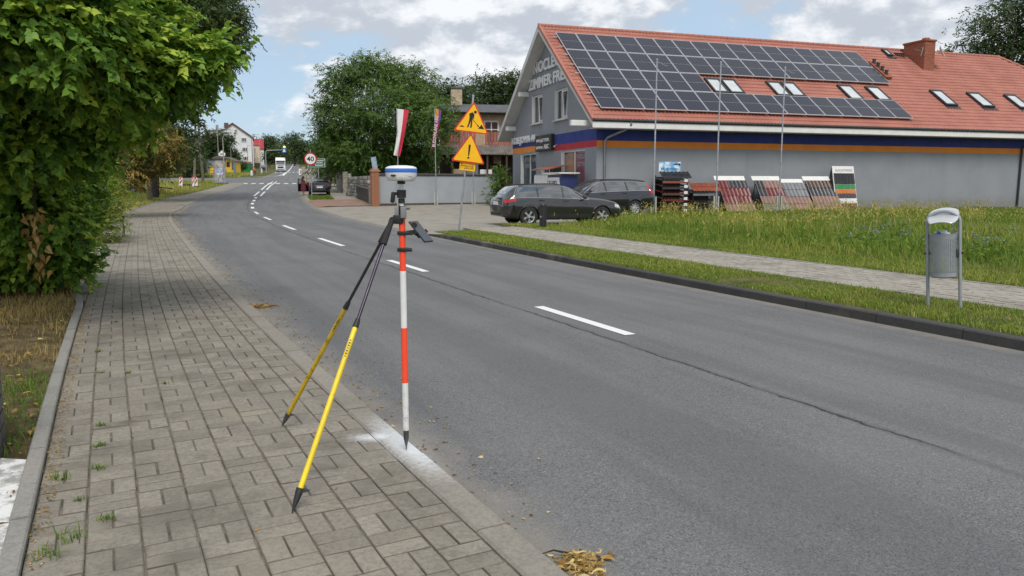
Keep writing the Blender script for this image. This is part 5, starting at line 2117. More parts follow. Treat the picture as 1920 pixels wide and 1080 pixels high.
# joints: 0 pelvis 1 chest 2 neck 3 head 4 l_hip 5 l_knee 6 l_ankle 7 l_toe 8 r_hip.. 12 l_sh 13 l_el 14 l_wr 15 l_hand 16 r_sh ...
def skeleton(lhand, rhand, lstep=0.0, rstep=0.0, lean=0.0, lel=None, rel=None):
    J = [(0, 0, 0.95), (lean * 0.4, 0, 1.30), (lean * 0.75, 0, 1.47), (lean, 0, 1.60),
         (0, 0.09, 0.90), (lstep * 0.5 + 0.03, 0.10, 0.50), (lstep, 0.10, 0.09), (lstep + 0.13, 0.11, 0.035),
         (0, -0.09, 0.90), (rstep * 0.5 + 0.03, -0.10, 0.50), (rstep, -0.10, 0.09), (rstep + 0.13, -0.11, 0.035)]
    sl, sr = Vector((lean * 0.6, 0.19, 1.39)), Vector((lean * 0.6, -0.19, 1.39))
    for s, hnd, el in ((sl, lhand, lel), (sr, rhand, rel)):
        h_ = Vector(hnd)
        m_ = Vector(el) if el else (s + h_) / 2 + Vector((-0.05, 0.05 if s.y > 0 else -0.05, -0.02))
        e_ = (h_ - m_).normalized()
        J += [tuple(s), tuple(m_), tuple(h_), tuple(h_ + e_ * 0.09)]
    E_ = [(0, 1), (1, 2), (2, 3), (0, 4), (4, 5), (5, 6), (6, 7), (0, 8), (8, 9), (9, 10), (10, 11), (1, 12), (12, 13), (13, 14), (14, 15), (1, 16), (16, 17), (17, 18), (18, 19)]
    Rr = [(0.15, 0.12), (0.16, 0.12), (0.055, 0.055), (0.085, 0.10), (0.085, 0.085), (0.06, 0.06), (0.042, 0.042), (0.04, 0.03), (0.085, 0.085), (0.06, 0.06), (0.042, 0.042), (0.04, 0.03)] + [(0.055, 0.055), (0.042, 0.042), (0.032, 0.032), (0.036, 0.022)] * 2
    return J, E_, Rr


M_DRESS = mat('dark_red_dress', (0.11, 0.012, 0.022), 0.8, var=0.2, scale=6)
M_DARKCL = mat('dark_clothes', (0.014, 0.014, 0.017), 0.85, var=0.2)
M_JEANS = mat('grey_jeans', (0.06, 0.062, 0.075), 0.85, var=0.2)
M_HIVIS = mat('hi_vis_orange', (0.80, 0.16, 0.015), 0.6, var=0.1)
wl = op_loc + dv * 0.1 + Vector((-0.964, -0.266, 0)) * 1.32
J, E_, Rr = skeleton((0.25, 0.22, 0.98), (0.22, -0.24, 0.95), 0.05, -0.05, 0.02)
w_ = person('woman in a dark red dress standing at the open car door', (wl.x, wl.y, gz(wl.y) + 0.05), R(65), 1.66, J, E_, Rr, [(lambda c: c.z < 1.40 and c.z > 0.4 and abs(c.y) < 0.17, M_DRESS)], 0.34)
b = MB()
b.lathe([(0.13, 1.40), (0.16, 1.28), (0.145, 1.08), (0.19, 0.92), (0.23, 0.65), (0.25, 0.42), (0.235, 0.42)], 18, Matrix.Diagonal((0.85, 1.1, 0.965)), (0.0, 0, 0))
b.build('dress', M_DRESS, w_, 60)
pp = gnd(620.5, 355, 0.09)
J, E_, Rr = skeleton((0.30, 0.12, 1.10), (0.05, -0.28, 0.85), 0.22, -0.22, 0.04)
person('person in black top and grey jeans walking on the path behind the saloon', (pp.x, pp.y, gz(pp.y) + 0.09), R(250), 1.74, J, E_, Rr, [(lambda c: c.z <= 0.98, M_JEANS), (lambda c: 0.98 < c.z < 1.45, M_DARKCL), (lambda c: c.z < 0.09, M_DARKCL)], 0.0)
pp = gnd(478.5, 328.5)
J, E_, Rr = skeleton((0.42, 0.15, 0.95), (0.42, -0.10, 0.85), 0.18, -0.18, 0.22)
person('road worker in an orange hi-vis vest bending beside the verge', (pp.x, pp.y, gz(pp.y)), R(200), 1.9, J, E_, Rr, [(lambda c: c.z <= 0.93, M_DARKCL), (lambda c: 0.93 < c.z < 1.47, M_HIVIS)], 0.0)
b = MB()
b.prism([(-0.22, 0), (0.22, 0), (0.2, 1.0), (-0.2, 1.0)], -0.12, 0.12, lambda x, z, d: (x, d, z))
b.prism([(-0.1, 1.0), (0.1, 1.0), (0.08, 1.12), (-0.08, 1.12)], -0.05, 0.05, lambda x, z, d: (x, d, z))
jk = b.build('marker_box', M_WHITE)
pj = gnd(475.5, 329)
jk.location = (pj.x - 0.4, pj.y, gz(pj.y))
tag(jk, 'small white marker box at the worker\'s feet', 'marker')

# ================================================================== survey equipment in the foreground
def proj(p):
    d = Vector(p) - Vector((0, 0, CAM_H))
    f = d.y * math.cos(PITCH) - d.z * math.sin(PITCH)
    u = d.y * math.sin(PITCH) + d.z * math.cos(PITCH)
    return 960 + F_PX * d.x / f, 540 - F_PX * u / f


M_POLEW = mat('worn_white_enamel', (0.70, 0.70, 0.68), 0.45, var=0.06, scale=8, dirt=0.75, dirtcol=(0.10, 0.09, 0.085))
M_POLEW2 = mat('white_enamel', (0.74, 0.74, 0.73), 0.35, var=0.05, scale=8, dirt=0.12, dirtcol=(0.3, 0.3, 0.3))
M_POLER = mat('fluorescent_red_enamel', (0.92, 0.075, 0.03), 0.4, var=0.06, scale=8, dirt=0.14, dirtcol=(0.75, 0.3, 0.2))
M_YEL = mat('yellow_enamel', (0.78, 0.58, 0.012), 0.35, var=0.10, scale=10, dirt=0.38, dirtcol=(0.25, 0.2, 0.12))
M_YELD = mat('shaded_worn_yellow_enamel', (0.50, 0.34, 0.012), 0.4, var=0.12, scale=10, dirt=0.75, dirtcol=(0.05, 0.04, 0.02))  # yellow for the shadowed leg: shade mixed into the colour, scuffs on top
M_PURP = mat('dark_anodised_tube', (0.055, 0.045, 0.065), 0.3, 0.7, var=0.15)
M_STEELT = mat('worn_steel', (0.16, 0.16, 0.165), 0.35, 0.85, var=0.2, scale=14)
M_GREYP = mat('grey_plastic', (0.20, 0.20, 0.205), 0.5, var=0.1)
M_SCREEN = mat('phone_screen', (0.035, 0.045, 0.06), 0.18, var=0.1, spec=0.7)

PB_ = gnd(762, 845, 0.038)
pz = lambda y: at(757, y, PB_.y).z - PB_.z      # height above the tip
rod = empty('survey_pole', PB_, 0, 'red and white ranging pole standing on the kerb', 'survey pole')


def seg(name, y0, y1, r, m, r1=None, n=18, parent=None):
    b = MB()
    b.cyl((0, 0, pz(y0)), (0, 0, pz(y1)), r, r1, n)
    return b.build(name, m, parent or rod, 40)


b = MB()
b.lathe([(0.0005, 0), (0.004, pz(838)), (0.0125, pz(824)), (0.0150, pz(822)), (0.0150, pz(806))], 18)
b.build('point', M_STEELT, rod, 30)
seg('white_section', 806, 717.5, 0.0168, M_POLEW)
seg('red_section', 717.5, 614.5, 0.0168, M_POLER)
seg('white_section', 614.5, 508, 0.0168, M_POLEW2)
seg('red_section', 508, 408, 0.0168, M_POLER)
seg('inner_tube', 408, 338, 0.0115, M_POLEW2)
for (y0, y1, r, nm) in ((411, 386, 0.019, 'clamp'), (381, 372, 0.017, 'collar'), (371, 356, 0.024, 'height_lock'), (345, 338, 0.021, 'adapter')):
    seg(nm, y0, y1, r, M_BLACKP)
b = MB()
b.bbox((-0.045, -0.005, pz(370)), (0.022, 0.028, 0.058), 0.008, Matrix.Rotation(R(8), 3, 'Y'))
b.cyl((-0.02, 0, pz(363)), (-0.048, -0.004, pz(363)), 0.008)
b.build('lock_lever', M_BLACKP, rod, 40)
b = MB()
b.bbox((0.012, -0.026, pz(398)), (0.030, 0.022, 0.062), 0.006)
b.bbox((-0.024, -0.01, pz(396)), (0.022, 0.03, 0.045), 0.005)
b.cyl((0.02, 0.0, pz(390)), (0.043, 0.0, pz(390)), 0.009)
b.build('clamp_body', M_GREYP, rod, 40)
for y in (468, 437):
    b = MB()
    b.bbox((0.004, 0, pz(y)), (0.062 if y == 468 else 0.058, 0.042, 0.022), 0.006)
    b.cyl((0.03, -0.012, pz(y)), (0.052, -0.012, pz(y)), 0.010, n=10)
    b.build('bracket', M_BLACKP, rod, 40)

# receiver screwed on top
rec = empty('satellite_receiver', PB_ + Vector((0, 0, pz(339))), 0, 'white satellite receiver with blue band on top of the pole', 'receiver')
RB = 0.083
Zr = pz(310) - pz(339)
b = MB()
b.lathe([(0.0, 0.0), (RB * 0.80, 0.0), (RB * 0.90, 0.006), (RB * 0.965, Zr * 0.30), (RB * 1.0, Zr * 0.52)], 48)
b.build('lower_shell', M_WHITE, rec, 40)
b = MB()
b.lathe([(RB * 1.0, Zr * 0.52), (RB * 1.012, Zr * 0.55), (RB * 1.012, Zr * 0.76), (RB * 1.0, Zr * 0.79)], 48)
b.build('blue_band', mat('receiver_blue', (0.035, 0.16, 0.55), 0.35, var=0.05), rec, 50)
b = MB()
b.lathe([(RB * 1.0, Zr * 0.79), (RB * 0.95, Zr * 0.87), (RB * 0.75, Zr * 0.95), (RB * 0.4, Zr * 0.99), (0, Zr)], 48)
b.build('dome', M_WHITE, rec, 50)
b = MB()
b.bbox((-0.030, -RB * 0.935, Zr * 0.33), (0.026, 0.012, 0.010), 0.002)
b.build('port', M_BLACKP, rec)
b = MB()
b.tube([(x, -math.sqrt(max(0, (RB * 0.968) ** 2 - x * x)) + 0.001, Zr * (0.36 - 0.10 * ((x - 0.01) / 0.05) ** 2)) for x in np.linspace(-0.035, 0.062, 12)], 0.0015, 5)
b.build('shell_seam', M_GREYP, rec)
b = MB()
b.bbox((0.045, -RB * 0.80, 0.002), (0.045, 0.035, 0.010), 0.003)
b.build('foot_catch', M_GREYP, rec)

# bipod
bip = empty('bipod', PB_ + Vector((0, 0, 0)), 0, 'yellow and black bipod legs propping the survey pole', 'bipod')
top = Vector((-0.012, 0.0, pz(409)))
b = MB()
b.bbox((-0.018, 0.0, pz(411)), (0.055, 0.05, 0.05), 0.01)
b.cyl((-0.05, -0.03, pz(411)), (-0.05, 0.03, pz(411)), 0.013, n=12)
b.build('hinge', M_BLACKP, bip, 40)
for (tx, ty, jx, jy, gx, gy, lower, upper, dy, lab) in ((528, 800, 648, 575, 716, 455, M_YELD, M_BLACKP, 0.018, 'shadowed'), (547, 963, 671, 610, 722, 458, M_YEL, M_PURP, -0.018, 'near')):
    tip = gnd(tx, ty, 0.03) - PB_
    T = Vector((-0.052, dy, pz(413)))

    def at_px(yp):
        lo_, hi_ = 0.0, 1.0
        for _ in range(40):
            m_ = (lo_ + hi_) / 2
            if proj(PB_ + T + (tip - T) * m_)[1] < yp:
                lo_ = m_
            else:
                hi_ = m_
        return T + (tip - T) * lo_
    d = (tip - T).normalized()
    J_ = at_px(jy)
    G_ = at_px(gy)
    leg = bpy.data.objects.new('leg', None)
    COL.objects.link(leg)
    leg.parent = bip
    foot = tip - d * 0.105
    b = MB()
    b.tube([T, G_], [0.0145, 0.0165], 14)
    b.build('grip', mat('foam_grip', (0.02, 0.02, 0.021), 0.9, var=0.2), leg, 40)
    b = MB()
    b.cyl(G_, J_, 0.0085, n=14)
    b.build('upper_tube', upper, leg, 40)
    b = MB()
    b.cyl(J_ - d * 0.035, J_ + d * 0.012, 0.0125, 0.0165, 14)
    b.build('leg_lock', M_BLACKP, leg, 40)
    b = MB()
    b.cyl(J_ + d * 0.012, foot, 0.0128, n=16)
    b.build('lower_tube', lower, leg, 40)
    b = MB()
    sv_ = d.cross(Vector((0, -1, 0))).normalized()
    fv_ = sv_.cross(d)
    if fv_.y > 0:
        fv_ = -fv_
    for k in range(7):
        b.box(J_ + d * (0.085 + 0.014 * k) + fv_ * 0.0127, (0.009 if k % 3 else 0.005, 0.0012, 0.008), frame((0, 0, 0), sv_, fv_, d).to_3x3())
    b.build('printed_marks', M_SIGNK if 'M_SIGNK' in globals() else M_BLACKP, leg)
    b = MB()
    side_v = Vector((1, -0.25, 0)).normalized()
    b.cyl(foot - d * 0.01, foot + d * 0.018, 0.0185, 0.017, 14)
    b.tube([foot + d * 0.012, foot + d * 0.05, tip], [0.0165, 0.013, 0.001], 12)
    b.prism([(0.0, -0.012), (0.05, -0.004), (0.0, 0.014)], -0.008, 0.008, lambda a, c, e: foot + side_v * a + d * c + Vector((0, 1, 0)) * e)
    b.build('spike', M_STEELT if lower is M_YELD else M_BLACKP, leg, 40)

# telephone in its holder
b = MB()
C0 = Vector((at(790, 434, PB_.y).x, PB_.y - 0.02, at(790, 434, PB_.y).z))
ax = Vector((0.60, -0.38, -0.70)).normalized()
bx_ = Vector((0.82, -0.40, 0.0))
bx_ = (Vector((0.535, 0.845, 0.0)) - ax * Vector((0.535, 0.845, 0.0)).dot(ax)).normalized()
nx_ = ax.cross(bx_)
if nx_.z < 0:
    nx_ = -nx_
PM = frame((0, 0, 0), ax, bx_, nx_).to_3x3()
ph = empty('smartphone', C0, 0, 'black smartphone tilted in a holder beside the pole', 'smartphone')
b.bbox((0, 0, 0), (0.150, 0.074, 0.009), 0.004, PM)
b.build('case', M_BLACKP, ph, 40)
b = MB()
b.box(nx_ * 0.0047, (0.140, 0.068, 0.0008), PM)
b.build('screen', M_SCREEN, ph)
hd = empty('phone_holder', C0, 0, 'black clamp arm holding the smartphone to the pole', 'holder')
b = MB()
b.bbox(-nx_ * 0.014 + ax * 0.0, (0.055, 0.06, 0.014), 0.004, PM)
b.build('cradle', M_BLACKP, hd, 40)
for s_ in (-1, 1):
    b = MB()
    b.bbox(bx_ * (s_ * 0.042) - nx_ * 0.004, (0.022, 0.008, 0.026), 0.003, PM)
    b.build('jaw', M_BLACKP, hd, 40)
b = MB()
b.tube([-nx_ * 0.016, Vector((-0.05, 0.0, 0.0)), Vector((-0.085, 0.02, pz(437) + PB_.z - C0.z))], [0.013, 0.010, 0.010], 10)
b.cyl(Vector((-0.035, -0.012, 0.035)), Vector((-0.035, 0.02, 0.035)), 0.016, n=16)
b.cyl(Vector((-0.05, -0.03, -0.005)), Vector((-0.05, 0.0, -0.005)), 0.013, n=14)
b.build('arm', M_BLACKP, hd, 40)

# ================================================================== litter bin on the verge
b0, b1 = gnd(1742, 572, 0.12), gnd(1799, 582, 0.12)
mid_ = (b0 + b1) / 2
ang = math.atan2(b1.y - b0.y, b1.x - b0.x)
hw = (b1 - b0).length / 2
hw = 0.160
ang = R(-36)
bin_ = empty('litter_bin', mid_, ang, 'grey perforated litter bin hung in a leaning tubular frame', 'bin')
bin_.rotation_euler = (R(1.0), R(-4.0), ang)
M_BING = mat('grey_powder_coat', (0.31, 0.335, 0.36), 0.45, 0.3, var=0.08, scale=6, dirt=0.1)
b = MB()
pts = [(-hw, 0, -0.1), (-hw, 0, 0.98)] + [(-hw * math.cos(math.pi * k / 12), 0, 0.98 + 0.105 * math.sin(math.pi * k / 12)) for k in range(1, 12)] + [(hw, 0, 0.98), (hw, 0, -0.1)]
b.tube(pts, 0.0185, 12)
b.build('frame', M_BING, bin_, 40)
rb, z0b, z1b = 0.134, 0.36, 0.84
b = MB()
NC_, NR_ = 44, 28
for i in range(NC_):
    for j in range(NR_):
        a0, a1 = 2 * math.pi * i / NC_, 2 * math.pi * (i + 1) / NC_
        q0, q1 = z0b + (z1b - z0b) * (0.09 + 0.80 * j / NR_), z0b + (z1b - z0b) * (0.09 + 0.80 * (j + 1) / NR_)
        am, qm, da, dq = (a0 + a1) / 2, (q0 + q1) / 2, (a1 - a0) * 0.29, (q1 - q0) * 0.29
        P_ = lambda a, z: (rb * math.cos(a), rb * math.sin(a), z)
        b.add([P_(a0, q0), P_(a1, q0), P_(a1, q1), P_(a0, q1), P_(am - da, qm - dq), P_(am + da, qm - dq), P_(am + da, qm + dq), P_(am - da, qm + dq)], [(0, 1, 5, 4), (1, 2, 6, 5), (2, 3, 7, 6), (3, 0, 4, 7)])
b.build('perforated_basket', M_BING, bin_, fix=False)
b = MB()
b.lathe([(rb, z0b + 0.09 * (z1b - z0b)), (rb, z0b), (rb * 0.9, z0b - 0.012), (0, z0b - 0.012)], 52)
b.build('basket_base', M_BING, bin_, 40)
b = MB()
b.lathe([(rb, z0b + 0.89 * (z1b - z0b)), (rb + 0.003, z1b - 0.02), (rb + 0.007, z1b), (rb - 0.004, z1b), (rb - 0.004, z1b - 0.03)], 52)
b.build('basket_rim', M_BING, bin_, 40)
b = MB()
vs, fs = [], []
for i in range(15):
    f = i / 14 - 0.5
    for j in range(9):
        g = j / 8 - 0.5
        wx = 0.155 * (1 - 0.35 * (2 * g) ** 2)
        vs.append((2 * f * wx, g * 0.44, 1.05 + 0.07 * math.sin(g * 3.0) - 0.018 * abs(2 * f) ** 2.2))
for i in range(14):
    for j in range(8):
        a = i * 9 + j
        fs.append((a, a + 9, a + 10, a + 1))
b.add(vs, fs)
hood = b.build('hood', mat('brushed_hood', (0.60, 0.61, 0.62), 0.4, 0.45, var=0.06), bin_, 60)
sm_ = hood.modifiers.new('thick', 'SOLIDIFY')
sm_.thickness = 0.006
b = MB()
for s_ in (-1, 1):
    b.cyl((s_ * (hw - 0.04), 0, 0.62), (s_ * (hw + 0.035), 0, 0.62), 0.014, n=10)
b.bbox((hw - 0.035, -0.02, 0.62), (0.04, 0.05, 0.09), 0.008)
b.build('pivot', M_DARKM, bin_, 40)
bt = empty('plastic_bottle', mid_ + Matrix.Rotation(ang, 3, 'Z') @ Vector((-0.075, -0.02, z1b - 0.025)), 0, 'clear plastic bottle with a blue cap in the litter bin', 'bottle')
b = MB()
b.tube([(-0.02, 0, 0.03), (0.02, 0.0, 0.028), (0.09, 0.02, 0.0)], [0.016, 0.03, 0.03], 12)
b.build('body', mat('clear_plastic', (0.55, 0.62, 0.68), 0.1, var=0.1, spec=0.8), bt, 40)
b = MB()
b.cyl((-0.045, 0, 0.032), (-0.02, 0, 0.03), 0.016, n=12)
b.build('cap', mat('blue_cap', (0.02, 0.15, 0.65), 0.4), bt)

# bollard by the estate car
pb = gnd(1018, 428, 0.115)
bo = empty('bollard', pb, 0, 'short black steel bollard in front of the graphite estate car', 'bollard')
b = MB()
b.cyl((0, 0, -0.1), (0, 0, 0.74), 0.115, n=20)
b.lathe([(0.115, 0.74), (0.10, 0.77), (0.03, 0.79), (0, 0.79)], 20)
b.build('post', M_BLACKP, bo, 40)
b = MB()
b.cyl((-0.08, -0.10, 0.37), (-0.07, -0.13, 0.37), 0.03, n=10)
b.build('eyelet', M_GREYM, bo)

# ================================================================== road signs
M_SIGNY = mat('sign_yellow', (0.94, 0.50, 0.012), 0.4, var=0.04, spec=0.4)
M_SIGNR = mat('sign_red', (0.62, 0.04, 0.02), 0.4, var=0.06)
M_SIGNW = mat('sign_white', (0.76, 0.76, 0.75), 0.4, var=0.04)
M_SIGNK = mat('sign_black', (0.012, 0.012, 0.012), 0.5, var=0.1)
M_SIGNB = mat('sign_back_grey', (0.35, 0.36, 0.37), 0.5, 0.4)
sp_ = gnd(860, 433, 0.12)
sign = empty('warning_sign', sp_, 0, 'leaning post with roadworks and exclamation warning triangles over a yellow plate', 'road sign')
lean = at(888, 178, sp_.y - 0.1) - sp_
ld = lean.normalized()
b = MB()
b.tube([-ld * 0.2, ld * lean.length], 0.030, 12)
b.build('post', M_GALV, sign, 40)
sxv = (Vector((1, 0.10, 0)) - ld * Vector((1, 0.10, 0)).dot(ld)).normalized()
snv = sxv.cross(ld)          # towards the camera
if snv.y > 0:
    snv = -snv


def rounded_tri(side, r, n=5):
    h = side * math.sqrt(3) / 2
    cs_ = [(-side / 2, 0), (side / 2, 0), (0, h)]
    cen = (0, h / 3)
    out = []
    angs = [(210, 270 + 60 - 30), (300 - 0, 0), (60, 120)]
    pts = []
    for k, (cx, cy) in enumerate(cs_):
        dx, dy = cen[0] - cx, cen[1] - cy
        l_ = math.hypot(dx, dy)
        ox, oy = cx + dx / l_ * 2 * r, cy + dy / l_ * 2 * r
        a_mid = math.atan2(-dy, -dx)
        for i in range(n + 1):
            a = a_mid - R(60) + R(120) * i / n
            pts.append((ox + r * math.cos(a), oy + r * math.sin(a)))
    return pts


def sign_xyz(origin):
    return lambda a, b_, d: origin + sxv * a + ld * b_ + snv * d


def triangle_sign(cx_px, y_bot, y_top, Y, rot):
    h = (at(cx_px, y_top, Y) - at(cx_px, y_bot, Y)).length
    side = h / (math.sqrt(3) / 2) * 1.04
    o = at(cx_px, y_bot, Y)
    return o, side


Yb = sp_.y - 0.06
for (cx, yb_, yt, kind) in ((883, 249, 189, 'works'), (877, 305, 248, 'bang')):
    o = at(cx, yb_, Yb - 0.02) - sp_ + snv * 0.045
    h = at(cx, yt, Yb).z - at(cx, yb_, Yb).z
    side = h * 2 / math.sqrt(3) * 0.985
    fn = sign_xyz(o)
    b = MB()
    b.prism(rounded_tri(side, 0.035), 0.0, 0.012, fn)
    pl = b.build('sign_plate', M_SIGNR, sign)
    s2 = side * 0.88
    fn2 = sign_xyz(o + ld * (side * 0.037))
    b = MB()
    b.prism(rounded_tri(s2, 0.028), 0.0122, 0.0155, fn2)
    b.build('sign_face', M_SIGNY, pl)
    b = MB()
    if kind == 'bang':
        b.prism([(-0.018, 0.20), (0.018, 0.20), (0.032, 0.50), (0.018, 0.53), (-0.018, 0.53), (-0.032, 0.50)], 0.016, 0.018, fn)
        b.prism([(0.032 * math.cos(a), 0.145 + 0.032 * math.sin(a)) for a in np.linspace(0, 2 * math.pi, 13)[:-1]], 0.016, 0.018, fn)
    else:
        k = side / 0.95

        def P(poly):
            b.prism([(x * k, y * k) for x, y in poly], 0.016, 0.018, fn)
        P([(0.055 + 0.04 * math.cos(a), 0.545 + 0.04 * math.sin(a)) for a in np.linspace(0, 2 * math.pi, 13)[:-1]])   # head
        P([(-0.10, 0.49), (-0.02, 0.535), (0.035, 0.49), (0.02, 0.42), (-0.01, 0.34), (-0.085, 0.345), (-0.075, 0.42), (-0.095, 0.44)])   # trunk
        P([(-0.085, 0.345), (-0.03, 0.345), (-0.055, 0.24), (-0.09, 0.13), (-0.13, 0.13), (-0.10, 0.22)])     # rear leg
        P([(-0.04, 0.345), (-0.008, 0.345), (0.005, 0.25), (0.0, 0.13), (-0.045, 0.13), (-0.035, 0.24)])     # front leg
        P([(0.02, 0.49), (0.04, 0.47), (0.035, 0.37), (0.01, 0.35), (0.005, 0.37), (0.018, 0.385)])        # near arm
        P([(-0.10, 0.44), (-0.09, 0.42), (-0.06, 0.36), (-0.085, 0.37)])                                    # far arm
        P([(-0.05, 0.385), (-0.045, 0.40), (0.16, 0.215), (0.15, 0.205)])                                   # shovel shaft
        P([(0.13, 0.235), (0.165, 0.225), (0.20, 0.165), (0.15, 0.185)])                                    # shovel blade
        P([(0.17, 0.13), (0.255, 0.245), (0.34, 0.13)])                                                     # heap
        P([(-0.34, 0.125), (-0.26, 0.17), (-0.18, 0.125)])                                                  # small heap
    b.build('sign_symbol', M_SIGNK, pl)
o = at(861, 318, Yb) - sp_ + snv * 0.045
w = at(890, 318, Yb).x - at(861, 318, Yb).x
h = at(875, 301, Yb).z - at(875, 318, Yb).z
fn = sign_xyz(o)
b = MB()
b.prism([(0, 0), (w, 0), (w, h), (0, h)], 0.0, 0.01, fn)
pl = b.build('text_plate', M_SIGNY, sign)
text('plate_lettering', 'Przecisk', w * 0.86, h * 0.62, frame(o + sxv * w * 0.07 + ld * h * 0.16 + snv * 0.011, sxv, ld, snv), M_SIGNK, pl, 0.002)

# speed limit sign
p = gnd(585, 371, 0.09)
ss_ = empty('speed_sign', p, 0, 'round red-rimmed speed limit sign reading 40 on a grey post', 'road sign')
zt = at(585, 298, p.y).z - p.z
b = MB()
b.cyl((0, 0, -0.2), (0, 0, zt + 0.75), 0.035, n=10)
b.build('post', M_GALV, ss_, 40)
rs_ = (at(596.5, 298, p.y).x - at(572.5, 298, p.y).x) / 2
fnS = lambda a, z, d: Vector((a, -0.05 - d, zt + z))
circ = lambda r_: [(r_ * math.cos(a), r_ * math.sin(a)) for a in np.linspace(0, 2 * math.pi, 37)[:-1]]
b = MB()
b.prism(circ(rs_), 0, 0.02, fnS)
pl = b.build('sign_plate', mat('sign_deep_red', (0.40, 0.012, 0.014), 0.4), ss_)
b = MB()
b.prism(circ(rs_ * 0.80), 0.021, 0.026, fnS)
b.build('sign_face', M_SIGNW, pl)
text('sign_number', '40', rs_ * 1.15, rs_ * 0.74, frame((-rs_ * 0.58, -0.078, zt - rs_ * 0.36), (1, 0, 0), (0, 0, 1), (0, -1, 0)), M_SIGNK, pl, 0.006, 0.02)
# green direction board
p = gnd(600.5, 366, 0.09)
p = at(600.5, 362, 71.5)
gs = empty('direction_sign', (p.x, p.y, gz(p.y)), 0, 'green direction board with white lines behind the speed limit sign', 'road sign')
zt, zb2 = at(600, 297.5, p.y).z - gz(p.y), at(600, 313.5, p.y).z - gz(p.y)
xl_, xr_ = at(577, 300, p.y).x - p.x, at(609.5, 300, p.y).x - p.x
b = MB()
b.cyl((-0.1, 0.04, -0.2), (-0.1, 0.04, zt), 0.045, n=10)
b.build('post', M_GALV, gs, 40)
b = MB()
b.bbox(((xl_ + xr_) / 2, 0, (zt + zb2) / 2), (xr_ - xl_, 0.04, zt - zb2), 0.015)
pl = b.build('sign_plate', M_SIGNW, gs)
b = MB()
for (q0, q1) in ((0.40, 0.97), (0.05, 0.35)):
    b.box(((xl_ + xr_) / 2, -0.023, zb2 + (zt - zb2) * (q0 + q1) / 2), (xr_ - xl_ - 0.10, 0.006, (zt - zb2) * (q1 - q0)))
b.build('sign_face', mat('sign_green', (0.004, 0.13, 0.075), 0.4), pl)
b = MB()
for (q, x0_, x1_) in ((0.78, 0.50, 0.92), (0.56, 0.50, 0.86), (0.20, 0.42, 0.88)):
    n_ = 9
    for k in range(n_):
        xx = xl_ + (xr_ - xl_) * (x0_ + (x1_ - x0_) * (k + 0.4) / n_)
        b.box((xx, -0.028, zb2 + (zt - zb2) * q), ((xr_ - xl_) * (x1_ - x0_) / n_ * 0.62, 0.004, 0.10))
b.build('sign_strokes', M_SIGNW, pl)

# flagpoles with flags at the grey wall
WALL_A, WALL_B = gnd(711, 386, 0.06), gnd(935, 381.5, 0.06)
wdir = (WALL_B - WALL_A)
wdir.z = 0
wlen = wdir.length
wdir.normalize()
wn_ = Vector((wdir.y, -wdir.x, 0))


def flag(px, label, kind):
    Y = WALL_A.y - 0.35 + (px - 711) * 0.009
    base = at(px, 386, Y)
    base.z = gz(Y) + 0.06
    e_ = empty('flagpole', base, 0, label, 'flagpole', 'flagpoles in front of the grey wall')
    ztop = at(px - 4, 203 if kind != 'bare' else 178, Y).z - base.z
    b = MB()
    b.tube([(0, 0, 0), (-0.02, 0, ztop)], [0.035, 0.026], 10)
    b.build('pole', M_GALV, e_, 40)
    b = MB()
    for dx in (-0.09, 0.09):
        b.box((dx, 0, 0.42), (0.06, 0.10, 0.85))
    b.build('foot_bracket', mat('concrete_post', (0.42, 0.41, 0.38), 0.9, var=0.15), e_)
    if kind == 'bare':
        return e_
    fl = MB()
    n, m_ = 26, 9
    vs, fs = [], []
    wtop = 0.72 if kind == 'pl' else 0.40
    hh = at(px, 203, Y).z - at(px, 290 if kind == 'pl' else 284, Y).z
    for i in range(n + 1):
        f = i / n
        wd = wtop * (1 - 0.86 * f ** 1.15) if kind == 'pl' else wtop * (0.95 - 0.25 * f)
        lean_ = (-0.30 * f ** 2) if kind == 'pl' else (-0.62 * f ** 1.6)
        for j in range(m_ + 1):
            g = j / m_
            x = lean_ * (0.55 + 0.45 * g) + (0.02 + wd * g if kind == 'pl' else 0.03 + wd * g)
            if kind == 'pl':
                x = 0.02 + wd * g - 0.28 * f ** 2.2 * (1 - g)
            vs.append((x, -0.03 + 0.10 * math.sin(g * 5 + f * 4) * (0.25 + f), ztop - 0.03 - hh * f - 0.09 * g))
    for i in range(n):
        for j in range(m_):
            a = i * (m_ + 1) + j
            if kind == 'pl':
                fl.m(0 if j < 5 else 1)
            else:
                fl.m(0 if i < 5 and j < 5 else (1 if j > 4 and i < 8 else 2))
            fs = [(a, a + 1, a + m_ + 2, a + m_ + 1)]
            fl.v += [] 
            fl.f.append(fs[0])
            fl.mi.append(fl.cur)
    fl.v = vs
    if kind == 'pl':
        ms = [mat('flag_white', (0.72, 0.70, 0.69), 0.8, var=0.06), mat('flag_red', (0.55, 0.03, 0.07), 0.8, var=0.08)]
    else:
        ms = [mat('flag_orange', (0.62, 0.24, 0.03), 0.8, var=0.1), mat('flag_violet', (0.12, 0.06, 0.22), 0.8, var=0.1), mat('flag_crimson', (0.42, 0.025, 0.10), 0.8, var=0.1)]
    fo = fl.build('flag', ms, e_, 60, fix=False)
    if kind != 'pl':
        text('flag_lettering', 'BUDOWLANE ABC', hh * 0.72, 0.2, frame((0.0, -0.16, ztop - hh * 0.9), (0.12, 0, 1), (-1, 0, 0.12), (0, -1, 0)), M_SIGNW, fo, 0.004)
    return e_


flag(748, 'flagpole flying a furled white and red flag behind the receiver', 'pl')
flag(818, 'flagpole with a narrow crimson and violet banner', 'banner')
flag(888, 'bare flagpole behind the warning signs', 'bare')

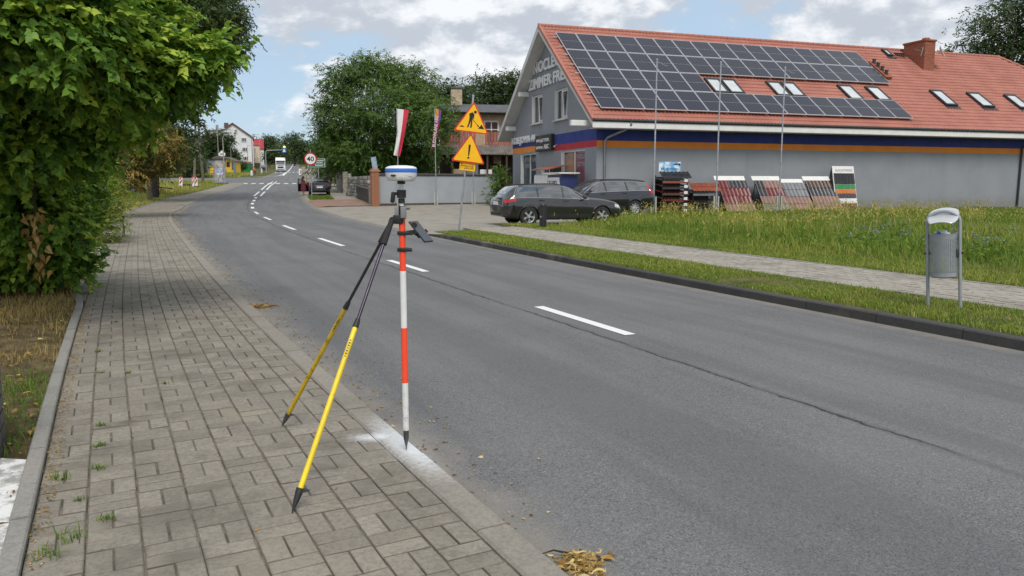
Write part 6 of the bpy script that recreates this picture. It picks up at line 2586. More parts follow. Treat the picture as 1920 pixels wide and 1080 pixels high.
# ================================================================== walls and fences on the far side
M_GREYW = mat('grey_wall_render', (0.33, 0.355, 0.38), 0.9, var=0.06, scale=0.8, dirt=0.10, dirtcol=(0.22, 0.22, 0.21), bump=0.2, bscale=40)
HW = at(800, 329, WALL_A.y).z - gz(WALL_A.y)
gw = empty('grey_wall', WALL_A, math.atan2(wdir.y, wdir.x), 'long plain grey rendered wall with a tiled coping behind the flagpoles', 'wall')
b = MB()
b.box((wlen / 2, 0.15, HW / 2 - 0.25), (wlen, 0.28, HW + 0.4))
b.build('wall', M_GREYW, gw)
b = MB()
n_ = int(wlen / 0.10)
for i in range(n_ + 1):
    b.tube([(i * wlen / n_, -0.06, HW - 0.03), (i * wlen / n_, 0.15, HW + 0.05), (i * wlen / n_, 0.36, HW - 0.03)], 0.05, 6)
co = b.build('coping_tiles', mat('dark_coping', (0.055, 0.05, 0.048), 0.8, var=0.2), gw)
co['kind'] = 'stuff'
b = MB()
b.box((wlen / 2, -0.012, 0.04), (wlen, 0.05, 0.22))
b.build('plinth', mat('dark_plinth', (0.07, 0.066, 0.06), 0.9, var=0.2), gw)
# brick pillar
pp = gnd(704.5, 387, 0.06)
pil = empty('brick_pillar', pp, math.atan2(wdir.y, wdir.x), 'orange brick gate pillar at the end of the grey wall', 'pillar')
zt = at(704, 324, pp.y).z - gz(pp.y)
pw = 0.46
b = MB()
b.box((0, 0.1, zt / 2 - 0.1), (pw - 0.02, pw - 0.02, zt + 0.2))
core = b.build('mortar_core', mat('mortar', (0.28, 0.24, 0.20), 0.95, var=0.15), pil)
ncs = int(zt / 0.085)
bm1 = None
for k in range(ncs):
    for i_ in range(2):
        for face in range(2):
            b = None
            s_ = (pw / 2 - 0.012)
            if bm1 is None:
                bb = MB()
                bb.bbox((0, 0, 0), (s_, 0.05, 0.068), 0.006)
                bm1 = bb.build('brick', M_BRICK, pil)
                o = bm1
            else:
                o = bm1.copy()
                COL.objects.link(o)
            off_ = (i_ - 0.5) * pw / 2 + (0.03 if k % 2 else -0.03)
            if face == 0:
                o.location = (off_, 0.1 - pw / 2, 0.045 + k * 0.085)
            else:
                o.location = (-pw / 2, 0.1 + off_, 0.045 + k * 0.085)
                o.rotation_euler = (0, 0, R(90))
b = MB()
b.bbox((0, 0.1, zt + 0.05), (pw + 0.14, pw + 0.14, 0.10), 0.02)
b.bbox((0, 0.1, zt + 0.14), (pw + 0.02, pw + 0.02, 0.10), 0.03)
b.build('cap', M_BRICK, pil)
b = MB()
Mt = Matrix.Rotation(R(-8), 3, 'Y')
b.box((-0.02, 0.05, zt + 0.55), (0.32, 0.05, 0.75), Mt)
bd = b.build('notice_board', mat('faded_blue_board', (0.26, 0.36, 0.44), 0.6, var=0.25, scale=5))
bd.parent = None
bd.matrix_world = Matrix.LocRotScale(pp, Matrix.Rotation(math.atan2(wdir.y, wdir.x), 3, 'Z').to_quaternion(), None)
tag(bd, 'small faded blue board tilted on top of the brick pillar', 'board')

# concrete fence along the path
M_CONC = mat('weathered_concrete', (0.19, 0.18, 0.165), 0.95, var=0.25, scale=3, dirt=0.6, dirtcol=(0.05, 0.05, 0.045), bump=0.4, bscale=30)
M_CONCD = mat('mossy_dark_concrete', (0.07, 0.068, 0.058), 0.95, var=0.3, scale=3, dirt=0.5, dirtcol=(0.03, 0.032, 0.025))
M_STONE = mat('pale_split_stone', (0.34, 0.315, 0.27), 0.95, var=0.25, scale=4, dirt=0.4, dirtcol=(0.12, 0.11, 0.09), bump=0.5, bscale=12)
fa, fb = gnd(696, 383, 0.09), gnd(654, 364.5, 0.09)
fdir = fb - fa
fdir.z = 0
fl_ = fdir.length
fdir.normalize()
fen = empty('slat_fence', (fa.x, fa.y, gz(fa.y) + 0.08), math.atan2(fdir.y, fdir.x), 'low dark fence of upright concrete slats along the path', 'fence')
sl_g = (gz(fb.y) - gz(fa.y)) / fl_
ns_ = int(fl_ / 0.42)
b = None
for i in range(ns_):
    if b is None:
        bb = MB()
        bb.bbox((0, 0, 0.55), (0.30, 0.07, 1.12), 0.015)
        b = bb.build('slat', M_CONCD, fen)
        o = b
    else:
        o = b.copy()
        COL.objects.link(o)
    o.location = (0.3 + i * 0.42, random.uniform(-.02, .02), sl_g * (0.3 + i * 0.42) + random.uniform(-.02, .02))
bb = MB()
bb.bbox((fl_ / 2, 0.05, 1.0 + sl_g * fl_ / 2), (fl_, 0.06, 0.10), 0.01, Matrix.Rotation(-math.atan(sl_g), 3, 'Y'))
bb.build('rail', M_CONC, fen)
bb = MB()
bb.bbox((0.0, 0, 0.65), (0.36, 0.3, 1.35), 0.03)
bb.bbox((0.0, 0, 1.36), (0.42, 0.36, 0.10), 0.03)
bb.build('end_post', M_CONC, fen)
# stone wall behind it, course by course
sw_a, sw_b = at(697, 350, 56), at(658, 350, 66)
sdv = (sw_b - sw_a)
sdv.z = 0
swl = sdv.length
sdv.normalize()
swz = gz(60)
sw = empty('stone_wall', (sw_a.x, sw_a.y, swz), math.atan2(sdv.y, sdv.x), 'weathered grey stone wall behind the low slat fence', 'wall')
Ht = at(680, 329, 60).z - swz
rr = random.Random(3)
z = 0.0
while z < Ht - 0.1:
    x = -rr.uniform(0, 0.4)
    h_ = rr.uniform(0.20, 0.32)
    while x < swl:
        w_ = rr.uniform(0.5, 1.1)
        bb = MB()
        bb.bbox((x + w_ / 2, 0.15 + rr.uniform(-.03, .03), z + h_ / 2), (w_ - 0.025, 0.32, h_ - 0.02), 0.03)
        bb.build('stone', M_CONC if rr.random() < 0.6 else M_STONE, sw, 40)
        x += w_
    z += h_
# two pale stone piers
for k, (px, yb_, yt, wpx, lb) in enumerate(((648, 361, 322, 10, 'tall pale split-stone pier beside the wooden fence'), (656.5, 362, 325.5, 6, 'shorter pale stone pier next to the slat fence'))):
    Y = 70.5 - k * 0.8
    p = at(px, yb_, Y)
    e_ = empty('stone_pier', (p.x, p.y, gz(Y) + 0.08), math.atan2(fdir.y, fdir.x), lb, 'pier', 'stone piers on the path')
    Hp = at(px, yt, Y).z - gz(Y) - 0.08
    ww = wpx * Y / F_PX
    nk = int(Hp / 0.16)
    for i in range(nk):
        bb = MB()
        bb.bbox((rr.uniform(-.015, .015), rr.uniform(-.015, .015), (i + 0.5) * Hp / nk), (ww * rr.uniform(0.94, 1.04), ww * 0.9, Hp / nk - 0.012), 0.02)
        bb.build('stone_course', M_STONE, e_, 40)
# board fence
fp = at(631, 353, 84), at(643, 358, 73)
d_ = fp[1] - fp[0]
d_.z = 0
ln_ = d_.length
wf = empty('board_fence', (fp[0].x, fp[0].y, gz(80) + 0.05), math.atan2(d_.y, d_.x), 'weathered upright board fence in the shade of the big tree', 'fence')
b = None
for i in range(int(ln_ / 0.3)):
    bb = MB()
    bb.bbox((i * 0.3 + 0.15, 0, 0.95 + rr.uniform(-.05, .05)), (0.26, 0.04, 1.95), 0.01)
    bb.build('board', mat('weathered_boards', (0.16, 0.145, 0.12), 0.95, var=0.3, scale=4), wf)
# banner and concrete steps at the foot of the hill road
p = at(569, 330, 128)
bn_ = empty('banner', (p.x, p.y, gz(p.y)), R(-4), 'white banner with dark red lettering beyond the parked saloon', 'banner')
z0_, z1_ = at(569, 328, 128).z - gz(128), at(569, 316.5, 128).z - gz(128)
x0_, x1_ = at(560, 320, 128).x - p.x, at(580, 320, 128).x - p.x
b = MB()
b.box(((x0_ + x1_) / 2, 0, (z0_ + z1_) / 2), (x1_ - x0_, 0.03, z1_ - z0_))
b.build('cloth', M_SIGNW, bn_)
b = MB()
for x in (x0_, x1_):
    b.cyl((x, 0.04, -0.3), (x, 0.04, z1_), 0.04)
b.build('post', M_GREYM, bn_)
b = MB()
for (q, h2, n2) in ((0.72, 0.12, 8), (0.40, 0.38, 6)):
    for k in range(n2):
        xx = x0_ + (x1_ - x0_) * (0.1 + 0.8 * (k + 0.5) / n2)
        b.box((xx, -0.02, z0_ + (z1_ - z0_) * q), ((x1_ - x0_) * 0.8 / n2 * 0.6, 0.006, (z1_ - z0_) * h2))
b.build('print', mat('dark_red_print', (0.14, 0.02, 0.03), 0.6), bn_)
st = empty('block_stack', (at(592, 331, 118).x, 118, gz(118)), R(-8), 'stepped stack of pale concrete blocks behind the speed sign', 'blocks')
for k in range(5):
    for i in range(max(1, 5 - k)):
        bb = MB()
        bb.bbox((i * 0.78 - 1.8 + 0.0, 0, 0.22 + k * 0.45), (0.74, 0.6, 0.42), 0.03)
        bb.build('block', M_STONE, st)

# ================================================================== the old house behind the wall
HY = 66.0
hp_ = at(905, 340, HY)
house = empty('old_house', (hp_.x, HY, gz(HY)), R(10), 'old beige house with grey roof, balcony and corrugated veranda behind the wall', 'house')
hx = lambda px: (at(px, 300, HY).x - hp_.x)
hz = lambda py: at(900, py, HY).z - gz(HY)
M_BEIGE = mat('beige_render', (0.50, 0.41, 0.29), 0.9, var=0.12, scale=1.2, dirt=0.25, dirtcol=(0.28, 0.22, 0.16))
M_GROOF = mat('grey_roofing', (0.085, 0.09, 0.095), 0.8, var=0.2, scale=2)
b = MB()
b.box((1.5, 3.0, hz(212) / 2), (8.5, 6.0, hz(212)))
b.build('wall', M_BEIGE, house)
b = MB()
zr0, zr1 = hz(211), hz(189)
b.prism([(-0.9, zr0), (-0.9, zr0 - 0.16), (6.6, zr0 - 0.16), (6.6, zr0), (3.0, zr1)], -3.4, 6.4, lambda y, z, d: (d, y, z))
rf = b.build('roof', M_GROOF, house)
b = MB()
b.tube([(-3.4, -0.95, zr0 - 0.06), (6.4, -0.95, zr0 - 0.06)], 0.08, 8)
b.build('gutter', M_DARKM, rf, 40)
b = MB()
b.bbox((hx(862), 2.4, hz(178)), (0.95, 0.75, hz(160) - hz(192)), 0.03)
ch_ = b.build('chimney', mat('stained_chimney', (0.42, 0.34, 0.24), 0.95, var=0.2, scale=3, dirt=0.4), rf)
b = MB()
b.bbox((hx(862), 2.4, hz(160)), (1.1, 0.9, 0.14), 0.03)
b.build('chimney_cap', M_GROOF, ch_)
for (x0_, x1_, yb_, yt) in ((907, 936, 270, 226), (866, 884, 258, 232)):
    xa, xb, za, zb2 = hx(x0_), hx(x1_), hz(yb_), hz(yt)
    b = MB()
    t_ = 0.13
    for (cx, cz, sx2, sz2) in (((xa + xb) / 2, za + t_ / 2, xb - xa, t_), ((xa + xb) / 2, zb2 - t_ / 2, xb - xa, t_), (xa + t_ / 2, (za + zb2) / 2, t_, zb2 - za - 2 * t_), (xb - t_ / 2, (za + zb2) / 2, t_, zb2 - za - 2 * t_), ((xa + xb) / 2, (za + zb2) / 2, 0.09, zb2 - za - 2 * t_)):
        b.box((cx, -0.03, cz), (sx2, 0.10, sz2))
    b.box(((xa + xb) / 2, -0.028, za + (zb2 - za) * 0.62), (xb - xa - 2 * t_, 0.08, 0.08))
    wf_ = b.build('window', M_WHITE, house)
    b = MB()
    b.box(((xa + xb) / 2, -0.004, (za + zb2) / 2), (xb - xa - 0.2, 0.04, zb2 - za - 0.2))
    b.build('pane', M_GLASS, wf_)
# balcony with upright boards, corrugated veranda roof
xa, xb, za, zb2 = hx(822), hx(975), hz(276), hz(250)
nb_ = int((xb - xa) / 0.24)
M_BALC = [mat('balcony_red_' + s, c, 0.75, var=0.15, scale=3) for s, c in (('dark', (0.24, 0.085, 0.065)), ('mid', (0.31, 0.12, 0.09)), ('pale', (0.42, 0.30, 0.20)))]
bal = bpy.data.objects.new('balcony', None)
COL.objects.link(bal)
bal.parent = house
for i in range(nb_):
    bb = MB()
    x = xa + (i + 0.5) * (xb - xa) / nb_
    bb.bbox((x, -1.62, (za + zb2) / 2), ((xb - xa) / nb_ - 0.02, 0.05, zb2 - za), 0.012)
    pale = hx(889) < x < hx(906)
    bb.build('board', M_BALC[2] if pale else M_BALC[rr.randrange(2)], bal)
bb = MB()
bb.box(((xa + xb) / 2, -0.8, za - 0.06), (xb - xa, 1.6, 0.12))
bb.build('floor', M_WOOD, bal)
bb = MB()
bb.tube([(xa, -1.62, zb2 + 0.05), (xb, -1.62, zb2 + 0.05)], 0.04, 6)
bb.build('handrail', M_WOOD, bal)
z0_, z1_ = hz(292), hz(274)
vs, fs = [], []
nw = 150
for k in range(2):
    for i in range(nw + 1):
        x = xa + (xb - xa) * i / nw
        vs.append((x, -1.7 - 1.3 * (1 - k), (z0_ if k == 0 else z1_) + 0.05 * math.sin(i * 1.9)))
for i in range(nw):
    fs.append((i, i + 1, nw + 2 + i, nw + 1 + i))
bb = MB()
bb.add(vs, fs)
bb.build('veranda_roof', mat('corrugated_sheet', (0.17, 0.15, 0.135), 0.85, var=0.25, scale=2), house, fix=False)
bb = MB()
bb.box(((xa + xb) / 2, -1.4, z0_ / 2), (xb - xa, 0.1, z0_))
bb.build('veranda_back', mat('shed_dark_wood', (0.028, 0.02, 0.014), 0.9, var=0.4, scale=3), house)
for px in (842, 866, 905, 940):
    bb = MB()
    bb.box((hx(px), -2.8, z0_ / 2), (0.14, 0.14, z0_))
    bb.build('veranda_post', M_WOOD, house)
for (x0_, x1_, yb_, yt, m) in ((842, 868, 330, 318, mat('straw_boards', (0.38, 0.31, 0.2), 0.9, var=0.2)), (868, 890, 330, 304, mat('grey_door', (0.17, 0.17, 0.18), 0.8)), (893, 915, 330, 319, M_WHITE), (918, 932, 308, 294, mat('brown_crates', (0.12, 0.09, 0.06), 0.9, var=0.4))):
    bb = MB()
    bb.bbox(((hx(x0_) + hx(x1_)) / 2, -2.2, (hz(yb_) + hz(yt)) / 2), (hx(x1_) - hx(x0_), 0.3, hz(yt) - hz(yb_)), 0.03)
    bb.build('stored_panel', m, house)
# brick stub by the corner of the gable
p = at(945, 372, 58)
b = MB()
b.bbox((0, 0, 0.95), (0.5, 0.5, 1.9), 0.02)
bs = b.build('brick_post', M_BRICK)
bs.location = (p.x, p.y, gz(58))
tag(bs, 'short brick post partly hidden by the shrub at the gable', 'post')

# ================================================================== vegetation
L_LIND = leaf_mat('linden_leaf', [(0.0, (0.031, 0.068, 0.016)), (0.3, (0.066, 0.149, 0.026)), (0.55, (0.13, 0.251, 0.036)), (0.75, (0.226, 0.369, 0.046)), (1.0, (0.44, 0.539, 0.07))], 0.36, 0.45, 0.25)
L_CHEST = leaf_mat('chestnut_leaf', [(0.0, (0.024, 0.045, 0.014)), (0.6, (0.054, 0.086, 0.02)), (0.85, (0.128, 0.143, 0.025)), (1.0, (0.254, 0.179, 0.029))], 0.25)
L_BROWN = leaf_mat('browning_chestnut_leaf', [(0.0, (0.026, 0.041, 0.012)), (0.35, (0.066, 0.078, 0.017)), (0.6, (0.204, 0.15, 0.024)), (1.0, (0.384, 0.204, 0.054))], 0.25)
L_ACAC = leaf_mat('acacia_leaf', [(0.0, (0.04, 0.086, 0.02)), (0.5, (0.083, 0.159, 0.029)), (0.85, (0.156, 0.234, 0.04)), (1.0, (0.254, 0.244, 0.058))], 0.28)
L_DARK = leaf_mat('dark_tree_leaf', [(0.0, (0.019, 0.038, 0.014)), (0.6, (0.038, 0.068, 0.018)), (1.0, (0.076, 0.11, 0.023))], 0.22)
L_FAR = leaf_mat('far_tree_leaf', [(0.0, (0.034, 0.06, 0.025)), (0.6, (0.069, 0.106, 0.037)), (1.0, (0.138, 0.172, 0.052))], 0.25)
L_SHRUB = leaf_mat('pale_shrub_leaf', [(0.0, (0.06, 0.102, 0.019)), (0.6, (0.156, 0.204, 0.031)), (1.0, (0.312, 0.3, 0.048))], 0.32)
L_GRASS = leaf_mat('meadow_grass_blade', [(0.0, (0.048, 0.099, 0.017)), (0.4, (0.112, 0.192, 0.029)), (0.7, (0.216, 0.281, 0.043)), (0.88, (0.351, 0.32, 0.08)), (1.0, (0.576, 0.448, 0.16))], 0.30, 0.6, 0.2)
L_DRY = leaf_mat('dry_grass_blade', [(0.0, (0.055, 0.083, 0.018)), (0.3, (0.132, 0.132, 0.033)), (0.6, (0.308, 0.22, 0.083)), (1.0, (0.506, 0.374, 0.176))], 0.20, 0.7, 0.15)
L_LITTER = leaf_mat('dead_leaf', [(0.0, (0.055, 0.030, 0.012)), (0.35, (0.20, 0.105, 0.028)), (0.7, (0.42, 0.27, 0.085)), (1.0, (0.62, 0.48, 0.22))], 0.10, 0.7, 0.2)
M_BARK = mat('grey_bark', (0.070, 0.058, 0.046), 0.95, var=0.35, scale=6, bump=0.7, bscale=18)
M_BARKD = mat('dark_bark', (0.030, 0.024, 0.019), 0.95, var=0.35, scale=6, bump=0.7, bscale=18)


def rand_dirs(n, rng):
    v = rng.normal(size=(n, 3))
    return unit(v)


def foliage(blobs, nclus, ntwig, nleaf, leaf, wr, tpl, rng, spread, twig, shell=0.55, droop=0.35, tmean=0.45, tvar=0.16, keep=None, up=0.55, tip_bright=0.15):
    """leaves on twigs, twigs in clusters, clusters through the blobs' volume; returns mesh arrays and cluster centres"""
    B = np.array(blobs, float)
    wgt = (B[:, 3] * B[:, 4] * B[:, 5]) ** (2 / 3)
    bi = rng.choice(len(B), nclus, p=wgt / wgt.sum())
    d = rand_dirs(nclus, rng)
    r = (shell + (1 - shell) * rng.random(nclus) ** 0.6) * (0.9 + 0.16 * rng.normal(size=nclus).clip(-1.2, 1.6))
    CC = B[bi, :3] + d * B[bi, 3:6] * r[:, None]
    if keep is not None:
        ok = keep(CC)
        CC, d, r = CC[ok], d[ok], r[ok]
    n = len(CC)
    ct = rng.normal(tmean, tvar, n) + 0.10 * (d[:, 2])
    TW = np.repeat(CC, ntwig, 0) + rng.normal(size=(n * ntwig, 3)) * spread * np.array([1, 1, 0.6])
    td = unit(np.repeat(d, ntwig, 0) * 0.8 + rng.normal(size=(n * ntwig, 3)) * 0.7 + np.array([0, 0, -droop]))
    tt_ = np.repeat(ct, ntwig) + rng.normal(0, 0.07, n * ntwig)
    m_ = n * ntwig
    fr_ = np.tile(np.linspace(0.08, 1.0, nleaf), m_)
    P = np.repeat(TW, nleaf, 0) + np.repeat(td, nleaf, 0) * (fr_ * twig)[:, None]
    P[:, 2] -= droop * 0.35 * twig * fr_ ** 2
    sidev = unit(np.cross(np.repeat(td, nleaf, 0), np.array([0, 0, 1.0])) + 1e-6)
    alt = np.where(np.arange(m_ * nleaf) % 2 == 0, 1.0, -1.0)[:, None]
    D = np.repeat(td, nleaf, 0) * 0.55 + sidev * alt * 0.75 + rng.normal(size=P.shape) * 0.30 + np.array([0, 0, -droop * 0.8])
    N = np.array([0, 0, 1.0]) * up + np.repeat(np.repeat(d, ntwig, 0), nleaf, 0) * 0.55 + rng.normal(size=P.shape) * 0.40
    ln = leaf * (0.75 + 0.5 * rng.random(len(P))) * (1 - 0.2 * fr_)
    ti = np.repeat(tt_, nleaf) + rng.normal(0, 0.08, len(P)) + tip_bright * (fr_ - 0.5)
    return leaves_np(P, D, N, ln, ln * wr, np.clip(ti, 0, 1), tpl), CC


def branches(base, top, r0, centres, rng, nmain=7, nsub=24):
    b = MB()
    base, top = Vector(base), Vector(top)
    nseg = 6
    pts, rs = [], []
    for i in range(nseg + 1):
        f = i / nseg
        p = base.lerp(top, f) + Vector((rng.normal() * 0.04, rng.normal() * 0.04, 0)) * (top - base).length * 0.25 * (0 < i < nseg)
        pts.append(p)
        rs.append(r0 * (1.25 - 0.75 * f) if i else r0 * 1.5)
    b.tube(pts, rs, 10)
    idx = rng.choice(len(centres), min(nsub, len(centres)), replace=False)
    for k, i in enumerate(idx):
        c = Vector(centres[i])
        f = 0.45 + 0.55 * rng.random()
        s = base.lerp(top, f)
        mid_ = s.lerp(c, 0.5) + Vector((rng.normal() * 0.1, rng.normal() * 0.1, 0.12)) * (c - s).length * 0.5
        rr_ = r0 * (0.42 if k < nmain else 0.2)
        b.tube([s, s.lerp(mid_, 0.6), mid_, c], [rr_, rr_ * 0.7, rr_ * 0.5, rr_ * 0.15], 6, False)
    return b


def tree(name, label, base, top, r0, blobs, nclus, ntwig, nleaf, leaf, lm, seed, spread, twig, cat='tree', group=None, wr=0.6, tpl=DIAMOND, bark=None, **kw):
    rng = np.random.default_rng(seed)
    base = Vector(base)
    root = empty(name, base, 0, label, cat, group)
    (V, l, t, ti), CC = foliage(blobs, nclus, ntwig, nleaf, leaf, wr, tpl, rng, spread, twig, **kw)
    V = V - np.array(base)
    np_mesh('crown', V, l, t, lm, root, ti, smooth=True)
    b = branches((0, 0, 0), Vector(top) - base, r0, CC - np.array(base), rng)
    b.build('trunk', bark or M_BARK, root, 60)
    return root


def blob(px, py, Y, rx, rz, ry=None):
    p = at(px, py, Y)
    k = Y / F_PX
    return (p.x, p.y, p.z, rx * k, (ry if ry else (rx + rz) / 2) * k, rz * k)


# ------------------------------------------------ lindens overhanging the footpath
rngL = np.random.default_rng(5)
LB = [
    ((-7.2, 9.6, 0), (-6.7, 9.2, 4.2), [blob(60, 110, 8.6, 125, 125, 150), blob(205, 120, 8.0, 120, 70, 130), blob(70, 240, 8.8, 115, 85, 140), blob(345, 112, 8.3, 55, 26, 70), blob(200, 195, 8.9, 46, 40, 90), blob(270, 155, 8.6, 46, 28, 80), blob(400, 108, 8.2, 26, 14, 30)], 640),
    ((-8.2, 10.8, 0), (-7.6, 10.4, 2.6), [blob(40, 385, 10.4, 88, 105, 130), blob(5, 300, 9.8, 95, 105, 140), blob(55, 485, 10.8, 75, 38, 90), blob(115, 330, 10.8, 38, 50, 100), blob(118, 470, 10.3, 36, 40, 60), blob(90, 410, 9.9, 50, 50, 70)], 600),
    ((-7.0, 7.6, 0), (-6.2, 7.3, 3.6), [blob(30, 20, 7.0, 190, 120, 190), blob(225, 20, 8.6, 75, 60, 120)], 300),
]
for i, (bs, tp, bl, nc) in enumerate(LB):
    lab = ('big linden with bright leaves reaching out over the footpath', 'low dark linden thicket at the edge of the footpath', 'linden boughs hanging in at the top left corner')[i]
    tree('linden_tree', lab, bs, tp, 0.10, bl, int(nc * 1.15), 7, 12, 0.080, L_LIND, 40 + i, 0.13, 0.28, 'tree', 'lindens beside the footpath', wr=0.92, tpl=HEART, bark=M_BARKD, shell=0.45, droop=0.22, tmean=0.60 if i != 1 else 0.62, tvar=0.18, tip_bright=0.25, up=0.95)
# broken branch with dead leaves
rngD = np.random.default_rng(9)
dp = at(72, 470, 9.0)
root = empty('dead_twig', dp, 0, 'hanging twig of dead orange leaves in the linden thicket', 'twig')
P = np.concatenate([rngD.normal(size=(46, 3)) * np.array([0.055, 0.05, 0.17]) + np.array([0.0, 0, 0.02]), rngD.normal(size=(10, 3)) * np.array([0.12, 0.05, 0.05]) + np.array([-0.02, 0, 0.40])])
D = np.tile(np.array([0, -0.1, -1.0]), (56, 1)) + rngD.normal(size=(56, 3)) * 0.35
N = np.tile(np.array([0.1, -1.0, 0.2]), (56, 1)) + rngD.normal(size=(56, 3)) * 0.6
V, l, t, ti = leaves_np(P, D, N, np.full(56, 0.105), np.full(56, 0.055), np.clip(rngD.normal(0.55, 0.15, 56), 0, 1), HEART)
np_mesh('leaves', V, l, t, L_LITTER, root, ti)
b = MB()
b.tube([(0.0, 0.05, 0.9), (-0.02, 0.02, 0.4), (0.0, 0, -0.15)], [0.012, 0.008, 0.004], 6)
b.build('stem', M_BARKD, root)

# pale shrub spilling over the edging
p = gnd(205, 460)
tree('pale_shrub', 'pale yellow-green shrub spilling over the footpath edge', (p.x - 0.9, p.y + 2.5, 0), (p.x - 0.8, p.y + 2.4, 0.9), 0.03, [blob(203, 372, 20.5, 22, 38), blob(206, 425, 19.5, 18, 30), blob(190, 335, 21, 24, 28), blob(160, 400, 19.5, 36, 56)], 420, 4, 9, 0.085, L_SHRUB, 51, 0.16, 0.30, 'shrub', None, wr=0.42, tmean=0.62, droop=0.15, up=0.9)

# ------------------------------------------------ chestnuts
p = gnd(290, 372)
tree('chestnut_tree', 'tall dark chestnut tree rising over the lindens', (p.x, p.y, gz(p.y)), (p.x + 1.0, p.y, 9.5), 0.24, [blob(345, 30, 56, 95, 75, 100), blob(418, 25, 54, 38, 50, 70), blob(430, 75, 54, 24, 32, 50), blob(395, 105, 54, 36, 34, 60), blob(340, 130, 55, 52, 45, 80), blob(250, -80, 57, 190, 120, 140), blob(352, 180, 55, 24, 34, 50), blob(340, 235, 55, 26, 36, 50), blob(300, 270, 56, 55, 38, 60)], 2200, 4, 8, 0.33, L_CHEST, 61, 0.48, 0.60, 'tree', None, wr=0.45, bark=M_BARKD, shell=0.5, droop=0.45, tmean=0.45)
p = gnd(245, 392)
tree('chestnut_tree', 'browning chestnut with yellow and rusty leaves beyond the lindens', (at(188, 380, 37).x, 37, 0), (at(240, 260, 37).x, 37, 4.0), 0.14, [blob(285, 255, 35, 50, 50, 60), blob(255, 300, 35, 45, 34, 50), blob(310, 290, 36, 28, 26, 40), blob(225, 320, 34, 40, 26, 40), blob(262, 200, 36, 50, 45, 50)], 420, 4, 8, 0.22, L_BROWN, 62, 0.30, 0.40, 'tree', None, wr=0.36, bark=M_BARKD, shell=0.5, droop=0.6, tmean=0.50, tvar=0.22)

# ------------------------------------------------ the big acacia and its neighbours
AC = 74
tree('acacia_tree', 'broad feathery acacia tree filling the middle behind the wall', (at(700, 350, AC).x, AC, gz(AC)), (at(705, 250, AC).x, AC, 8.0), 0.36,
     [blob(632, 150, AC, 30, 32), blob(690, 132, AC, 52, 32), blob(762, 150, AC + 2, 52, 38), blob(640, 220, AC, 50, 48), blob(735, 215, AC - 3, 80, 55), blob(808, 215, AC - 3, 34, 45), blob(628, 280, AC, 36, 36), blob(690, 285, AC - 2, 70, 34), blob(775, 280, AC, 55, 32), blob(605, 262, AC + 2, 18, 26), blob(826, 222, 61, 26, 36), blob(818, 268, 61, 18, 18)], 2050, 5, 10, 0.28, L_ACAC, 71, 0.45, 0.70, wr=0.42, bark=M_BARKD, shell=0.5, droop=0.5, tmean=0.42, tvar=0.15)
tree('dark_tree', 'dark leafy tree at the shaded end of the path', (at(640, 340, 88).x, 88, gz(88)), (at(640, 280, 88).x, 88, 6.0), 0.25, [blob(618, 308, 92, 22, 22), blob(665, 305, 90, 40, 26), blob(720, 315, 80, 50, 22), blob(780, 312, 80, 40, 20)], 460, 4, 8, 0.40, L_DARK, 72, 0.7, 1.0, wr=0.5, tmean=0.4)
tree('dark_tree', 'dark rounded tree behind the old house chimney', (at(840, 300, 84).x, 84, gz(84)), (at(840, 200, 84).x, 84, 9.0), 0.3, [blob(832, 188, 84, 26, 32), blob(862, 202, 84, 28, 30)], 260, 4, 8, 0.40, L_DARK, 73, 0.75, 1.0, wr=0.5, tmean=0.5)
tree('dark_tree', 'dense dark tree between the old house and the shop gable', (at(930, 300, 92).x, 92, gz(92)), (at(925, 200, 92).x, 92, 9.0), 0.3, [blob(910, 178, 92, 34, 32), blob(950, 172, 92, 34, 34), blob(985, 178, 92, 26, 34)], 420, 4, 8, 0.40, L_DARK, 74, 0.7, 1.0, wr=0.5, tmean=0.45)
tree('dark_tree', 'large dark tree behind the right end of the shop roof', (at(1890, 300, 80).x, 80, gz(80)), (at(1890, 100, 80).x, 80, 13.0), 0.4, [blob(1895, 40, 80, 70, 55), blob(1840, 70, 80, 34, 36), blob(1925, 95, 80, 70, 40), blob(1805, 98, 82, 22, 16), blob(1960, 20, 80, 80, 70), blob(1860, 105, 82, 45, 26)], 620, 4, 8, 0.36, L_DARK, 75, 0.7, 0.95, wr=0.5, tmean=0.4)
# young tree by the gable corner
gp = at(938, 376, 50)
tree('young_shrub', 'slim leafy shrub in front of the grey wall by the gable', (gp.x, 50, gz(50)), (gp.x, 50, 1.6), 0.04, [blob(938, 335, 50, 15, 22), blob(932, 360, 50, 13, 18)], 130, 4, 7, 0.16, L_ACAC, 76, 0.2, 0.3, 'shrub', wr=0.5, tmean=0.5)

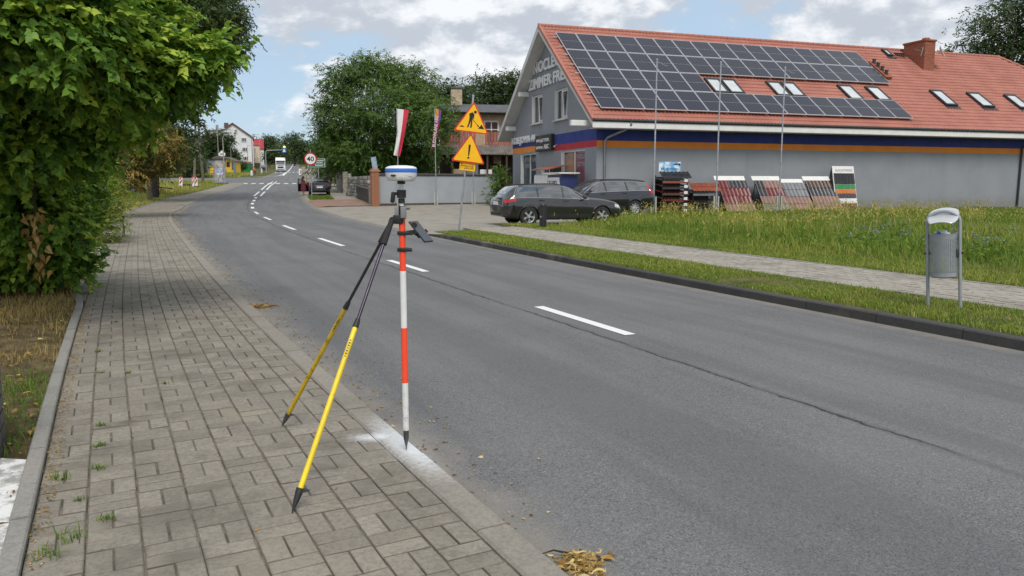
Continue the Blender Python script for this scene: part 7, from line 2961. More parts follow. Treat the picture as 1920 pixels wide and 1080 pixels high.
# ------------------------------------------------ far trees on the left and the wooded hill
far_defs = [
    (404, 278, 218, [(393, 268, 20, 20), (422, 262, 10, 14), (408, 288, 20, 18)], L_DARK, 'wide dark tree in front of the white apartment house', 430, 0.75),
    (440, 296, 222, [(438, 292, 10, 10), (430, 284, 7, 8)], L_FAR, 'lighter green tree beside the yellow kiosk', 160, 0.6),
    (352, 300, 150, [(350, 300, 30, 26), (342, 275, 24, 26), (368, 310, 18, 18)], L_FAR, 'green tree behind the twin utility poles', 300, 0.6),
    (310, 300, 165, [(308, 285, 36, 40), (328, 262, 22, 30)], L_DARK, 'dark tree seen between chestnut leaves and poles', 260, 0.7),
    (505, 272, 330, [(504, 266, 9, 11), (500, 282, 9, 9)], L_DARK, 'rounded dark tree above the red roofed house', 160, 1.1),
    (520, 290, 300, [(522, 286, 12, 10), (510, 293, 9, 7)], L_FAR, 'soft willow-like tree behind the lorry', 200, 1.0),
    (552, 282, 360, [(553, 276, 13, 12), (572, 282, 13, 14)], L_DARK, 'dark tree where the road bends out of sight', 200, 1.1),
    (536, 262, 380, [(540, 266, 12, 12), (556, 262, 12, 12)], L_DARK, 'small dark tree on the skyline of the hill', 90, 1.2),
    (455, 309, 205, [(455.5, 310, 7, 6)], L_DARK, 'round clipped bush beside the green container', 60, 0.4),
]
for i, (px, py, Y, bl, lm, lab, nc, ls) in enumerate(far_defs):
    bx0 = at(px, 320, Y)
    tree('deciduous_tree' if Y != 205 else 'round_bush', lab, (bx0.x, Y, gz(Y)), (bx0.x, Y, at(px, py, Y).z), 0.3 if Y != 205 else 0.06, [blob(a, b_, Y, c, d) for a, b_, c, d in bl], int(nc * 1.6), 4, 7, ls * 0.62, lm, 80 + i, ls * 1.1, ls * 1.2, 'tree' if Y != 205 else 'bush', 'trees beyond the crossing' if Y != 205 else None, wr=0.6, tmean=0.45)
rngW = np.random.default_rng(21)
bl = []
for k in range(46):
    px = -300 + k * 26 + rngW.uniform(-8, 8)
    Y = 470 + rngW.uniform(-40, 60)
    bl.append(blob(px, 291 + rngW.uniform(-5, 5), Y, 22 + rngW.uniform(0, 8), 15 + rngW.uniform(-3, 7)))
for k in range(14):
    px = 500 + k * 10 + rngW.uniform(-4, 4)
    bl.append(blob(px, 283 + rngW.uniform(-6, 8), 440 + rngW.uniform(-20, 20), 16, 16))
(V, l, t, ti), CC = foliage(bl, 1800, 4, 6, 1.5, 0.6, DIAMOND, rngW, 2.4, 3.0, tmean=0.42)
wood = np_mesh('distant_wood', V, l, t, L_FAR, None, ti)
tag(wood, 'far wooded hill along the skyline', 'woodland', None, 'stuff')


# ------------------------------------------------ grass
def blades(P, h, w, tint, rng, bend=0.5):
    n = len(P)
    a = rng.random(n) * 2 * np.pi
    lean_ = rng.normal(0, 0.28, n)
    D = np.stack([np.cos(a) * lean_, np.sin(a) * lean_, np.ones(n)], 1)
    S = np.stack([np.cos(a + 1.57 + rng.normal(0, .5, n)), np.sin(a + 1.57), np.zeros(n)], 1)
    S = unit(S)
    D = unit(D)
    T = np.array([(0, .5), (0, -.5), (.55, -.38), (.55, .38), (1, 0)], float)
    bx2 = np.stack([np.cos(a), np.sin(a), np.full(n, -0.35)], 1) * (bend * rng.random(n))[:, None]
    V = P[:, None, :] + D[:, None, :] * (T[None, :, 0:1] * h[:, None, None]) + S[:, None, :] * (T[None, :, 1:2] * w[:, None, None]) + bx2[:, None, :] * (T[None, :, 0:1] ** 2.2 * h[:, None, None])
    base = np.arange(n)[:, None] * 5
    loops = (base + np.array([0, 1, 2, 3, 3, 2, 4])[None]).ravel()
    return V.reshape(-1, 3), loops, np.tile(np.array([4, 3]), n), np.repeat(tint, 5)


def vnoise(x, y, s, seed):
    r = np.random.default_rng(seed)
    out = np.zeros_like(x)
    for k in range(6):
        ang = r.uniform(0, 6.28)
        f = s * (0.6 + 0.5 * k)
        out += np.sin((x * math.cos(ang) + y * math.sin(ang)) * f + r.uniform(0, 6.28)) / (1 + 0.4 * k)
    return out / 3.0


rngG = np.random.default_rng(31)
REc = RE.P[::4]
REn = RE.N[::4]


def lat_of(P):
    out = np.empty(len(P))
    for i in range(0, len(P), 20000):
        q = P[i:i + 20000]
        dd = ((q[:, None] - REc[None]) ** 2).sum(-1)
        j = dd.argmin(1)
        out[i:i + 20000] = ((q - REc[j]) * REn[j]).sum(1)
    return out


# tall meadow between the footpath and the shop
n = 330000
yv = 6 + 37 * rngG.random(n) ** 0.85
xv = -1 + 36 * rngG.random(n)
vis = (xv / np.maximum(yv, 1) < 0.74) & (xv / np.maximum(yv, 1) > 0.02)
P2 = np.stack([xv, yv], 1)[vis]
la = lat_of(P2)
rel = P2 - np.array([SHOP_O.x, SHOP_O.y])
su, sa = rel @ E1, rel @ E2
lx = np.interp(P2[:, 1], [22, 24, 26, 27.4, 29, 33, 36, 40], [0.9, 1.1, 1.4, 1.9, 3.7, 5.2, 6.5, 7.2])
keep = (la > 4.35) & (sa < -0.15) & (P2[:, 0] > lx + rngG.normal(0, 0.25, len(P2)))
P2, la, sa = P2[keep], la[keep], sa[keep]
dist = np.hypot(P2[:, 0], P2[:, 1])
thin = rngG.random(len(P2)) < np.clip(1.35 - dist / 46, 0.42, 1)
P2, la, sa, dist = P2[thin], la[thin], sa[thin], dist[thin]
nz = vnoise(P2[:, 0], P2[:, 1], 0.55, 3)
nz2 = vnoise(P2[:, 0], P2[:, 1], 1.6, 4)
edge = np.clip((la - 4.3 - 0.5 * nz) / 2.6, 0, 1) ** 0.8
h = (0.09 + edge * (0.23 + 0.17 * nz + 0.09 * nz2)) * rngG.uniform(0.5, 1.3, len(P2))
h = np.clip(h * (1 - 0.45 * np.clip((dist - 24) / 14, 0, 1)), 0.06, 0.95)
ti = np.clip(0.55 + 0.24 * nz + 0.10 * nz2 + rngG.normal(0, 0.12, len(P2)) + (1 - edge) * 0.16, 0, 1)
P3 = np.c_[P2, np.full(len(P2), 0.07)]
V, l, t, tt_ = blades(P3, h, 0.007 + 0.00055 * dist, ti, rngG, 0.7)
mg = np_mesh('meadow_grass', V, l, t, L_GRASS, None, tt_)
tag(mg, 'tall uncut grass between the footpath and the shop', 'grass', None, 'stuff')
# seed stalks and weeds: loose, uncountable
n = 4200
ix = rngG.choice(len(P2), n)
sel = P2[ix] + rngG.normal(0, 0.05, (n, 2))
clump = vnoise(sel[:, 0], sel[:, 1], 0.9, 8)
ok = (la[ix] > 5.2) & (clump > 0.25)
sel = sel[ok]
h = (rngG.uniform(0.45, 0.9, len(sel)) + 0.12 * clump[ok]) * np.interp(np.hypot(sel[:, 0], sel[:, 1]), [24, 34], [1.0, 0.62])
parts = [blades(np.c_[sel, np.full(len(sel), 0.07)], h, np.full(len(sel), 0.012), np.clip(rngG.normal(0.85, 0.1, len(sel)), 0, 1), rngG, 0.25)]
topP = np.c_[sel, 0.07 + h * 0.86]
for k in range(5):
    q = topP + rngG.normal(0, 0.03, topP.shape) + np.array([0, 0, 0.05 * (k - 1.5)])
    parts.append(leaves_np(q, rngG.normal(size=q.shape) * 0.5 + np.array([0, 0, 1.0]), rngG.normal(size=q.shape), np.full(len(q), 0.09), np.full(len(q), 0.035), np.clip(rngG.normal(0.92, 0.07, len(q)), 0, 1), DIAMOND))
V, l, t, tt_ = merge_np(parts)
sd_o = np_mesh('seed_stalks', V, l, t, L_GRASS, None, tt_)
tag(sd_o, 'straw coloured seed stalks rising out of the meadow', 'grass', None, 'stuff')
# broad leaved weeds with dull blue flower heads near the right edge
n = 900
yv, xv = rngG.uniform(12, 34, n), None
pxs = np.where(rngG.random(n) < 0.3, rngG.uniform(1560, 1915, n), rngG.uniform(1080, 1915, n))
wp = np.stack([(pxs - 960) / F_PX * yv, yv], 1)
ok = (lat_of(wp) > 5.0) & (vnoise(wp[:, 0], wp[:, 1], 0.8, 15) > 0.0)
wp = wp[ok]
parts = []
for k in range(9):
    q = np.c_[wp + rngG.normal(0, 0.10, wp.shape), rngG.uniform(0.10, 0.40, len(wp))]
    parts.append(leaves_np(q, rngG.normal(size=q.shape) + np.array([0, 0, .4]), rngG.normal(size=q.shape) + np.array([0, -.3, 1.0]), np.full(len(q), 0.15), np.full(len(q), 0.05), np.clip(rngG.normal(0.42, 0.14, len(q)), 0, 1), DIAMOND))
V, l, t, tt_ = merge_np(parts)
wd_ = np_mesh('meadow_weeds', V, l, t, L_GRASS, None, tt_)
tag(wd_, 'broad leaved weeds scattered through the meadow grass', 'weeds', None, 'stuff')
wq = wp[(wp[:, 1] < 22) & (wp[:, 0] / wp[:, 1] > 0.42)][::2]
q = np.c_[wq + rngG.normal(0, 0.12, wq.shape), rngG.uniform(0.40, 0.55, len(wq))]
q = np.repeat(q, 4, 0) + rngG.normal(0, 0.035, (4 * len(q), 3))
V, l, t, tt_ = leaves_np(q, rngG.normal(size=q.shape), rngG.normal(size=q.shape), np.full(len(q), 0.045), np.full(len(q), 0.03), np.zeros(len(q)), DIAMOND)
fl_o = np_mesh('blue_flowers', V, l, t, mat('dull_blue_petal', (0.17, 0.20, 0.34), 0.7, var=0.2), None)
tag(fl_o, 'dull blue flower heads among the weeds on the right', 'flowers', None, 'stuff')
ix = rngG.choice(len(P2), 500)
q = np.c_[P2[ix], rngG.uniform(0.35, 0.6, 500)]
q = q[(dist[ix] > 24) & (q[:, 0] < 9)]
q = np.repeat(q, 4, 0) + rngG.normal(0, 0.04, (4 * len(q), 3))
V, l, t, tt_ = leaves_np(q, rngG.normal(size=q.shape), rngG.normal(size=q.shape), np.full(len(q), 0.05), np.full(len(q), 0.035), np.zeros(len(q)), DIAMOND)
tag(np_mesh('yellow_flowers', V, l, t, mat('yellow_petal', (0.55, 0.42, 0.03), 0.7, var=0.2), None), 'small yellow flowers in the grass near the parked cars', 'flowers', None, 'stuff')


def strip_grass(name, label, line, s0, s1, d0, d1, n, hmin, hmax, z, lm, tm, seed, w=0.006, wk=0.0004, dens=None):
    r = np.random.default_rng(seed)
    s = s0 + (s1 - s0) * r.random(n)
    d = d0 + (d1 - d0) * r.random(n)
    base = line.pt(s)
    nn = np.stack([np.interp(s, line.s, line.N[:, 0]), np.interp(s, line.s, line.N[:, 1])], 1)
    P2_ = base + nn * d[:, None]
    nz_ = vnoise(P2_[:, 0], P2_[:, 1], 1.7, seed + 1)
    if dens is not None:
        ok_ = nz_ + r.normal(0, 0.35, n) > dens
        P2_, nz_ = P2_[ok_], nz_[ok_]
    m_ = len(P2_)
    dist_ = np.hypot(P2_[:, 0], P2_[:, 1])
    h_ = r.uniform(hmin, hmax, m_) * (1 + 0.35 * nz_)
    ti_ = np.clip(tm + 0.15 * nz_ + r.normal(0, 0.14, m_), 0, 1)
    zz_ = gz_np(P2_[:, 1]) + z
    V, l, t, tt_ = blades(np.c_[P2_, zz_], np.maximum(h_, 0.02), w + wk * dist_, ti_, r, 0.9)
    o = np_mesh(name, V, l, t, lm, None, tt_)
    return tag(o, label, 'grass', None, 'stuff')


strip_grass('verge_grass', 'short mown grass on the verge behind the dark kerb', RE, RE.s_at_y(5.0), SR1 + 0.6, 0.17, 1.50, 56000, 0.03, 0.09, 0.10, L_GRASS, 0.64, 41, 0.006, 0.0004, -0.55)
strip_grass('mown_grass', 'thin mown grass along the far footpath', RE, RE.s_at_y(6.0), RE.s_at_y(25.0), 3.47, 4.9, 46000, 0.03, 0.12, 0.10, L_GRASS, 0.68, 43, 0.006, 0.0004, -0.55)
strip_grass('dry_grass', 'dry straw lying on the soil below the lindens', IN, IN.s_at_y(6.2), IN.s_at_y(12.0), -1.8, -0.09, 15000, 0.02, 0.11, 0.03, L_DRY, 0.62, 45, 0.004, 0.0004, -0.2)
strip_grass('soil_grass', 'patchy green grass on the soil next to the dark pier', IN, IN.s_at_y(3.9), IN.s_at_y(7.2), -1.2, -0.09, 7000, 0.02, 0.09, 0.03, L_GRASS, 0.35, 46, 0.004, 0.0004, 0.0)
strip_grass('path_edge_grass', 'rough grass along the inner edge of the curving footpath', IN, IN.s_at_y(20), IN.s_at_y(105), -3.6, -0.1, 42000, 0.05, 0.16, 0.02, L_GRASS, 0.80, 47, 0.010, 0.0006, -0.3)
strip_grass('saloon_verge_grass', 'scrap of grass around the speed sign post', RE, RE.s_at_y(58), RE.s_at_y(63.5), 0.4, 2.2, 2600, 0.08, 0.22, 0.08, L_GRASS, 0.45, 49, 0.01, 0.0006)
# rough yellow field to the left of the far path
n = 46000
r = np.random.default_rng(53)
yv = r.uniform(60, 190, n)
xv = (r.uniform(180, 520, n) - 960) / F_PX * yv
P2_ = np.stack([xv, yv], 1)
dd = np.empty(n)
for i in range(0, n, 20000):
    qq = P2_[i:i + 20000]
    d2 = ((qq[:, None] - LE.P[::6][None]) ** 2).sum(-1)
    j = d2.argmin(1)
    dd[i:i + 20000] = ((qq - LE.P[::6][j]) * LE.N[::6][j]).sum(1)
ok = (dd < -4.5) & ~((yv > 114) & (yv < 150))
P2_ = P2_[ok]
nz_ = vnoise(P2_[:, 0], P2_[:, 1], 0.25, 54)
V, l, t, tt_ = blades(np.c_[P2_, gz_np(P2_[:, 1])], r.uniform(0.2, 0.55, len(P2_)), 0.02 + 0.0009 * P2_[:, 1], np.clip(0.82 + 0.16 * nz_ + r.normal(0, 0.12, len(P2_)), 0, 1), r, 0.6)
tag(np_mesh('field_grass', V, l, t, L_GRASS, None, tt_), 'rough yellowing field grass left of the crossing', 'grass', None, 'stuff')

# tufts in the paving joints: each a plant
tuft_px = [(112, 900, 0.07), (130, 1015, 0.09), (88, 1045, 0.07), (185, 880, 0.05), (185, 838, 0.05), (190, 700, 0.04), (185, 660, 0.04), (190, 800, 0.045), (228, 580, 0.05), (218, 605, 0.035), (240, 700, 0.03), (150, 940, 0.04), (310, 720, 0.03), (200, 975, 0.05)]
side_words = ['beside the white slab', 'in the bottom left corner, largest of the tufts', 'at the very bottom against the edging', 'in the joint level with the white slab', 'in the joint above the white slab', 'in the joint far up the left side', 'in the joint just below the soil bend', 'in the joint halfway up the left side', 'near the top of the footpath, beyond the others', 'just under the farthest tuft', 'in the second joint from the edging', 'close to the edging below the white slab', 'nearest the bipod among the tufts', 'in the joint above the corner tuft']
for i, (px, py, hh) in enumerate(tuft_px):
    p = gnd(px, py, 0.028)
    r = np.random.default_rng(100 + i)
    m_ = 26
    P3 = np.c_[r.normal(0, hh * 0.35, m_), r.normal(0, hh * 0.25, m_), np.zeros(m_)]
    V, l, t, tt_ = blades(P3, r.uniform(0.4, 1.1, m_) * hh, np.full(m_, 0.006), np.clip(r.normal(0.45, 0.15, m_), 0, 1), r, 1.6)
    o = np_mesh('grass_tuft', V, l, t, L_GRASS, None, tt_)
    o.location = p
    tag(o, 'small green grass tuft ' + side_words[i], 'grass tuft', 'grass tufts in the paving joints')


# ------------------------------------------------ dead leaves
def curled(nl, sx, sy, sz, length, seed, tmean):
    r = np.random.default_rng(seed)
    parts = []
    K = 7
    for i in range(nl):
        c = r.normal(size=3) * np.array([sx, sy, 0]) + np.array([0, 0, abs(r.normal()) * sz])
        a0 = r.uniform(0, 6.28)
        curl = r.uniform(1.2, 4.2) * r.choice([-1, 1])
        up_ = r.normal(0, 0.5)
        w = length * r.uniform(0.045, 0.11)
        ln_ = length * r.uniform(0.6, 1.25)
        pts, hd = [], a0
        p = c.copy()
        for k in range(K):
            pts.append(p.copy())
            hd += curl / K
            p = p + np.array([math.cos(hd), math.sin(hd) * 0.8, 0.35 * math.sin(k * 0.9 + a0) + up_ * 0.2]) * ln_ / K
        pts = np.array(pts)
        pts[:, 2] = np.maximum(pts[:, 2], 0.004)
        tang = np.gradient(pts, axis=0)
        sdv_ = unit(np.cross(tang, np.array([0, 0, 1.0]) + r.normal(size=3) * 0.8))
        prof = np.sin(np.linspace(0.25, math.pi - 0.12, K))[:, None] * w
        V = np.concatenate([pts + sdv_ * prof, pts - sdv_ * prof + np.array([0, 0, w * 0.5])])
        V[:, 2] = np.maximum(V[:, 2], 0.002)
        f = np.array([[k, k + 1, K + k + 1, K + k] for k in range(K - 1)])
        parts.append((V, f.ravel(), np.full(K - 1, 4), np.full(2 * K, np.clip(r.normal(tmean, 0.2), 0, 1))))
    return merge_np(parts)


for (px, py, nl, sx, sy, sz, ln_, lab, tm, stems) in ((1092, 1064, 190, 0.038, 0.048, 0.018, 0.070, 'heap of curled straw-coloured dead leaves on the road at the bottom edge', 0.66, [((-0.05, 0.08, 0.02), (-0.17, 0.085, 0.01))]), (489, 576, 190, 0.070, 0.055, 0.016, 0.070, 'small heap of brown dead leaves in the gutter beside the footpath', 0.48, [((0.1, 0.0, 0.015), (0.24, -0.02, 0.012))])):
    p = gnd(px, py)
    root = empty('leaf_heap', p, 0, lab, 'dead leaves', 'leaf heaps on the road')
    V, l, t, tt_ = curled(nl, sx, sy, sz, ln_, int(px), tm)
    np_mesh('leaves', V, l, t, L_LITTER, root, tt_, smooth=True)['kind'] = 'stuff'
    for (a, b_) in stems:
        b = MB()
        b.tube([a, (Vector(a) + Vector(b_)) / 2 + Vector((0, 0.008, 0.012)), b_], [0.005, 0.004, 0.002], 6)
        b.build('stalk', M_BARKD, root)
# scattered bits along the kerb, under the hedge and on the paving
r = np.random.default_rng(77)
n = 2300
s = LE.s_at_y(3.0) + (LE.s_at_y(48) - LE.s_at_y(3.0)) * r.random(n) ** 1.1
d = np.where(r.random(n) < 0.72, np.abs(r.normal(0.10, 0.22, n)), -r.uniform(0.1, 1.9, n))
keep_ = (d > 0) | (r.random(n) < 0.35)
s, d = s[keep_], d[keep_]
xy = LE.pt(s) + np.stack([np.interp(s, LE.s, LE.N[:, 0]), np.interp(s, LE.s, LE.N[:, 1])], 1) * d[:, None]
q = np.c_[xy, gz_np(xy[:, 1]) + np.where(d > 0, 0.006, 0.036)]
sz_ = r.uniform(0.008, 0.028, len(q)) * (1 + q[:, 1] / 30)
parts = [leaves_np(q, np.c_[r.normal(size=(len(q), 2)), np.zeros(len(q))], np.c_[r.normal(size=(len(q), 2)) * 0.35, np.ones(len(q))], sz_, sz_ * 0.5, np.clip(r.normal(0.55, 0.2, len(q)), 0, 1), HEART)]
n = 1700
s = IN.s_at_y(2.6) + (IN.s_at_y(9.5) - IN.s_at_y(2.6)) * r.random(n)
d = np.where(r.random(n) < 0.7, r.uniform(0.0, 0.08, n), -r.uniform(0.1, 1.5, n))
xy = IN.pt(s) + np.stack([np.interp(s, IN.s, IN.N[:, 0]), np.interp(s, IN.s, IN.N[:, 1])], 1) * d[:, None]
q = np.c_[xy, np.where(d > 0, 0.036, 0.05)]
sz_ = np.where(d > 0, r.uniform(0.006, 0.018, n), r.uniform(0.015, 0.07, n))
parts.append(leaves_np(q, np.c_[r.normal(size=(n, 2)), np.zeros(n)], np.c_[r.normal(size=(n, 2)) * 0.4, np.ones(n)], sz_, sz_ * 0.55, np.clip(r.normal(0.5, 0.2, n), 0, 1), HEART))
V, l, t, tt_ = merge_np(parts)
tag(np_mesh('fallen_leaves', V, l, t, L_LITTER, None, tt_), 'dead leaf scraps scattered along the kerb and the edging', 'fallen leaves', None, 'stuff')

# ================================================================== left of the road: posts, poles, pillar, kiosk
M_TIMB = mat('grey_timber', (0.17, 0.145, 0.115), 0.95, var=0.3, scale=5, bump=0.4, bscale=25)
M_CPOLE = mat('concrete_pole', (0.30, 0.285, 0.26), 0.9, var=0.12, scale=3)
M_LAMPG = mat('lamp_grey', (0.38, 0.39, 0.40), 0.45, 0.4, var=0.1)
M_LAMPH = mat('lamp_head_white', (0.62, 0.63, 0.64), 0.4, var=0.05)


def ground_at(px, py):
    return gnd(px, py)


p = gnd(263, 379)
b = MB()
q = at(256, 322, p.y) - p
b.tube([(0, 0, -0.2), q], [0.05, 0.045], 8)
o = b.build('leaning_post', mat('grey_green_post', (0.15, 0.15, 0.13), 0.9, var=0.2))
o.location = p
tag(o, 'thin leaning grey post beside the curving footpath', 'post')
p = gnd(282, 377)
b = MB()
q = at(277, 316, p.y) - p
b.tube([(0, 0, -0.2), q * 0.5, q], [0.19, 0.175, 0.17], 12)
o = b.build('timber_stub', M_TIMB)
o.location = p
tag(o, 'stout grey timber stub standing by the footpath bend', 'post')
p = gnd(296, 357)
b = MB()
b.bbox((0, 0, 0.7), (0.16, 0.10, 1.45), 0.02)
o = b.build('marker_post', M_SIGNW)
o.location = (p.x, p.y, gz(p.y))
tag(o, 'white marker post next to the dark chestnut trunk', 'post')
# flatbed trailer
p = gnd(249, 364)
tr = empty('trailer', (p.x, p.y, gz(p.y)), R(4), 'low grey twin-axle trailer parked under the chestnut', 'trailer')
b = MB()
b.bbox((-0.6, 0, 0.72), (5.6, 1.9, 0.16), 0.03)
b.build('deck', M_GREYM, tr)
b = MB()
b.bbox((-1.9, -0.94, 0.98), (3.0, 0.05, 0.42), 0.01)
b.build('side_board', mat('pale_board', (0.45, 0.45, 0.43), 0.7), tr)
for x in (-0.35, 0.45):
    for s_ in (-1, 1):
        e_ = bpy.data.objects.new('wheel', None)
        COL.objects.link(e_)
        e_.parent = tr
        e_.location = (x, s_ * 0.98, 0.34)
        b = MB()
        b.cyl((0, -0.1, 0), (0, 0.1, 0), 0.34, n=20)
        b.build('tyre', M_TYRE, e_)
        b = MB()
        b.cyl((0, s_ * 0.09, 0), (0, s_ * 0.115, 0), 0.2, n=16)
        b.build('rim', M_GREYM, e_)
b = MB()
b.tube([(2.2, 0, 0.66), (3.6, 0, 0.5)], 0.05, 8)
b.build('drawbar', M_DARKM, tr)
b = MB()
b.tube([(0.95, -1.0, 0.78), (0.6, -1.0, 0.80), (-0.5, -1.0, 0.80), (-0.85, -1.0, 0.62)], 0.03, 6)
b.build('mudguard', M_DARKM, tr)

# striped barrier boards
def barrier(px, py, ptop, wpx, lean, lab):
    p = gnd(px, py)
    e_ = empty('barrier_board', (p.x, p.y, gz(p.y)), R(6), lab, 'barrier', 'striped barrier boards at the dug-up verge')
    H = at(px, ptop, p.y).z - gz(p.y)
    w = wpx * p.y / F_PX
    b = MB()
    fn = lambda a, z, d: (a + lean * z, d, z)
    b.prism([(-w / 2, 0.15), (w / 2, 0.15), (w / 2, H * 0.88), (0, H), (-w / 2, H * 0.88)], -0.03, 0.03, fn)
    b.build('board', M_SIGNW, e_)
    for k in range(2):
        z = H * (0.28 + 0.36 * k)
        b = MB()
        b.prism([(-w * 0.36, z), (w * 0.36, z + 0.36), (w * 0.36, z + 0.66), (-w * 0.36, z + 0.30)], -0.034, -0.031, fn)
        b.build('stripe', mat('barrier_red', (0.45, 0.03, 0.03), 0.5, var=0.1), e_)
    b = MB()
    b.bbox((0, 0, 0.09), (w * 1.5, 0.5, 0.18), 0.03)
    b.build('foot', M_BLACKP, e_)


barrier(339, 352.5, 330.5, 6.0, 0.06, 'red and white barrier board on the left, leaning')
barrier(362.5, 352.5, 330.5, 3.5, 0.0, 'narrow barrier board turned almost edge-on')
barrier(368.5, 351.5, 331, 5.0, -0.02, 'red and white barrier board nearest the utility poles')
p0, p1 = gnd(341, 352), gnd(361, 351.5)
b = MB()
m_ = (p0 + p1) / 2
b.bbox((0, 0, 0.2), ((p1 - p0).length, 0.45, 0.42), 0.06)
o = b.build('rubber_base', M_BLACKP)
o.location = (m_.x, m_.y, gz(m_.y))
tag(o, 'long black rubber block between the barrier boards', 'barrier base')

# twin utility pole with lamp
pa, pb2 = gnd(364, 346), gnd(380.5, 339.5)
up = empty('utility_pole', (pa.x, pa.y, gz(pa.y)), 0, 'twin-leg wooden utility pole with a lamp arm', 'utility pole')
topw = at(367, 206, pa.y) - Vector((pa.x, pa.y, gz(pa.y)))
foot2 = Vector((at(381, 338, pa.y + 2).x, pa.y + 2, gz(pa.y + 2))) - Vector((pa.x, pa.y, gz(pa.y)))
b = MB()
b.tube([(0, 0, -0.3), topw], [0.19, 0.12], 10)
b.build('leg', M_TIMB, up, 40)
b = MB()
b.tube([foot2 - Vector((0, 0, 0.3)), topw + Vector((0.15, 0.1, -0.6))], [0.20, 0.13], 10)
b.build('leg', M_TIMB, up, 40)
b = MB()
tipl = at(391, 204, pa.y) - Vector((pa.x, pa.y, gz(pa.y)))
b.tube([topw + Vector((0, 0, -0.4)), topw + Vector((0.5, 0, 0.05)), tipl], [0.05, 0.04, 0.035], 8)
arm = b.build('lamp_arm', M_LAMPG, up, 40)
b = MB()
b.bbox(tipl + Vector((0.35, 0, 0.02)), (0.85, 0.28, 0.16), 0.06)
b.build('lamp_head', mat('lamp_head_brown', (0.25, 0.20, 0.17), 0.5), arm, 40)
b = MB()
for k in range(2):
    b.tube([topw + Vector((-0.5, 0, -0.8 - 0.6 * k)), topw + Vector((0.6, 0, -0.8 - 0.6 * k))], 0.05, 6)
b.build('crossbar', M_TIMB, up)

# advertising pillar
p = gnd(413, 340.5)
ad = empty('advertising_pillar', (p.x, p.y, gz(p.y)), 0, 'round concrete advertising pillar with torn posters and graffiti', 'pillar')
k = p.y / F_PX
Hc = at(413, 300, p.y).z - gz(p.y)
rc = 11.2 * k
b = MB()
b.lathe([(rc * 1.02, -0.2), (rc * 1.02, 0.35), (rc, 0.36), (rc, Hc), (rc * 0.3, Hc)], 36)
t = NT('pillar_concrete')
pp_ = t.obj()
cc = t.mix(t.ramp(t.noise(pp_, 1.3, 5, 0.7), 0.4, 0.62), (0.30, 0.28, 0.25), (0.44, 0.42, 0.38))
cc = t.mix(t.ramp(t.noise(t.map(pp_, (1, 1, 0.35)), 2.2, 4, 0.6), 0.52, 0.6), cc, (0.20, 0.19, 0.18))
b.build('drum', t.fin(cc, 0.95), ad, 40)
b = MB()
b.lathe([(rc, Hc), (rc * 1.16, Hc + 0.05), (rc * 1.16, Hc + 0.22), (rc * 0.95, Hc + 0.42), (rc * 0.4, Hc + 0.6), (0, Hc + 0.65)], 36)
b.build('cap', mat('pillar_cap', (0.065, 0.055, 0.048), 0.9, var=0.25), ad, 30)


def wrap(name, a0, a1, z0, z1, m):
    b = MB()
    vs, fs = [], []
    for i in range(9):
        a = a0 + (a1 - a0) * i / 8
        for z in (z0, z1):
            vs.append((1.008 * rc * math.cos(a), 1.008 * rc * math.sin(a), z))
    for i in range(8):
        fs.append((2 * i, 2 * i + 2, 2 * i + 3, 2 * i + 1))
    b.add(vs, fs)
    return b.build(name, m, ad, fix=False)


def m_poster(name, c1, c2, c3, sc):
    t = NT(name)
    q = t.obj()
    v = t.sepx(t.voro(t.map(q, (1, 1, 1.3)), sc))
    c = t.mix(t.ramp(v[0], 0.4, 0.5), c1, c2)
    c = t.mix(t.ramp(v[1], 0.62, 0.7), c, c3)
    return t.fin(c, 0.8)


wrap('torn_poster', R(-100), R(-40), Hc * 0.30, Hc * 0.62, m_poster('poster_mix_blue', (0.55, 0.58, 0.62), (0.22, 0.30, 0.48), (0.45, 0.30, 0.40), 4.0))
wrap('torn_poster', R(-155), R(-118), Hc * 0.28, Hc * 0.64, m_poster('poster_mix_pink', (0.48, 0.46, 0.46), (0.36, 0.16, 0.22), (0.30, 0.28, 0.34), 4.5))
b = MB()
zt_, zb3 = at(408, 281, p.y).z - gz(p.y), at(408, 292, p.y).z - gz(p.y)
hw_ = 6.6 * k
x0_ = at(408, 290, p.y).x - p.x
b.prism([(x0_ - hw_ * 0.75, zb3), (x0_ + hw_ * 0.75, zb3), (x0_ + hw_, zb3 + (zt_ - zb3) * 0.42), (x0_, zt_), (x0_ - hw_, zb3 + (zt_ - zb3) * 0.42)], -0.04, 0.04, lambda a, z, d: (a, d, z))
hs = b.build('house_sign', M_SIGNW)
hs.location = (p.x, p.y + 1.8, gz(p.y))
tag(hs, 'white house-shaped shop sign above the advertising pillar', 'sign')
b = MB()
b.cyl((x0_, 0.1, 0), (x0_, 0.1, zb3 + 0.1), 0.05)
b.build('post', M_LAMPG, hs)
b = MB()
b.box((x0_, -0.05, zb3 + (zt_ - zb3) * 0.36), (hw_ * 1.1, 0.012, 0.14))
b.build('print_bar', M_NAVY, hs)


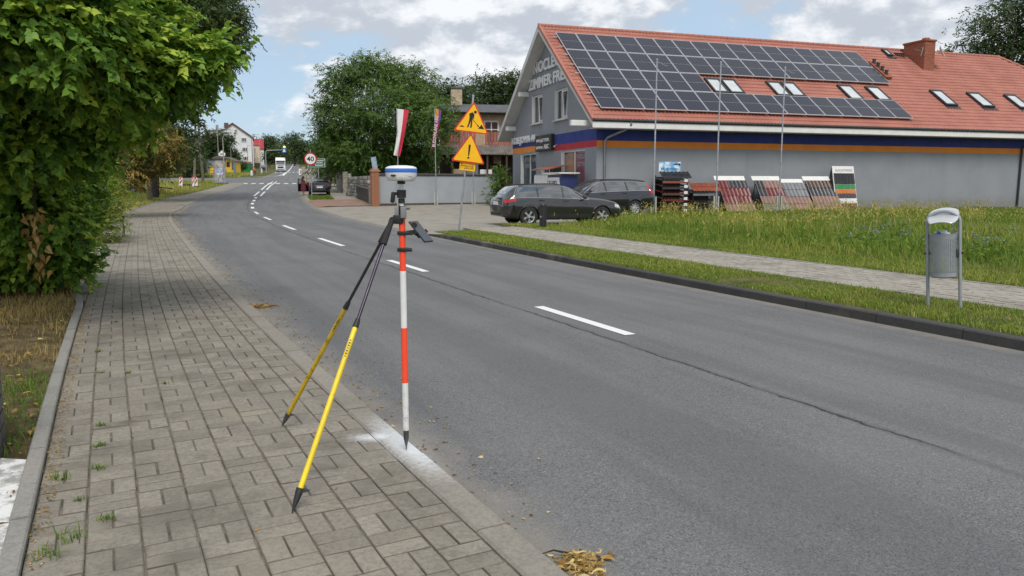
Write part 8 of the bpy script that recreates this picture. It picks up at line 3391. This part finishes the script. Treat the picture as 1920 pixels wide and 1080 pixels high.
def street_lamp(px, pyb, pyt, arm_px, Y, lab, r0=0.09, pole_m=None):
    p = at(px, pyb, Y)
    base = Vector((p.x, Y, gz(Y)))
    H = at(px, pyt, Y).z - gz(Y)
    e_ = empty('street_lamp', base, 0, lab, 'street lamp', 'street lamps along the far road')
    ax_ = (arm_px) * Y / F_PX
    b = MB()
    b.tube([(0, 0, -0.2), (0, 0, H - 0.5)], [r0, r0 * 0.65], 8)
    b.build('pole', pole_m or M_CPOLE, e_, 40)
    b = MB()
    b.tube([(0, 0, H - 0.6), (ax_ * 0.15, 0, H - 0.08), (ax_ * 0.8, 0, H)], [r0 * 0.6, r0 * 0.5, r0 * 0.45], 8)
    b.build('arm', M_LAMPG, e_, 40)
    b = MB()
    b.bbox((ax_, 0, H), (abs(ax_) * 0.42, 0.3, 0.16), 0.06)
    b.build('lamp_head', M_LAMPH, e_, 40)


street_lamp(411, 320, 241, 12, 150, 'concrete street lamp rising behind the advertising pillar')
street_lamp(421.5, 341, 252, 18, 112, 'grey street lamp standing right beside the advertising pillar', 0.10)
street_lamp(465.5, 318, 272, 6, 215, 'short street lamp in front of the white apartment house', 0.12)
street_lamp(474.5, 320, 252, 12, 200, 'tall dark street lamp at the corner of the apartment house', 0.12, M_TIMB)
street_lamp(489, 322, 260, 7, 190, 'street lamp between the cream house and the road', 0.11)
street_lamp(434.5, 322, 274, 3, 175, 'slim pole lamp beside the yellow kiosk', 0.07)


def house_box(root, x0, x1, y0, y1, z0, z1, m, name='wall'):
    b = MB()
    b.box(((x0 + x1) / 2, (y0 + y1) / 2, (z0 + z1) / 2), (x1 - x0, y1 - y0, z1 - z0))
    return b.build(name, m, root)


def far_house(px, Y, label, rz=R(18)):
    p = at(px, 310, Y)
    e_ = empty('house', (p.x, Y, gz(Y)), rz, label, 'house', 'houses up the hill')
    return e_, (lambda q: at(q, 300, Y).x - p.x), (lambda q: at(px, q, Y).z - gz(Y))


def window(root, x0, x1, z0, z1, y=-0.02, m=None, cols=2):
    w, h = x1 - x0, z1 - z0
    b = MB()
    t_ = 0.13
    for (cx, cz, sx2, sz2) in (((x0 + x1) / 2, z0 + t_ / 2, w, t_), ((x0 + x1) / 2, z1 - t_ / 2, w, t_), (x0 + t_ / 2, (z0 + z1) / 2, t_, h - 2 * t_), (x1 - t_ / 2, (z0 + z1) / 2, t_, h - 2 * t_)):
        b.box((cx, y - 0.04, cz), (sx2, 0.14, sz2))
    for c in range(1, cols):
        b.box((x0 + w * c / cols, y - 0.03, (z0 + z1) / 2), (0.10, 0.12, h - 2 * t_))
    f = b.build('window', m or M_WHITE, root)
    b = MB()
    b.box(((x0 + x1) / 2, y, (z0 + z1) / 2), (w - 0.1, 0.06, h - 0.1))
    b.build('pane', M_GLASS, f)


# white apartment house, gable to the road
M_AW = mat('white_house_render', (0.66, 0.67, 0.68), 0.9, var=0.06, scale=0.5, dirt=0.1, dirtcol=(0.5, 0.5, 0.49))
HYY = 262
hs_, X_, Z_ = far_house(445, HYY, 'tall white gabled apartment house up the hill')
b = MB()
gab = [(X_(414), -1), (X_(474), -1), (X_(474), Z_(257)), (X_(439.5), Z_(231.5)), (X_(414), Z_(248))]
b.prism(gab, 0, 18, lambda a, z, d: (a, d, z))
b.build('wall', M_AW, hs_)
b = MB()
e0, e1, e2_ = (X_(412), Z_(248.5)), (X_(439.5), Z_(230)), (X_(476), Z_(257))
for (a, c) in ((e0, e1), (e1, e2_)):
    b.prism([a, c, (c[0], c[1] - 0.5), (a[0], a[1] - 0.5)], -0.5, 18.5, lambda x, z, d: (x, d, z))
rfo = b.build('roof', mat('dark_red_roof', (0.13, 0.05, 0.045), 0.8, var=0.2), hs_)
b = MB()
b.bbox((X_(427.5), 5, Z_(235)), (1.4, 1.2, 2.2), 0.05)
b.build('chimney', mat('dark_chimney', (0.12, 0.08, 0.07), 0.9), rfo)
for (q0, q1, r0_, r1_, cols) in ((453.5, 463, 266, 258, 3), (454.5, 463.5, 284.5, 276, 3), (455, 464.5, 301, 293, 3), (427, 429.5, 248, 242, 1), (442, 447.5, 247.5, 242.5, 2)):
    window(hs_, X_(q0), X_(q1), Z_(r0_), Z_(r1_), -0.03, None, cols)
b = MB()
b.prism([(0, Z_(303)), (-2.6, Z_(306)), (-2.6, Z_(306.6)), (0, Z_(303.8))], X_(450), X_(470), lambda y, z, d: (d, y, z))
b.build('porch_roof', mat('porch_brown', (0.16, 0.07, 0.05), 0.8), hs_)
# pale wing to the left
w2, X2, Z2 = far_house(400, 275, 'pale long house with two small chimneys behind the big dark tree')
house_box(w2, X2(386), X2(418), 0, 12, -1, Z2(244), M_AW)
b = MB()
b.prism([(-0.5, Z2(244)), (5.5, Z2(239.5)), (12.5, Z2(244))], X2(385), X2(419), lambda y, z, d: (d, y, z))
r2 = b.build('roof', mat('pale_roof', (0.42, 0.42, 0.42), 0.8, var=0.1), w2)
for q_ in (388, 409):
    b = MB()
    b.bbox((X2(q_), 2, Z2(238.5)), (0.9, 0.8, 2.0), 0.04)
    b.build('chimney', mat('grey_chimney', (0.25, 0.25, 0.25), 0.9), r2)
window(w2, X2(389), X2(391.5), Z2(262), Z2(255))
# cream houses with red roof
w3, X3, Z3 = far_house(483, 285, 'cream house with a dark ground floor beside the apartment house')
house_box(w3, X3(475.5), X3(488), 0, 14, -1, Z3(272), mat('cream_render', (0.60, 0.50, 0.36), 0.9, var=0.1, scale=0.6))
house_box(w3, X3(466), X3(488.2), -1.2, -0.02, -1, Z3(305.5), mat('dark_plinth', (0.07, 0.066, 0.06)), 'ground_floor')
b = MB()
b.prism([(-0.4, Z3(272)), (7, Z3(266)), (14.4, Z3(272))], X3(475), X3(488.6), lambda y, z, d: (d, y, z))
b.build('roof', mat('red_house_roof', (0.33, 0.025, 0.035), 0.7, var=0.15, scale=1), w3)
for (q0, q1, r0_, r1_) in ((477.5, 480.5, 285, 276), (482.5, 485, 302, 294), (477, 479.5, 303, 294)):
    window(w3, X3(q0), X3(q1), Z3(r0_), Z3(r1_), -0.04, None, 1)
w4, X4, Z4 = far_house(487, 305, 'white house under a bright red roof next to the road')
house_box(w4, X4(478), X4(495), 0, 14, -1, Z4(279), M_AW)
b = MB()
b.prism([(-0.5, Z4(279)), (7, Z4(258.5)), (14.5, Z4(279))], X4(477), X4(495.5), lambda y, z, d: (d, y, z))
b.build('roof', mat('red_house_roof', (0.33, 0.025, 0.035)), w4)
for (q0, q1, r0_, r1_) in ((490, 492.5, 290, 284), (490, 492.5, 302, 296)):
    window(w4, X4(q0), X4(q1), Z4(r0_), Z4(r1_), -0.04, None, 1)
# kiosk, shed, containers
Yk = 195
kp = at(432, 318, Yk)
ki = empty('kiosk', (kp.x, Yk, gz(Yk)), 0, 'bright yellow kiosk with a sloping dark roof', 'kiosk')
XK, ZK = (lambda q: at(q, 300, Yk).x - kp.x), (lambda q: at(432, q, Yk).z - gz(Yk))
M_KY = mat('kiosk_yellow', (0.75, 0.47, 0.02), 0.6, var=0.06)
b = MB()
b.prism([(XK(423.5), 0), (XK(440), 0), (XK(440), ZK(303)), (XK(423.5), ZK(296))], 0, 4, lambda a, z, d: (a, d, z))
b.build('body', M_KY, ki)
b = MB()
b.prism([(XK(423), ZK(296)), (XK(442.5), ZK(303.5)), (XK(442.5), ZK(302)), (XK(423), ZK(294))], -0.7, 4.5, lambda a, z, d: (a, d, z))
b.build('roof', mat('kiosk_roof', (0.10, 0.085, 0.075), 0.85), ki)
for (q0, q1, r0_, r1_) in ((424.5, 431, 313, 303.5), (434.5, 437.5, 318.5, 304.5)):
    b = MB()
    b.box(((XK(q0) + XK(q1)) / 2, -0.03, (ZK(r0_) + ZK(r1_)) / 2), (XK(q1) - XK(q0), 0.08, ZK(r1_) - ZK(r0_)))
    b.build('window' if q0 < 430 else 'door', M_GLASS, ki)


def simple_box(name, px0, px1, pyb, pyt, Y, depth, m, lab, cat, roofm=None):
    c = at((px0 + px1) / 2, pyb, Y)
    e_ = empty(name, (c.x, Y, gz(Y)), 0, lab, cat)
    w = (px1 - px0) * Y / F_PX
    H = at(px0, pyt, Y).z - gz(Y)
    b = MB()
    b.bbox((0, depth / 2, H / 2), (w, depth, H), 0.05)
    b.build('body', m, e_)
    b = MB()
    b.bbox((0, depth / 2, H + 0.04), (w + 0.2, depth + 0.2, 0.12), 0.03)
    b.build('top', roofm or m, e_)
    return e_, w, H


sh, w, H = simple_box('shed', 383.5, 402, 315, 301, 190, 5, mat('blue_grey_sheet', (0.17, 0.20, 0.24), 0.7, var=0.12), 'blue-grey metal shed left of the advertising pillar', 'shed', mat('shed_roof', (0.12, 0.14, 0.17), 0.7))
b = MB()
b.box((-w * 0.36, -0.02, H * 0.4), (w * 0.12, 0.08, H * 0.7))
b.build('door', M_GLASS, sh)
simple_box('container', 393.5, 401.5, 320, 312.5, 180, 1.5, M_KY, 'yellow grit container in front of the metal shed', 'container')
gc2, w, H = simple_box('container', 456.5, 468, 318, 307, 210, 3, mat('green_sheet', (0.03, 0.17, 0.10), 0.6, var=0.1), 'green corrugated container below the apartment house', 'container')
for k in range(9):
    b = MB()
    b.box((-w / 2 + (k + 0.5) * w / 9, -0.03, H / 2), (w / 9 * 0.4, 0.06, H * 0.95))
    b.build('rib', mat('green_sheet', (0.03, 0.17, 0.10)), gc2)
sg2, w, H = simple_box('sign_back', 437.2, 442.5, 312, 304.5, 165, 0.06, mat('sign_back_blue', (0.16, 0.19, 0.23), 0.6), 'grey back of a road sign right of the kiosk', 'road sign')
b = MB()
b.cyl((0, 0.1, -0.3), (0, 0.1, H), 0.05)
b.build('post', M_GALV, sg2)
# parked car up by the cream house
cpos = at(494, 313.5, 240)
make_car('parked_car', dict(OPEL), (cpos.x, 240, gz(240)), R(-75), 1.15, 'dark car parked beside the cream house up the hill', P_BLACK2)

# warning beacon gantry over the far crossing
p = gnd(499.5, 322.5)
Yg = p.y
ga = empty('signal_gantry', (p.x, Yg, gz(Yg)), 0, 'cantilever gantry carrying a blue crossing sign and an amber beacon', 'gantry')
GZ = lambda q: at(510, q, Yg).z - gz(Yg)
GX = lambda q: at(q, 290, Yg).x - p.x
b = MB()
b.tube([(0, 0, -0.2), (0, 0, GZ(286)), (0.3, 0, GZ(282)), (GX(534), 0, GZ(281))], [0.15, 0.12, 0.11, 0.08], 8)
b.build('mast', M_LAMPG, ga, 40)
b = MB()
b.bbox((GX(533.5), -0.15, GZ(281.5)), (GX(537.3) - GX(529.8), 0.1, GZ(277) - GZ(286)), 0.03)
sg3 = b.build('crossing_sign', mat('sign_blue', (0.03, 0.14, 0.42), 0.45), ga)
b = MB()
b.prism([(GX(530.8), GZ(285)), (GX(536.3), GZ(285)), (GX(533.5), GZ(278.5))], -0.215, -0.205, lambda a, z, d: (a, d, z))
b.build('sign_triangle', M_SIGNW, sg3)
b = MB()
b.lathe([(0, -0.3), (0.28, -0.22), (0.36, 0), (0.28, 0.22), (0, 0.3)], 16, None, (GX(533.8), -0.1, GZ(275.5)))
t = NT('lit_amber_beacon')
t.fin((0.9, 0.5, 0.05), 0.4)
t.b.inputs['Emission Color'].default_value = (1.0, 0.62, 0.12, 1)
t.b.inputs['Emission Strength'].default_value = 1.2
b.build('beacon', t.m, ga, 40)
p = gnd(491, 324)
b = MB()
b.cyl((0, 0, 0), (0, 0, 0.95), 0.14, 0.12, 12)
b.lathe([(0.12, 0.95), (0.08, 1.05), (0, 1.08)], 12)
o = b.build('white_bollard', M_SIGNW)
o.location = (p.x, p.y, gz(p.y))
tag(o, 'small white bollard on the grass before the gantry', 'bollard')

# guard rail on the far bend
rl = empty('guard_rail', (-126, 436, gz(436)), 0, 'pale guard rail round the far bend of the road', 'guard rail')
gs_ = Line(LEFT_EDGE, 1.0, 4.0)
s0_, s1g = gs_.s_at_y(415), gs_.s[-1] - 40
ss_r = np.arange(s0_, s1g, 4.0)
gp_ = gs_.pt(ss_r, -1.2)
b = MB()
pts = [(x + 126, y - 436, gz(y) - gz(436) + 0.85) for x, y in gp_]
for i in range(len(pts) - 1):
    a, c = Vector(pts[i]), Vector(pts[i + 1])
    b.add([a + Vector((0, 0, -0.3)), c + Vector((0, 0, -0.3)), c + Vector((0, 0, 0.3)), a + Vector((0, 0, 0.3)), a + Vector((0.1, 0.1, -0.3)), c + Vector((0.1, 0.1, -0.3)), c + Vector((0.1, 0.1, 0.3)), a + Vector((0.1, 0.1, 0.3))], [(0, 1, 2, 3), (7, 6, 5, 4), (3, 2, 6, 7), (4, 5, 1, 0)])
b.build('beam', mat('pale_rail', (0.52, 0.53, 0.52), 0.5, 0.3), rl)
for q_ in pts[::1]:
    b = MB()
    b.box((q_[0], q_[1], q_[2] - 0.45), (0.12, 0.12, 0.9))
    b.build('post', M_GALV, rl)

# ================================================================== bottom left corner
# dark glazed brick pier at the frame edge
pc = gnd(4, 905, 0.02)
pier = empty('brick_pier', (-2.985, 3.98, 0.0), R(28), 'dark glazed brick pier at the left edge of the picture', 'pier')
M_DB = mat('dark_glazed_brick', (0.055, 0.048, 0.055), 0.45, var=0.3, scale=5, dirt=0.25, dirtcol=(0.16, 0.15, 0.15))
b = MB()
b.box((0, 0, 0.38), (0.36, 0.36, 0.80))
b.build('core', mat('dark_mortar', (0.09, 0.085, 0.085), 0.95), pier)
bk = None
for c in range(9):
    z = 0.045 + c * 0.082
    for f in range(4):
        for i in range(2):
            if bk is None:
                bb = MB()
                bb.bbox((0, 0, 0), (0.185, 0.04, 0.070), 0.006)
                bk = bb.build('brick', M_DB, pier)
                o = bk
            else:
                o = bk.copy()
                COL.objects.link(o)
            a = f * math.pi / 2
            off_ = (i - 0.5) * 0.195 + (0.0 if c % 2 else 0.0)
            v_ = Matrix.Rotation(a, 3, 'Z') @ Vector((off_, -0.185, 0))
            o.location = (v_.x, v_.y, z)
            o.rotation_euler = (0, 0, a)
b = MB()
b.bbox((0, 0, 0.80), (0.40, 0.40, 0.06), 0.01)
b.build('coping', M_DB, pier)
# whitewashed slab beside it
b = MB()
pts = [gnd(62, 878, 0.045), gnd(0, 872, 0.045), gnd(-160, 1085, 0.045), gnd(20, 1180, 0.045), gnd(42, 1040, 0.045)]
pts = [(-2.57, 3.92), (-2.95, 3.98), (-3.6, 3.2), (-2.6, 1.6), (-1.69, 2.25)]
t = NT('flaking_whitewash')
q = t.pos()
cc = t.mix(t.ramp(t.noise(q, 7, 6, 0.7), 0.42, 0.58), (0.30, 0.29, 0.27), (0.66, 0.66, 0.64))
cc = t.mix(t.ramp(t.noise(q, 25, 5, 0.7), 0.55, 0.7, 0, 0.6), cc, (0.17, 0.155, 0.13))
b.prism(pts, -0.1, 0.052, lambda x, y, d: (x, y, d))
slab = b.build('concrete_slab', t.fin(cc, 0.95))
t.bump(t.noise(q, 60, 5, 0.7), 0.5, 0.006)
tag(slab, 'flaking whitewashed concrete slab in the bottom left corner', 'slab')
